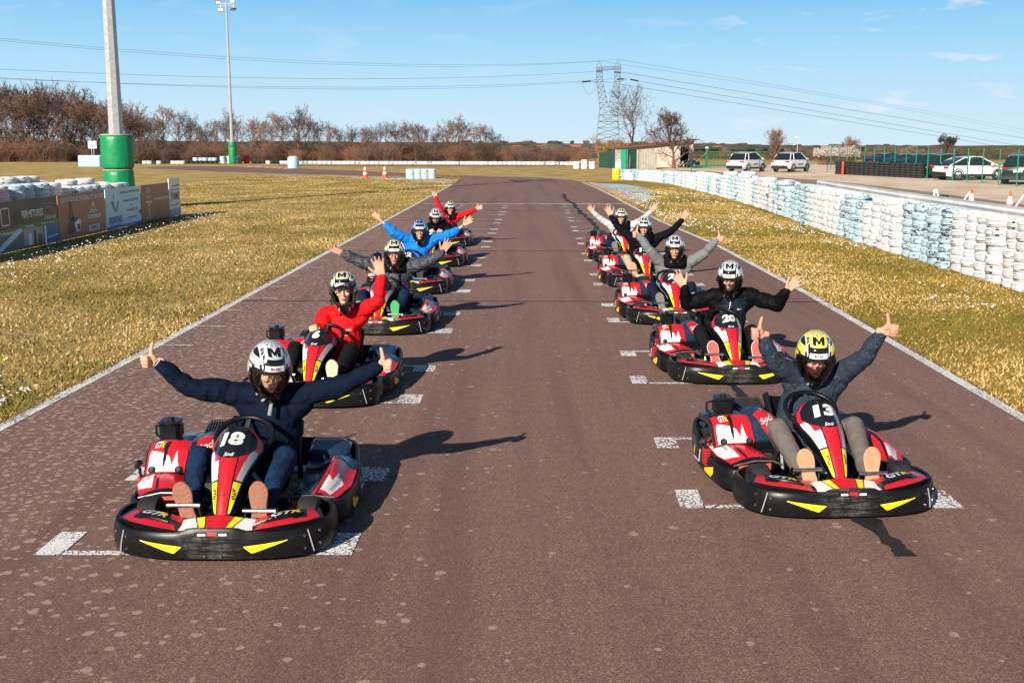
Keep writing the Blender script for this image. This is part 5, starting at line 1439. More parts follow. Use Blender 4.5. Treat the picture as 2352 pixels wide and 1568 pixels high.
for j in range(96):
    px = 300+10.9*j; 
    if 500 < px < 575: continue
    q = g(px, 376.5 if px < 640 else 376.5+(px-640)*.004)
    dk = px < 640
    tyre_stack(q.x, q.y, 2, (TBK if dk and rt.random() < .5 else TW) if dk or rt.random() < .62 else TBL, FT, 'far line of painted tyres', False)
# wrapped tyre blocks
WRAP = M('wrap_pale_blue', (.36, .56, .68), .4, var=.12, vs=2, bmp=.5, bs=6, bdist=.04)
def wrapped(px0, px1, py, h, lab, n):
    a, b = g(px0, py), g(px1, py); c = (a+b)/2; w = (b-a).length
    r = thing('wrapped_tyre_block', lab, 'tyre block', c)
    mb = MB(); m = 40; rr = .34
    if n == 1: pts = [(cos(2*pi*i/m)*w/2, sin(2*pi*i/m)*w/2) for i in range(m)]
    else:
        pts = []
        for i in range(m):
            t = 2*pi*i/m; pts.append((cos(t)*rr+(w/2-rr)*(1 if cos(t) > 0 else -1), sin(t)*rr*(1+.15*sin(n*t))))
    mb.prism(pts, .02, h, WRAP); mb.obj('wrapping', r, 40)
    for i in range(n):
        mb = MB(); x = 0 if n == 1 else lerp(-w/2+.33, w/2-.33, i/(n-1)); mb.lathe([(q, z) for q, z in tyre_prof(.32 if n > 1 else w/2*.8, .17)][::2], TW, 18, (x, 0, h+.05), None, True); mb.obj('tyre', r, 50)
wrapped(181, 236, 383, 1.0, 'block of tyres wrapped in pale blue sheet under the white board', 4)
wrapped(661, 687, 387, 1.0, 'single pale blue wrapped tyre drum alone on the infield grass', 1)
# yellow and red drums
def drum(px, py, w, h, col, lab):
    q = g(px, py); r = thing('drum', lab, 'drum', q); m_ = M('drum_'+col[0], col[1], .4, var=.1, dirt=(.3, .2, .1), dirt_amt=.2)
    mb = MB(); rr = w/2; mb.lathe([(rr*.9, 0), (rr, .02), (rr, h*.3), (rr*1.04, h*.33), (rr, h*.36), (rr, h*.62), (rr*1.04, h*.65), (rr, h*.68), (rr, h*.97), (rr*.94, h), (.01, h)], m_, 24); mb.obj('barrel', r, 40)
    mb = MB(); mb.tube([(rr*.5, 0, h), (rr*.5, 0, h+.03)], .04, m_, 10); mb.obj('cap', r)
drum(1415, 413, .52, .74, ('yellow', (.85, .58, .01)), 'yellow plastic drum at the end of the white tyre wall')
drum(567, 376, .62, .9, ('red', (.65, .03, .02)), 'red drum at the foot of the distant floodlight mast')
# ================================================================== advertising boards
def board_mat(n, c, r=.4): return M('board_'+n, c, r, var=.08, vs=1.5, dirt=tuple(x*.6+.03 for x in c), dirt_amt=.12)
BW, BD, BG, BBR, BBL, BDB, BRB, BGR, BRD = board_mat('white', (.82, .85, .86)), board_mat('dark', (.035, .032, .030)), board_mat('green', (.04, .20, .02)), board_mat('brown', (.38, .14, .085)), board_mat('pale_blue', (.52, .80, .93)), board_mat('deep_blue', (.015, .10, .40)), board_mat('bronze', (.27, .11, .04)), board_mat('grey', (.34, .36, .37)), board_mat('red', (.22, .012, .012))
BLN = board_mat('olive', (.07, .10, .03)); BSK = board_mat('slate', (.10, .13, .16)); BGN = board_mat('leaf_green', (.05, .38, .10)); BMB = board_mat('mid_blue', (.08, .33, .58))
XB = -11.45
def board(y0, y1, lab, bg, items, h=1.14, name='advertising_board'):
    """board facing the track (+x); items use u along it from the near end (0..1) and v up (0..1)"""
    w = y1-y0; r = thing(name, lab, 'advertising board', (XB, (y0+y1)/2, 0), 0, 'advertising boards beside the left grass')
    mb = MB(); mb.box((0, 0, h/2+.02), (.03, w-.03, h), bg, None, .006); p = mb.obj('panel', r, 0)
    mb = MB(); mb.box((-.06, -w/2+.12, .5), (.06, .06, 1.0), GALV); mb.box((-.06, w/2-.12, .5), (.06, .06, 1.0), GALV) if False else None; mb.obj('post', r)
    mb = MB(); mb.box((-.06, w/2-.12, .5), (.06, .06, 1.0), GALV); mb.obj('post', r)
    mp = lambda u, v, k=0: V((.0165+.0016*k, -w/2+u*w, .02+v*h))
    for it in items:
        mb = MB()
        if it[0] == 'rect': mb.add([mp(it[1], it[3], it[6]), mp(it[2], it[3], it[6]), mp(it[2], it[4], it[6]), mp(it[1], it[4], it[6])], [(0, 1, 2, 3)], it[5]); nm = 'printed_panel'
        elif it[0] == 'poly': mb.add([mp(a, b, it[3]) for a, b in it[1]], [tuple(range(len(it[1])))], it[2]); nm = 'printed_picture'
        elif it[0] == 'text':
            _, s_, u, v, hh, ww, m_ = it[:7]; add_text(mb, s_, lambda x, y: mp(u+x/w, v+y/h, 4), hh, m_, ww, .02, 2); nm = 'lettering'
        elif it[0] == 'frame':
            _, u0, u1, v0, v1, m_ = it; t = .012
            for a, b, c_, d_ in ((u0, u1, v0, v0+t*2), (u0, u1, v1-t*2, v1), (u0, u0+t, v0, v1), (u1-t, u1, v0, v1)):
                mb.add([mp(a, c_, 3), mp(b, c_, 3), mp(b, d_, 3), mp(a, d_, 3)], [(0, 1, 2, 3)], m_)
            nm = 'logo'
        mb.obj(nm, p, 0)
board(22.2, 25.1, 'dark red board cut off by the left edge of the photo', BRD, [('rect', .1, .9, .25, .3, BD, 1)], 1.16)
board(25.15, 28.62, 'black and green board reading AB FERMETURES', BD, [
 ('rect', .0, .33, .32, .45, BG, 1), ('rect', .33, 1, .40, .50, BG, 1), ('poly', [(0, 0), (.40, 0), (.40, .40), (.29, .42), (0, .30)], BSK, 2), ('poly', [(0, .05), (.34, .32), (.30, .42), (.29, .32), (0, .32)], BW, 3) if False else ('poly', [(0, .10), (.30, .42), (.38, .42), (.38, .36), (.03, .02)], BBL, 3),
 ('rect', .40, .72, .05, .40, BGR, 2), ('rect', .47, .53, .05, .30, BW, 3), ('rect', .56, .60, .05, .34, BD, 3), ('rect', .63, .70, .05, .24, BLN, 3), ('rect', .74, 1, .0, .40, BDB, 2), ('rect', .74, .775, .02, .40, BW, 3), ('poly', [(.80, .12), (.98, .16), (.98, .18), (.80, .15)], BW, 3),
 ('frame', .07, .20, .52, .88, BW), ('text', 'AB', .305, .70, .17, .24, BLN), ('text', 'FERMETURES', .56, .70, .17, 1.22, BW), ('text', '03 80 56 44 60', .855, .57, .10, .70, BW), ('text', '340 rue Ch. de Freycinet', .84, .86, .05, .62, BGR), ('text', '21600 LONGVIC', .84, .79, .05, .42, BGR),
 ('text', 'Professionnels', .15, .38, .085, .80, BW), ('text', 'Particuliers', .50, .45, .07, .50, BW), ('text', 'Extensions - Depannage', .82, .45, .055, .85, BW)])
board(28.65, 32.0, 'brown board reading LOCATION DE MATERIEL ET DECORS', BBR, [
 ('text', 'LOCATION DE MATERIEL ET DECORS', .5, .88, .12, 3.0, BW), ('poly', [(.17, .10), (.38, .12), (.42, .30), (.40, .42), (.30, .50), (.26, .45), (.18, .34), (.15, .22)], BD, 1), ('poly', [(.20, .40), (.30, .44), (.28, .62), (.26, .84), (.22, .84), (.22, .62), (.19, .52)], BD, 1), ('poly', [(.30, .34), (.40, .42), (.44, .36), (.42, .16), (.34, .12)], BW, 2), ('rect', .355, .415, .17, .30, BD, 3),
 ('poly', [(.66, .56), (.78, .56), (.74, .68), (.72, .80), (.70, .68)], BW, 2), ('poly', [(.675, .575), (.765, .575), (.73, .67), (.71, .67)], BBR, 3), ('text', "loc'ambiances", .73, .44, .17, .98, BW), ('rect', .62, .84, .52, .535, BW, 2), ('rect', .62, .82, .32, .33, BGR, 2), ('rect', .60, .84, .08, .22, BW, 2), ('text', 'EVENTS', .72, .15, .10, .60, BD)])
board(32.03, 35.1, 'pale blue board reading PREVENTALIS with a green and navy W', BBL, [
 ('poly', [(.14, .68), (.20, .70), (.25, .48), (.235, .42)], BDB, 2), ('poly', [(.25, .44), (.33, .70), (.36, .64), (.28, .40)], BGN, 2), ('poly', [(.18, .82), (.24, .86), (.22, .70)], BGR, 1), ('text', 'PREVENTALIS', .24, .22, .20, 1.05, BDB), ('text', 'LA SOLUTION PREVENTIVE', .24, .08, .04, .95, BDB),
 ('text', 'PREVENTALIS, LA SOLUTION PREVENTIVE', .68, .88, .075, 1.75, BSK), ('text', 'Formation CACES et SECURITE', .70, .67, .085, 1.35, BSK), ('text', 'Controle LEVAGE - VGP', .72, .42, .085, 1.0, BSK), ('text', 'www.preventalis.fr', .72, .22, .085, .80, BDB), ('poly', [(.69, .55), (.71, .58), (.73, .55), (.71, .52)], BDB, 2), ('poly', [(.92, .32), (.955, .42), (.99, .32), (.955, .22)], BSK, 2),
 ('rect', 0, 1, 0, .07, BDB, 1), ('text', '03 80 51 90 80 - contact', .5, .035, .045, 1.8, BBL)])
board(35.13, 38.0, 'bronze board reading Votre rendez-vous with a DIJON column', BRB, [
 ('poly', [(.14, .78), (.34, .78), (.32, .90), (.24, .96), (.18, .88)], BGR, 1), ('text', 'DIJON', .25, .66, .11, .40, BW), ('rect', .16, .34, .50, .56, BW, 2), ('text', 'RUGBY', .25, .53, .04, .3, BD), ('rect', .22, .26, .40, .48, BW, 1), ('rect', .14, .36, .08, .14, BGR, 1), ('poly', [(.20, .14), (.30, .14), (.28, .36), (.22, .36)], BGR, 2), ('text', 'Votre rendez-vous trimestriel', .71, .60, .11, 1.55, BW), ('text', 'DIJON', .84, .42, .05, .3, BGR)])
board(38.03, 39.3, 'white and blue board reading J AIME DIJON at the far end', BW, [
 ('rect', 0, 1, 0, .2, BMB, 1), ('text', "J'AIME", .5, .50, .34, 1.0, BBR), ('rect', .1, .95, .68, .70, BD, 2), ('rect', .1, .6, .28, .30, BD, 2), ('text', 'TOUTOURSPRESS', .6, .80, .06, .8, BLN), ('text', 'DIJON', .7, .30, .06, .4, BD)], 1.26)
# ================================================================== floodlight masts
GREEN = M('green_foam_cover', (.003, .24, .085), .42, var=.10, vs=1.5, bmp=.5, bs=3.5, bstretch=(1, 1, .4), bdist=.08)
ROPE = M('rope', (.45, .40, .25), .8)
def mast(px, Y, top, r0, r1, pads, lab):
    q = g(px, 400); x = (px-CX)/FPX*Y*.988; r = thing('floodlight_mast', lab, 'floodlight mast', (x, Y, 0))
    mb = MB(); mb.lathe([(r0*1.5, 0), (r0*1.5, .04), (r0, .05), (r1, top)], GALV, 8); mb.obj('pole', r, 20)
    z = .02
    for (rr, hh) in pads:
        mb = MB(); n_ = 10; prof = [(rr*.80, z), (rr*.95, z+.05)]+[(rr*(1+.03*sin(pi*j/n_)), lerp(z+.10, z+hh-.10, j/n_)) for j in range(n_+1)]+[(rr*.95, z+hh-.04), (rr*.80, z+hh)]
        mb.lathe(prof, GREEN, 40, rf=lambda a, r_, z_: 1+.010*sin(9*a)+.006*sin(17*a+z_*3)); mb.obj('padding', r, 60); z += hh+.01
        mb = MB(); mb.tube([(cos(t*pi/12)*rr*.97, sin(t*pi/12)*rr*.97, z-.02) for t in range(25)], .025, ROPE, 6, False); mb.obj('rope', r)
    mb = MB(); mb.tube([(-.9, 0, top-.25), (.9, 0, top-.25)], .06, GALV, 8); mb.tube([(-.9, 0, top-.45), (.9, 0, top-.45)], .04, GALV, 8); mb.obj('crossbar', r)
    for (dx, dz, tilt, yw) in ((-.85, .18, 20, .35), (.72, .30, 15, -.1), (-.62, -.62, 0, .2), (.80, -.58, 60, .9)):
        R = Matrix.Rotation(yw, 3, 'Z')@Matrix.Rotation(radians(tilt), 3, 'X'); mb = MB(); c = V((dx, -.15, top-.25+dz))
        mb.box(c, (.62, .14, .42), MATS['kart_dark_metal'], R, .02); mb.tube([c, (dx, 0, top-.3)], .03, GALV, 6); f_ = mb.obj('floodlight', r, 20)
        mb = MB(); mb.box(c+R@V((0, -.075, 0)), (.54, .01, .34), M('lamp_glass', (.75, .78, .8), .12), R); mb.obj('lens', f_)
mast(271, 42.5, 18.0, .30, .13, ((.545, 1.17), (.575, 1.2), (.61, .32)) if False else ((.54, 1.45), (.57, 1.27)), 'tall galvanised mast wrapped in green padding beside the tyre pile')
mast(535, 129, 17.6, .20, .10, ((.43, 1.75), (.43, .7)), 'distant slim floodlight mast with four lamps above the tree belt')
# ================================================================== cones
CO = M('cone_orange', (.80, .075, .015), .5, var=.08, dirt=(.3, .1, .06), dirt_amt=.15); CWH = M('cone_white', (.80, .79, .77), .5, var=.06); 
def cone(x, y, h, lab, grp):
    r = thing('traffic_cone', lab, 'traffic cone', (x, y, .012), 0, grp); w = h*.52
    mb = MB(); mb.box((0, 0, .02), (w, w, .04), CO, None, .008); mb.obj('base', r, 20)
    z0, r0, r1 = .04, w*.40, .028; R_ = lambda z: lerp(r0, r1, (z-z0)/(h-z0))
    mb = MB(); cuts = [(z0, .22, CO), (.22, .50, CWH), (.50, .64, CO), (.64, .80, CWH), (.80, 1, CO)]
    cuts = [(z0, h*.30, CO), (h*.30, h*.72, CWH), (h*.72, h, CO)] if grp == 'cones on the service road' else [(z0, h*.28, CO), (h*.28, h*.46, CWH), (h*.46, h*.62, CO), (h*.62, h*.80, CWH), (h*.80, h, CO)]
    n = 20
    for a_, b_, m_ in cuts:
        k = .003 if m_ is CWH else 0
        vs = [((R_(z)+k)*cos(2*pi*i/n), (R_(z)+k)*sin(2*pi*i/n), z) for z in (a_, b_) for i in range(n)]
        mb.add(vs, [(i, (i+1) % n, n+(i+1) % n, n+i) for i in range(n)], m_)
    mb.add([(R_(h)*cos(2*pi*i/n), R_(h)*sin(2*pi*i/n), h) for i in range(n)], [tuple(range(n))], CO)
    mb.obj('cone_body', r, 40)
for px, py, h, lab in ((839, 410, .92, 'infield traffic cone left of its twin, by the tyre island'), (884, 409, .92, 'infield traffic cone nearer the pale blue tyre island')):
    q = g(px, py); cone(q.x, q.y, h, lab, 'infield cones')
for px, py, h, lab in ((2230, 473, .66, 'traffic cone on the service road beside the white trestle'), (2318, 483, .70, 'traffic cone on the service road nearest the right edge')):
    q = g(px, py); cone(q.x, q.y, h, lab, 'cones on the service road')
# trestle barrier beside the cones
q = g(2146, 462); r = thing('trestle', 'white folding trestle with a dark board behind the tyre wall', 'trestle', q)
for a, b in (((-.02, 0, 0), (-.02, 0, .50)), ((.06, 0, .50), (.26, .1, .0))): mb = MB(); mb.tube([a, b], .045, CWH, 8); mb.obj('leg', r)
mb = MB(); mb.box((.38, .1, .14), (.52, .05, .22), MATS['black_rubber']); mb.box((.3, .1, .015), (.7, .1, .03), CWH); mb.obj('board', r)
for px, py in ((2208, 470), (2330, 480)):
    q = g(px, py); mb = MB(); mb.tube([(0, 0, .03), (.35, .1, .50)], .03, CWH, 8); o = mb.obj('barrier_pole', None); o.location = q; tag(o, 'white pole leaning against the cone '+('by the trestle' if px < 2300 else 'nearest the right edge'), 'pole')
q = g(2205, 378); mb = None
# sign above the wrapped block
q = g(207, 380); r = thing('notice_board', 'white board on two grey posts above the wrapped tyre block', 'sign', (q.x, q.y+1.0, 0))
mb = MB(); mb.box((0, 0, 2.15), (.9, .04, .78), CWH, None, .01); mb.obj('panel', r, 0)
for s_ in (-1, 1): mb = MB(); mb.tube([(s_*.12, .04, 0), (s_*.12, .04, 2.3)], .045, GALV, 8); mb.obj('post', r)
mb = MB(); mb.box((-.22, -.024, 2.2), (.26, .004, .05), BD); mb.box((.2, -.024, 2.12), (.3, .004, .04), BD); mb.box((0, -.024, 2.0), (.10, .004, .30), BD); mb.box((-.2, -.024, 2.05), (.25, .004, .04), BD); mb.obj('drawing', r, 0)
# ================================================================== trees
BARK = M('bark', (.15, .095, .065), .9, var=.35, vs=3, bmp=.4, bs=20); TWIG = M('twig', (.21, .115, .075), .9, var=.35, vs=1.2)
TWR = M('twig_reddish', (.27, .115, .065), .9, var=.35, vs=1.2); TWG = M('twig_golden', (.38, .22, .09), .9, var=.3, vs=1.2); TWD = M('twig_dark', (.10, .06, .045), .9, var=.35, vs=1.2)
BLOS = M('blossom', (.72, .62, .56), .8, var=.15); EVG = M('evergreen', (.035, .055, .022), .9, var=.4, vs=2); OLV = M('olive_leaf', (.10, .095, .03), .9, var=.4, vs=1)
def seg(mb, a, b, ra, rb, n, mat):
    d = (b-a)
    if d.length < 1e-4: return
    d = d.normalized(); x = d.orthogonal().normalized(); y = d.cross(x)
    vs = [p+x*(cos(2*pi*k/n)*r)+y*(sin(2*pi*k/n)*r) for p, r in ((a, ra), (b, rb)) for k in range(n)]
    mb.add(vs, [(k, (k+1) % n, n+(k+1) % n, n+k) for k in range(n)], mat)
def tree_mesh(seed, h=9.0, spread=1.0, upright=.55, limbs=7, levels=4, twig=.022, mat=None, bark=None, tr=.14, forks=(5, 5, 5, 4), low=.22, wig=.30):
    r = random.Random(seed); trunk = MB(); crown = MB(); mat = mat or TWIG; bark = bark or BARK
    pts = [V((0, 0, -.3))]; d = V((r.gauss(0, .06), r.gauss(0, .06), 1)).normalized(); n = 7
    for i in range(n):
        d = (d+V((r.gauss(0, .10), r.gauss(0, .10), .1))).normalized(); pts.append(pts[-1]+d*h*.62/n)
    rad = [tr*(1-.80*i/n)*(1.25 if i == 0 else 1) for i in range(n+1)]
    trunk.tube(pts, rad, bark, 7)
    def grow(p, d, L, rd, lv):
        m = 3 if lv < 3 else 2; q = p; cur = d; nodes = []
        for i in range(m):
            cur = (cur+V((r.gauss(0, wig), r.gauss(0, wig), r.gauss(.06, wig*.7)))).normalized(); e = q+cur*L/m
            r0 = lerp(rd, max(twig*.5, rd*.45), i/m); r1 = lerp(rd, max(twig*.5, rd*.45), (i+1)/m)
            seg(crown, q, e, r0, r1, 5 if lv == 0 else 4 if lv == 1 else 3, bark if lv < 1 else mat); nodes.append((e, cur, r1)); q = e
        if lv >= levels-1: return
        k = forks[min(lv, len(forks)-1)]
        for j in range(k):
            e, c, r1 = nodes[-1] if j < 2 else nodes[r.randrange(len(nodes))]
            a = r.uniform(0, 2*pi); o = c.orthogonal().normalized(); o = (Matrix.Rotation(a, 3, c)@o)
            nd = (c*r.uniform(.55, 1.0)+o*r.uniform(.45, .95)+V((0, 0, .20))).normalized()
            grow(e, nd, L*r.uniform(.50, .74), max(twig, r1*.72), lv+1)
    for i in range(limbs):
        t = lerp(low, 1, (i+.5)/limbs); k = t*n; j = min(n-1, int(k)); p = pts[j].lerp(pts[j+1], k-j) if j+1 < len(pts) else pts[-1]
        a = i*2.4+r.uniform(-.4, .4); out = V((cos(a), sin(a), 0)); dd = (out*spread*(1.1-.5*t)+V((0, 0, upright+t*.7))).normalized()
        grow(p, dd, h*lerp(.40, .27, t)*r.uniform(.8, 1.15), tr*lerp(.55, .30, t), 0)
    for j in range(3): grow(pts[-1], (V((r.gauss(0, .4), r.gauss(0, .4), 1))).normalized(), h*.24, tr*.25, 0)
    return trunk.mesh('trunk', 40), crown.mesh('crown', 0)
def tree_obj(ms, loc, lab, group, s=1.0, rz=0.0, name='bare_tree'):
    r = thing(name, lab, 'tree', loc, rz, group); r.scale = (s, s, s); link('trunk', ms[0], r); link('crown', ms[1], r); return r
TV = [tree_mesh(100+i, 9, .85+.1*i, .7, 8, 4, .030, tr=.22, forks=(4, 4, 4), mat=(TWD, TWIG, TWD, TWIG, TWD)[i], low=.16) for i in range(5)]
rq = random.Random(5)
skyline = [(-60, 214), (0, 212), (70, 205), (140, 212), (215, 222), (260, 235), (300, 245), (360, 262), (410, 250), (450, 270), (480, 292), (560, 262), (610, 268), (650, 255), (690, 250), (735, 275), (780, 282), (830, 285), (890, 292), (925, 280), (985, 300), (1040, 278), (1100, 292), (1140, 300)]
def sky_y(px):
    for (a, b), (c, d) in zip(skyline, skyline[1:]):
        if px <= c: return lerp(b, d, (px-a)/(c-a))
    return 300
px = -55; j = 0
TL = ['tall leafless tree with dense brown twigs in the belt left of the near mast', 'leafless tree in the belt between the near mast and the distant mast', 'leafless tree in the thinner belt right of the distant mast']
while px < 1150:
    Y = rq.uniform(150, 172) if j % 2 else rq.uniform(146, 158); top = sky_y(px)+rq.uniform(-10, 16); z0 = terr(0, Y); hh = H+(325-top)/FPX*Y-z0
    x = (px-CX)/FPX*Y*.99
    tree_obj(TV[j % 5], (x, Y, z0), TL[0 if px < 240 else 1 if px < 530 else 2], 'tree belt left of centre', max(.4, hh/9.3), rq.uniform(0, 6)); j += 1
    px += rq.uniform(12, 18) if px < 330 else rq.uniform(16, 30)
# thicket under the trees
def bush_mesh(seed, w, h, n, mat, mat2, th=.018, leaf=None, leafn=0, ls=.05):
    r = random.Random(seed); mb = MB()
    for i in range(n):
        a = r.uniform(0, 2*pi); rr = r.random()**.6*w*.35; p = V((cos(a)*rr, sin(a)*rr, -.05)); d = V((cos(a)*.35*rr/w*2+r.gauss(0, .22), sin(a)*.35*rr/w*2+r.gauss(0, .22), 1)).normalized(); L = h*r.uniform(.45, 1.0)*(1-.3*rr/w)
        for k in range(4):
            e = p+d*L/4; seg(mb, p, e, th*(1-.2*k), th*(.8-.2*k), 3, mat if i % 3 else mat2)
            if k:
                for _ in range(4):
                    dd = (d*.6+V((r.gauss(0, .6), r.gauss(0, .6), r.gauss(.1, .4)))).normalized(); seg(mb, e, e+dd*L*r.uniform(.12, .28), th*.6, th*.35, 3, mat2 if _ % 2 else mat)
            p = e; d = (d+V((r.gauss(0, .22), r.gauss(0, .22), .02))).normalized()
    if leaf:
        for i in range(leafn):
            a = r.uniform(0, 2*pi); e_ = r.uniform(-.2, 1); q = r.random()**.4; c = V((cos(a)*w*.5*q, sin(a)*w*.5*q, h*.55+h*.42*q*e_)); x = V((r.gauss(0, 1), r.gauss(0, 1), r.gauss(0, 1))).normalized()*ls; y = x.orthogonal().normalized()*ls
            mb.add([c-x, c+y, c+x, c-y], [(0, 1, 2, 3)], leaf)
    return mb.mesh('bush', 0)
BV = [bush_mesh(200+i, 4.5, 3.4, 150, (TWD, TWIG, TWD, TWR)[i], (TWD, TWD, TWR, TWIG)[i], .022) for i in range(4)]
BL_ = ['brown thorny bush under the belt left of the near mast', 'brown thorny bush under the belt between the two masts', 'brown thorny bush under the belt right of the distant mast']
def bush(ms, x, y, s, lab, grp, z=None, name='bare_bush'):
    o = link(name, ms, None, (x, y, terr(x, y) if z is None else z)); o.scale = (s, s, s); o.rotation_euler = (0, 0, rq.uniform(0, 6)); return tag(o, lab, 'bush', grp)
px = -50
while px < 1345:
    for row in range(3):
        Y = 143+row*7+rq.uniform(-2, 2); q = px+rq.uniform(-10, 10)
        s = (.72 if px < 350 else .60 if px < 700 else .56 if px < 1150 else .42)*rq.uniform(.55, 1.25)*(1+.08*row)
        bush(BV[rq.randrange(4)], (q-CX)/FPX*Y, Y, s, BL_[0 if px < 240 else 1 if px < 530 else 2] if px < 1160 else 'low brown bush in the gap left of the pylon', 'thicket under the tree belt' if px < 1160 else 'low bushes left of the pylon')
    px += 26
# right-hand trees
def T2(px, base, top, seed, lab, Y=None, **kw):
    Y = Y or g(px, base).y; z0 = terr(0, Y); hh = H+(325-top)/FPX*Y-z0; ms = tree_mesh(seed, hh*.93, **kw)
    return tree_obj(ms, ((px-CX)/FPX*Y, Y, z0), lab, None, 1.0, 0, 'bare_tree')
T2(1452, 386, 190, 31, 'tallest bare tree right beside the pylon, thin open branches', 119, spread=.6, upright=.9, limbs=10, levels=4, twig=.015, tr=.13, forks=(4, 4, 3), low=.3, mat=TWD)
T2(1544, 386, 248, 33, 'dark spreading bare tree in front of the shed', 107, spread=1.15, upright=.45, limbs=9, levels=4, twig=.019, tr=.17, forks=(5, 6, 5, 4), low=.28, mat=TWD)
T2(1367, 386, 300, 35, 'small scraggy bare tree at the foot of the pylon', 125, spread=1.2, upright=.6, limbs=7, levels=3, twig=.014, tr=.06, low=.1)
T2(1775, 374, 288, 37, 'slim upright poplar behind the two white service cars', 135, spread=.28, upright=1.5, limbs=16, levels=3, twig=.022, tr=.12, forks=(6, 6, 4), low=.08, mat=TWIG, wig=.12)
T2(1946, 372, 304, 39, 'rounded bare tree beyond the fence behind the black tyres', 132, spread=.7, upright=.9, limbs=10, levels=3, twig=.026, tr=.10, forks=(6, 6, 4), low=.15, mat=TWIG)
T2(2168, 372, 308, 41, 'wide bare tree holding dark mistletoe balls', 140, spread=1.5, upright=.5, limbs=9, levels=4, twig=.032, tr=.16, low=.2, mat=TWD)
T2(2085, 372, 328, 43, 'faint small bare tree left of the mistletoe tree', 145, spread=.8, upright=.8, limbs=8, levels=3, twig=.024, tr=.06)
T2(1800, 374, 335, 45, 'low bare tree right of the poplar', 140, spread=1.2, upright=.6, limbs=8, levels=3, twig=.022, tr=.06)
mb = MB(); r_ = random.Random(2)
for (a, b, s_) in ((2168, 316, .5), (2180, 321, .42), (2190, 324, .38), (2160, 322, .35)):
    c = at(a, b, 139.6)
    mb = MB()
    for i in range(420):
        d = V((r_.gauss(0, 1), r_.gauss(0, 1), r_.gauss(0, 1))).normalized(); p = d*s_*r_.random()**.4; x = V((r_.gauss(0, 1), r_.gauss(0, 1), r_.gauss(0, 1))).normalized()*.07; y = x.orthogonal().normalized()*.03; mb.add([p-x, p+y, p+x, p-y], [(0, 1, 2, 3)], EVG)
    o = mb.obj('mistletoe', None, 0); o.location = c; tag(o, 'round dark mistletoe ball in the wide bare tree', 'mistletoe', 'mistletoe balls')
gb = bush_mesh(301, 3.6, 2.7, 230, TWG, TWG, .016, TWG, 2600, .035); q = g(1408, 386); bush(gb, (1408-CX)/FPX*118, 118, 1.05, 'dense golden bush at the left end of the shed', None, 0)
gb2 = bush_mesh(302, 3.2, 2.7, 200, TWR, TWG, .016, TWR, 900, .035); bush(gb2, (1508-CX)/FPX*121, 121, 1.15, 'reddish twiggy bush behind the shed roof', None, 0)
bl = bush_mesh(303, 3.4, 2.0, 120, TWIG, TWD, .014, BLOS, 2600, .045)
for px, s in ((1893, .95), (1915, 1.1), (1933, .9)): bush(bl, (px-CX)/FPX*124, 124, s, 'white blossoming bush left of the black tyre wall', 'blossoming bushes', 0)
ov = [bush_mesh(310+i, 4.5, 2.2, 110, TWIG, TWD, .018, (OLV, TWIG, OLV)[i], 900, .07) for i in range(3)]
for px in range(1600, 2400, 21):
    Y = rq.uniform(150, 166); bush(ov[rq.randrange(3)], (px-CX)/FPX*Y, Y, rq.uniform(.6, 1.1)*(.5 if px < 1860 else .85), 'low olive bush on the skyline behind the car park' if px > 1880 else 'low olive bush on the skyline behind the gate', 'bushes beyond the car park' if px > 1880 else 'bushes beyond the gate')
FWD = M('far_wood_brown', (.075, .060, .045), .95, var=.3, vs=.05)
# far woods on the hills, one mass
mb = MB(); r_ = random.Random(9)
for i in range(1500):
    y = r_.uniform(700, 2150); x = r_.uniform(-1100, 560)*y/1500
    if mnoise.noise(V((x*.006, y*.004, 4))) < -.02 and r_.random() < .8: continue
    edge = 1/(1+math.exp((x-330)/90.0)); kk = max(0, min(1, (y-1500)/600.0)); hz = terr(x, y)+15.5*kk*(.55+.45*edge)-2 if y > 1500 else terr(x, y)
    w = r_.uniform(4, 12); hh = r_.uniform(3, 6.5)
    mb.ball((x, y, hz+hh*.2), (w, w, hh*.55), (EVG, TWD, FWD)[r_.randrange(3)], 7, 5, None, lambda d: 1+r_.uniform(-.2, .2))
tag(mb.obj('far_woods', None, 0), 'distant dark woods scattered over the low hills', 'woods', kind='stuff')
HWL = M('house_wall', (.62, .52, .43), .8, var=.1); HRF = M('house_roof', (.30, .10, .06), .8, var=.2)
r_ = random.Random(14)
for i, px in enumerate((905, 1188, 1206, 1232, 1258, 1296, 1320, 1556, 1566, 1590, 1640, 1655)):
    Y = r_.uniform(900, 1300); y_ = r_.uniform(338, 345) ; x = (px-CX)/FPX*Y; z = terr(x, Y)+ (.5 if px > 1400 else 2)
    z = H-(y_-325)/FPX*Y-3
    r = thing('house', 'tiny far house with a red roof on the plain '+('left of the pylon' if px < 1400 else 'beyond the gate'), 'house', (x, Y, z), r_.uniform(-.5, .5), 'far houses '+('left of the pylon' if px < 1400 else 'beyond the gate'))
    mb = MB(); mb.box((0, 0, 1.2), (10, 7, 4.6), HWL); mb.obj('wall', r, 0)
    mb = MB(); mb.prism([(-3.9, 3.4), (3.9, 3.4), (0, 6.2)], -5.3, 5.3, HRF, lambda a, b, c: (c, a, b)); mb.obj('roof', r, 0)
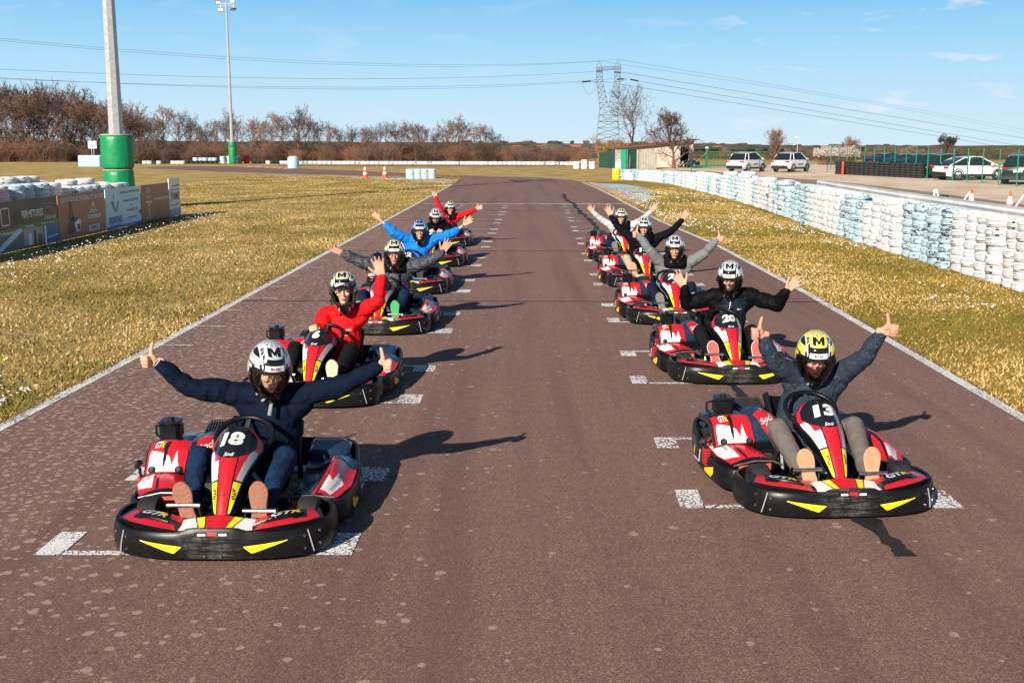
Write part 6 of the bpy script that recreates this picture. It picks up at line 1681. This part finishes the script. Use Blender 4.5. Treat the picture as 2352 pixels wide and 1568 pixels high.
# ================================================================== pylon and wires
ST = M('pylon_steel', (.16, .17, .18), .6, .3, var=.2)
Yp = 330.0; zb = terr(0, Yp); pc = (1394-CX)/FPX*Yp
r = thing('electricity_pylon', 'tall lattice steel pylon standing left of the tallest bare tree', 'pylon', (pc, Yp, zb))
def PP(px, py, dy=0.0):
    p = at(px, py, Yp); return V((p.x-pc, dy, p.z-zb))
def lattice(mb, A, B, C_, D_, n, th):   # two chords A->B, C->D with zig-zag lacing
    P = [A.lerp(B, i/n) for i in range(n+1)]; Q = [C_.lerp(D_, i/n) for i in range(n+1)]
    mb.tube([A, B], th*1.5, ST, 4); mb.tube([C_, D_], th*1.5, ST, 4)
    for i in range(n): mb.tube([P[i], Q[i+1]], th, ST, 3); mb.tube([Q[i], P[i+1]], th, ST, 3); mb.tube([P[i], Q[i]], th, ST, 3)
mb = MB(); base = 352
for dy in (-1, 1):
    lo, mi_ = 2.6*dy, 1.3*dy
    lattice(mb, PP(1367, base, lo), PP(1378, 250, mi_), PP(1424, base, lo), PP(1418, 250, mi_), 7, .05)
mb2 = MB()
for dy in (-1, 1): lattice(mb2, PP(1378, 250, 1.3*dy), PP(1371, 190, .9*dy), PP(1398, 246, 1.3*dy), PP(1384, 186, .9*dy), 5, .042); lattice(mb2, PP(1398, 246, 1.3*dy), PP(1412, 186, .9*dy), PP(1418, 250, 1.3*dy), PP(1424, 190, .9*dy), 5, .042)
for (x0, x1) in ((1371, 1384), (1412, 1424)):
    t0 = 1370 if x0 < 1400 else 1411; t1 = 1383 if x0 < 1400 else 1426
    for dy in (-1, 1): lattice(mb2, PP(x0, 188, .9*dy), PP(t0, 156, .6*dy), PP(x1, 188, .9*dy), PP(t1, 156, .6*dy), 3, .04)
    pk = 1376 if x0 < 1400 else 1419
    for t in (t0, t1):
        for dy in (-.6, .6): mb2.tube([PP(t, 156, dy), PP(pk, 140 if x0 < 1400 else 137, 0)], .08, ST, 4)
for k_, (x0, y0) in enumerate(((1367, base), (1424, base), (1378, 250), (1418, 250))): mb.tube([PP(x0, y0, -2.6 if k_ < 2 else -1.3), PP(x0, y0, 2.6 if k_ < 2 else 1.3)], .07, ST, 3)
mb.obj('body', r, 0); mb2.obj('upper_frame', r, 0)
mb = MB()
for dy in (-.6, .6): lattice(mb, PP(1370, 155, dy), PP(1426, 152, dy), PP(1370, 163, dy), PP(1426, 160, dy), 9, .035)
mb.obj('crossbeam', r, 0)
for pts in (((1371, 182), (1357, 186.5), (1371, 190)), ((1424, 180), (1441, 182), (1424, 188))):
    mb = MB()
    for dy in (-.6, .6): mb.tube([PP(*pts[0], dy), PP(*pts[1], 0), PP(*pts[2], dy)], .08, ST, 4)
    mb.obj('side_arm', r, 0)
INS = M('insulator', (.03, .035, .04), .4)
for a, b in (((1357, 187), (1337, 188.5)), ((1447, 182.5), (1466, 186.5)), ((1370, 164), (1384, 163)), ((1411, 166), (1426, 167)), ((1417, 183), (1433, 181.5))):
    mb = MB(); mb.tube([PP(*a), PP(*b)], .20, INS, 6); mb.obj('insulator', r, 0)
WIR = M('wire', (.07, .075, .085), .6)
def wire(a, b, lab, sag, rad=.05, grp=None, n=28):
    """a=(px,py,Y) b=(px,py,Y)"""
    A, B = at(*a), at(*b); mb = MB(); mb.tube([A.lerp(B, i/n)-V((0, 0, sag*4*(i/n)*(1-i/n))) for i in range(n+1)], rad, WIR, 4, True)
    tag(mb.obj('power_line', None, 0), lab, 'cable', grp)
wire((1419, 137.5, Yp), (-260, 62, 180), 'uppermost wire running left from the pylon peak', 3.2, .024)
wire((1376, 141, Yp), (-260, 66, 178), 'second wire just below the uppermost one, left of the pylon', 3.2, .024)
wire((1371, 164, Yp), (-260, 146, 180), 'middle wire running left from the pylon crossbeam', 2.2, .03)
wire((1337, 188.5, Yp), (-260, 163, 182), 'lowest wire running left from the pylon side arm', 2.4, .03)
wire((1417, 181, Yp), (-260, 169, 176), 'wire close above the lowest one, left of the pylon', 2.2, .03)
wire((1419, 137.5, Yp), (2560, 343, 900), 'uppermost thin wire running down right from the pylon peak', -2, .035)
wire((1376, 141, Yp), (2560, 360, 900), 'thin wire below the uppermost one, right of the pylon', -4, .035)
wire((1426, 166, Yp), (2560, 352, 620), 'upper thick wire running down right from the pylon', 0, .055)
wire((1466, 186.5, Yp), (2560, 372, 600), 'middle thick wire right of the pylon, from the hanging insulator', 0, .055)
wire((1384, 187, Yp), (2560, 380, 560), 'lowest thick wire right of the pylon, passing behind the tall bare tree', 0, .055)
mb = MB(); A, B = at(1337, 188.5, Yp), at(1370, 193, Yp); mb.tube([A.lerp(B, i/10)-V((0, 0, 4*3.2*(i/10)*(1-i/10))) for i in range(11)], .04, WIR, 4); tag(mb.obj('jumper_cable', None, 0), 'loop of cable hanging under the left pylon arm', 'cable')
# ================================================================== shed, green fence, gate
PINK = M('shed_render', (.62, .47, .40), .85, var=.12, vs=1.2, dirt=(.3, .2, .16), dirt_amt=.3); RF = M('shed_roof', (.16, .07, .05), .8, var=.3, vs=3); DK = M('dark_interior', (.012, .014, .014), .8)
GSH = M('green_sheet', (.015, .055, .040), .45, var=.25, vs=3); GSB = M('green_sheet_bright', (.02, .34, .22), .4, var=.12, vs=3); GRS = M('grey_sheet', (.36, .34, .29), .6, var=.2, vs=3, dirt=(.15, .12, .1), dirt_amt=.3); GFR = M('gate_green', (.01, .16, .075), .4, var=.1)
Ys = 113.0; X = lambda px, Y=Ys: (px-CX)/FPX*Y*.988
r = thing('shed', 'pinkish rendered shed with a sloping thin brown roof and open doorway', 'shed', (X(1505), Ys, 0))
x0, x1 = X(1412)-X(1505), X(1592)-X(1505); zl, zr = 1.75, 2.55
mb = MB()
def wallq(a, b, za, zc, y, t=.12):
    zt = lambda x: lerp(zl, zr, (x-x0)/(x1-x0)); mb.add([(a, y, za), (b, y, za), (b, y, zt(b) if zc is None else zc), (a, y, zt(a) if zc is None else zc), (a, y+t, za), (b, y+t, za), (b, y+t, zt(b) if zc is None else zc), (a, y+t, zt(a) if zc is None else zc)], [(0, 1, 2, 3), (7, 6, 5, 4), (0, 3, 7, 4), (1, 5, 6, 2), (3, 2, 6, 7)], PINK)
dx0, dx1 = X(1562)-X(1505), X(1581)-X(1505)
wallq(x0, dx0, 0, None, 0); wallq(dx1, x1, 0, None, 0)
mb.add([(dx0, 0, 2.0), (dx1, 0, 2.0), (dx1, 0, 2.45), (dx0, 0, 2.38)], [(0, 1, 2, 3)], PINK); mb.add([(x1, 0, 0), (x1, 5, 0), (x1, 5, zr-.2), (x1, 0, zr)], [(0, 1, 2, 3)], PINK); mb.add([(x0, 5, 0), (x0, 0, 0), (x0, 0, zl), (x0, 5, zl)], [(0, 1, 2, 3)], PINK)
mb.obj('wall', r, 0)
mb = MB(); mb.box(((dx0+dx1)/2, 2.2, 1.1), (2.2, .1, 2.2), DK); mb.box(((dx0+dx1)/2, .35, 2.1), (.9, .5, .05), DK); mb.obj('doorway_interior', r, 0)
mb = MB(); mb.add([(x0-.5, -.55, zl-.02), (x1+.55, -.55, zr+.08), (x1+.55, 5.4, zr+.08), (x0-.5, 5.4, zl-.02), (x0-.5, -.55, zl+.08), (x1+.55, -.55, zr+.19), (x1+.55, 5.4, zr+.19), (x0-.5, 5.4, zl+.08)], [(3, 2, 1, 0), (4, 5, 6, 7), (0, 1, 5, 4), (1, 2, 6, 5), (2, 3, 7, 6), (3, 0, 4, 7)], RF); mb.obj('roof', r, 0)
def sheets(px0, px1, Y0, Y1, h0, h1, mat, name, lab, step=.16):
    a, b = V((X(px0, Y0), Y0, 0)), V((X(px1, Y1), Y1, 0)); L_ = (b-a).length; n = max(4, int(L_/step*2)); t = (b-a).normalized(); nn = V((t.y, -t.x, 0)); mb = MB(); vs = []
    for i in range(n+1):
        p = a.lerp(b, i/n)+nn*(.035 if i % 2 else -.035)-a; hh = lerp(h0, h1, i/n); vs += [p, p+V((0, 0, hh))]
    mb.add(vs, [(2*i, 2*i+2, 2*i+3, 2*i+1) for i in range(n)], mat); vs2 = [v+nn*-.012 for v in vs]; mb.add(vs2, [(2*i, 2*i+1, 2*i+3, 2*i+2) for i in range(n)], mat)
    r = thing(name, lab, 'fence', a); mb.obj('panel', r, 0); return r, a, b
sheets(1376, 1412, 112, 106, 1.4, 1.75, GSH, 'sheet_fence', 'dark green corrugated fence run at the left of the shed')
sheets(1412, 1425, 106, 105.8, 1.75, 1.75, GRS, 'sheet_fence', 'narrow grey white sheet between the dark and the bright green fence runs')
sheets(1425, 1438, 105.8, 105.6, 1.78, 1.78, GSB, 'sheet_fence', 'bright green corrugated panel beside the red and white sign')
r, a, b = sheets(1438, 1462, 105.6, 105.3, 1.8, 1.8, GSH, 'sheet_fence', 'dark green panel striped by pale posts in front of the shed')
for i in range(5): mb = MB(); mb.box((.1+.23*i, -.09, .9), (.035, .03, 1.8), GRS, Matrix.Rotation(.06 if i == 1 else 0, 3, 'Y')); mb.obj('post', r, 0)
r, a, b = sheets(1462, 1508, 105.3, 104.8, 1.75, 1.62, GRS, 'sheet_fence', 'pale grey ribbed fence run in front of the shed', .22)
for i in range(5): mb = MB(); mb.box((.2+.40*i, -.09, .85), (.03, .03, 1.75), GFR); mb.obj('post', r, 0)
q = g(1420, 392); r = thing('notice', 'small red and white sign in front of the bright green panel', 'sign', (X(1420, 100), 100, 0)); mb = MB(); mb.box((0, 0, .55), (.42, .04, .95), CWH, None, .008); mb.obj('panel', r, 0); mb = MB(); mb.box((0, -.024, .93), (.42, .012, .20), BRD if False else CO); mb.box((0, -.032, .93), (.30, .006, .09), CWH); mb.obj('printed_band', r, 0); mb = MB(); mb.box((0, .04, .3), (.05, .05, .6), GALV); mb.obj('post', r, 0)
# junk in the doorway, bins
r = thing('motorbike_pile', 'white machinery heaped in the shed doorway', 'machinery', (X(1570, 111.6), 111.6, 0)); mb = MB(); 
for i in range(26): a = V((rq.uniform(-.45, .55), rq.uniform(-.2, .2), rq.uniform(.05, .55))); mb.tube([a, a+V((rq.uniform(-.4, .4), rq.uniform(-.1, .1), rq.uniform(-.15, .35)))], rq.uniform(.02, .06), CWH if i % 3 else DK, 6)
mb.obj('frame', r, 30)
BIN = M('bin_grey', (.05, .07, .08), .5)
for px, w, h_, m_, lb in ((1588, .75, .75, BIN, 'dark grey wheeled bin at the right corner of the shed'), (1602, .38, .62, GSH, 'small dark green bin left of the sliding gate')):
    r = thing('bin', lb, 'bin', (X(px, 110), 110, 0)); mb = MB(); mb.box((0, 0, h_*.46+.05), (w, .5, h_*.85), m_, None, .03); mb.obj('body', r, 20); mb = MB(); mb.box((0, -.02, h_*.93), (w*1.06, .56, .07), m_, None, .02); mb.obj('lid', r, 20)
    for s_ in (-1, 1): mb = MB(); mb.tube([(s_*w*.3, .24, .07), (s_*w*.3, .28, .07)], .07, DK, 10); mb.obj('wheel', r, 30)
# sliding gate
Yg = 108.0; gx = X(1623, Yg); r = thing('sliding_gate', 'green sliding gate with a triangular brace, behind the service cars', 'gate', (gx, Yg, 0))
zt = lambda py: H-(py-325)/FPX*Yg*1.0
mb = MB(); mb.box((2.2, 0, .22), (7.0, .10, .16), GFR); mb.tube([(-1.2, 0, .3), (-.05, 0, 1.45)], .045, GFR, 6); mb.box((2.9, 0, 1.55), (5.6, .07, .06), GFR); mb.obj('frame', r, 20)
mb = MB(); mb.box((0, .06, .95), (.22, .16, 1.8), GFR); mb.box((0, .06, 1.92), (.3, .25, .14), CWH, None, .03); mb.obj('gate_post', r, 20)
mb = MB()
for i in range(40): mb.tube([(.2+.135*i, 0, .28), (.2+.135*i, 0, 1.55)], .014, GFR, 4)
mb.obj('bars', r, 0)
# ================================================================== wire fences and car park
MESHM, nt_, b_ = new_mat('welded_mesh')
vec = coords(nt_, 'Object'); sp_ = nt_.nodes.new('ShaderNodeSeparateXYZ'); nt_.links.new(vec, sp_.inputs[0])
FPG = M('fence_post_green', (.008, .20, .12), .4, var=.1); FPD = M('fence_post_dark', (.02, .05, .035), .5)
def mesh_fence(pts, h, lab, post, names='mesh_fence', pr=.035, wire_r=.004, sx_=.10, sz_=.20):
    """posts at pts, thin crossed wires between neighbours"""
    r = thing(names, lab, 'fence', pts[0]); o = V(pts[0])
    for p in pts: mb = MB(); p = V(p)-o; mb.tube([p, p+V((0, 0, h))], pr, post, 8); mb.tube([p+V((0, 0, h)), p+V((0, 0, h+.02))], pr*1.15, post, 8); mb.obj('post', r, 40)
    for a, b in zip(pts, pts[1:]):
        a, b = V(a)-o, V(b)-o; mb = MB(); n = int((b-a).length/sx_); d = (b-a).normalized(); nn = V((-d.y, d.x, 0))*wire_r
        for i in range(1, n): p = a.lerp(b, i/n); mb.add([p+d*wire_r, p-d*wire_r, p-d*wire_r+V((0, 0, h)), p+d*wire_r+V((0, 0, h))], [(0, 1, 2, 3)], post)
        for i in range(int(h/sz_)+1): z = V((0, 0, min(h-.02, .03+i*sz_))); w = V((0, 0, wire_r)); mb.add([a+z-w, b+z-w, b+z+w, a+z+w], [(0, 1, 2, 3)], post)
        mb.obj('wire_panel', r, 0)
    return r
fx = [(2102, 79.6), (2129, 77.6), (2158, 75.6), (2188, 73.5), (2221, 71.3), (2256, 69.0), (2294, 66.6), (2336, 64.3), (2385, 61.5)]
front = [V(((px-CX)/FPX*Y*.99, Y, 0)) for px, Y in fx]; back = [V((28.2-.02*k, 79.6+2.35*k, 0)) for k in range(1, 10)]
mesh_fence([tuple(p) for p in reversed(back)]+[tuple(p) for p in front], 2.05, 'green mesh fence on bright green posts in front of the parked cars', FPG, pr=.036, wire_r=.0035)
mesh_fence([((px-CX)/FPX*90, 91+.3*i, 0) for i, px in enumerate((1588, 1678, 1748, 1790, 1862, 1912))], 1.75, 'thin dark wire fence in front of the two white service cars', FPD, pr=.028, wire_r=.0025, sx_=.3, sz_=.3)
# black tyre wall and bollard
for i in range(17):
    t = i/16; x, y = lerp(25.2, 27.9, t), lerp(88.5, 78.5, t)
    tyre_stack(x+.1, y, 6 if i < 14 else 6, TBK, 'black tyre stack in the dark wall in front of the green fence', 'black tyre wall', False)
q = g(1935, 402); mb = MB(); mb.lathe([(.12, 0), (.12, .03), (.085, .04), (.085, .30), (.095, .31), (.095, .35), (.085, .36), (.085, .6), (.095, .61), (.095, .65), (.085, .66), (.08, .95), (.05, 1.0), (.01, 1.0)], CO, 14); o = mb.obj('bollard', None); o.location = q; tag(o, 'orange flexible bollard in front of the black tyre wall', 'bollard')
# street lamp beyond the poplar
r = thing('street_lamp', 'small pale street lamp on the skyline right of the poplar', 'street lamp', (X(1830, 150), 150, 0)); mb = MB(); mb.tube([(0, 0, 0), (0, 0, 2.9)], .04, GALV, 6); mb.obj('pole', r); mb = MB(); mb.box((-.1, 0, 2.98), (.6, .3, .12), CWH, Matrix.Rotation(.2, 3, 'Y'), .03); mb.obj('lamp_head', r)
# ================================================================== cars
GLS = M('car_glass', (.012, .018, .020), .06, spec=.8, coat=.3); TRM = M('car_trim', (.015, .015, .016), .5); ALY = M('alloy', (.45, .46, .48), .3, .8); LMR = M('tail_lamp', (.45, .01, .012), .2, coat=.5); LMW = M('head_lamp', (.75, .77, .8), .12, coat=.5); PLT = M('plate', (.78, .78, .76), .4)
def car(lab, body, loc, rz, L_=4.3, W_=1.82, H_=1.55, kind='suv', grp=None, text=None):
    """car pointing along +x; origin on the ground at its centre"""
    r = thing('car', lab, 'car', loc, rz, grp); x0, x1 = -L_/2, L_/2; hw = W_/2; zb = .26; belt = H_*.635
    # lower body: stations along x -> (half width, z bottom, z shoulder)
    st = [(x0, .80, .42, belt*.80), (x0+.06, .93, .30, belt*.95), (x0+.35, 1.0, zb, belt), (-.3, 1.0, zb, belt), (.75, 1.0, zb, belt*.99), (x1-.75, .98, zb, belt*.90 if kind == 'suv' else belt*.86), (x1-.22, .92, .30, belt*.80 if kind == 'suv' else belt*.72), (x1, .74, .40, belt*.58)]
    mb = MB(); ring = lambda x, w, z0, z1: [V((x, -hw*w*.90, z0)), V((x, -hw*w, z0+.16)), V((x, -hw*w, lerp(z0, z1, .62))), V((x, -hw*w*.955, z1-.03)), V((x, -hw*w*.88, z1)), V((x, hw*w*.88, z1)), V((x, hw*w*.955, z1-.03)), V((x, hw*w, lerp(z0, z1, .62))), V((x, hw*w, z0+.16)), V((x, hw*w*.90, z0))]
    S2 = []
    for (a, b) in zip(st, st[1:]):
        for k in range(3): S2.append(tuple(lerp(p, q_, k/3) for p, q_ in zip(a, b)))
    S2.append(st[-1]); rings = [ring(*s_) for s_ in S2]; n = 10
    mb.add(sum(rings, []), [(i*n+k, (i+1)*n+k, (i+1)*n+(k+1) % n, i*n+(k+1) % n) for i in range(len(rings)-1) for k in range(n)]+[tuple(range(n)), tuple(range(len(rings)*n-1, (len(rings)-1)*n-1, -1))], body)
    bo = mb.obj('body', r, 30, True)
    # greenhouse
    roof = [(x0+.22, belt*.99, 0), (x0+.72, H_*.945, 1), (-.2, H_, 1), (.40, H_*.98, 1), (1.28, belt*1.0, 0)]
    if kind == 'sedan': roof = [(x0+.12, belt*1.04, 0), (x0+1.35, H_*.95, 1), (-.15, H_, 1), (.30, H_*.985, 1), (1.42, belt*.985, 0)]
    mb = MB(); gs = []
    for x, z, t in roof: w = hw*(.86 if t == 0 else .70); gs.append([V((x, -hw*.88, belt*.97)), V((x, -w, z)), V((x, w, z)), V((x, hw*.88, belt*.97))])
    mb.add(sum(gs, []), [(i*4+k, (i+1)*4+k, (i+1)*4+k+1, i*4+k+1) for i in range(4) for k in range(3)], GLS); mb.obj('windows', r, 20, True)
    mb = MB(); rr = [(x, z+.012, w) for x, z, w in ((roof[1][0]-.05, roof[1][1]-.02, hw*.72), (roof[1][0]+.1, roof[1][1]+.005, hw*.72), (-.2, H_+.005, hw*.72), (.35, H_*.985+.005, hw*.72), (.48, H_*.95, hw*.72))]
    vs = []
    for x, z, w in rr: vs += [(x, -w, z-.03), (x, -w*.92, z+.02), (x, w*.92, z+.02), (x, w, z-.03)]
    mb.add(vs, [(i*4+k, (i+1)*4+k, (i+1)*4+k+1, i*4+k+1) for i in range(4) for k in range(3)], body)
    for s_ in (-1, 1):
        for (xa, za, xb, zb_) in ((roof[3][0]+.05, H_*.97, roof[4][0], belt), (roof[2][0]-.1, H_*.98, roof[2][0]-.05, belt), (roof[1][0], roof[1][1], roof[0][0]+.12, belt), (roof[1][0]+.42, H_*.965, roof[1][0]+.25, belt)):
            mb.tube([(xa, s_*hw*.705, za), (xb, s_*hw*.885, zb_)], .035, body if xa != roof[2][0]-.1 else TRM, 5)
    mb.obj('roof', r, 40, True)
    rw = .335 if kind == 'suv' else .34; ax = (x0+.82, x1-.86)
    for xa in ax:
        for s_ in (-1, 1):
            R9 = Matrix.Rotation(radians(90), 3, 'X'); c = (xa, s_*(hw-.10), rw); mb = MB(); mb.lathe([(rw*.62, -.10), (rw*.9, -.105), (rw, -.08), (rw, .08), (rw*.9, .105), (rw*.62, .10)], TRM, 22, c, R9, True); w_ = mb.obj('wheel', r, 40)
            mb = MB(); mb.tube([(xa, s_*(hw-.09), rw), (xa, s_*(hw-.03), rw)], rw*.60, TRM, 16)
            for k in range(5): a_ = k*2*pi/5+.3; mb.tube([(xa, s_*(hw-.015), rw), (xa+cos(a_)*rw*.6, s_*(hw-.015), rw+sin(a_)*rw*.6)], .035, ALY, 5)
            mb.tube([(xa+cos(t*pi/10)*rw*.61, s_*(hw-.02), rw+sin(t*pi/10)*rw*.61) for t in range(21)], .018, ALY, 5, False); mb.obj('rim', w_, 40)
            mb = MB(); mb.tube([(xa+cos(pi*t/10)*(rw+.05), s_*(hw-.015), rw+sin(pi*t/10)*(rw+.05)) for t in range(11)], .035, TRM, 5); mb.obj('wheel_arch', r, 40)
    mb = MB(); mb.box((x0+.0, 0, .42), (.10, W_*.86, .26), TRM, None, .03); mb.box((x1-.04, 0, .40), (.12, W_*.74, .22), TRM, None, .03)
    for s_ in (-1, 1): mb.box((0, s_*(hw-.01), .34), (L_*.5, .05, .14), TRM, None, .015)
    mb.obj('cladding', r, 30)
    mb = MB(); mb.box((x0-.0, 0, belt*.72), (.05, .50, .12), PLT, None, .008); mb.obj('number_plate', r, 0)
    for s_ in (-1, 1):
        mb = MB(); mb.box((x0+.06, s_*hw*.76, belt*.86), (.18, .32, .13), LMR, None, .02); mb.obj('tail_light', r, 30)
        mb = MB(); mb.box((x1-.10, s_*hw*.66, belt*.66), (.18, .34, .10), LMW, None, .02); mb.obj('headlight', r, 30)
        mb = MB(); mb.box((.92, s_*(hw+.08), belt*1.06), (.14, .20, .13), body, None, .03); mb.obj('mirror', r, 30)
        mb = MB(); mb.tube([(roof[1][0]+.15, s_*hw*.66, H_*.99), (.4, s_*hw*.66, H_*1.02)], .02, ALY, 5); mb.obj('roof_rail', r, 30)
    if text:
        mb = MB(); add_text(mb, text, lambda x, y: (x-.05, -hw-.012, .66+y), .13, TRM, .95, .02, 2); mb.obj('lettering', bo, 0)
        mb = MB(); add_text(mb, text, lambda x, y: (-x-.05, hw+.012, .66+y), .13, TRM, .95, .02, 2); mb.obj('lettering', bo, 0)
    return r
CWT = M('car_white', (.78, .77, .76), .2, var=.03, coat=.5); CBL = M('car_petrol', (.012, .05, .075), .2, var=.1, coat=.6); CBK = M('car_dark', (.010, .018, .018), .2, var=.1, coat=.6); CNV = M('car_navy', (.010, .030, .075), .2, coat=.6)
car('white hatchback reading SERVICE, left of its twin beside the gate', CWT, (X(1716, 95.5), 95.5, 0), radians(48), 4.0, 1.72, 1.60, grp='white service cars', text='> SERVICE <')
car('white hatchback reading SERVICE, right of its twin behind the wire fence', CWT, (X(1818, 95.5), 95.5, 0), radians(48), 4.0, 1.72, 1.60, grp='white service cars', text='> SERVICE <')
car('white fastback car behind the bright green fence posts', CWT, (30.1, 75.2, 0), radians(12), 4.55, 1.86, 1.52, 'sedan')
car('dark green off-roader seen from behind at the right edge, partly hidden', CBK, (30.5, 68.6, 0), radians(62), 4.4, 1.85, 1.70)
car('second dark off-roader cut off by the right edge of the photo', CBK, (32.3, 66.0, 0), radians(62), 4.4, 1.85, 1.72)
for k, (xx, yy, m_, lb) in enumerate(((30.6, 79.2, CBK, 'dark car parked directly behind the white fastback'), (30.9, 83.0, CBL, 'petrol blue car, second behind the white fastback'), (31.0, 86.8, CBL, 'petrol blue car, third behind the white fastback'), (31.4, 91.0, CBL, 'petrol blue car, fourth behind the white fastback'), (31.7, 96.0, CNV, 'blue car at the far end of the parked row, farthest from the white fastback'))):
    car(lb, m_, (xx, yy, 0), radians(8), 4.4, 1.82, 1.62 if k < 2 else 1.52, 'suv' if k in (0, 1) else 'sedan', 'dark cars parked in a row')
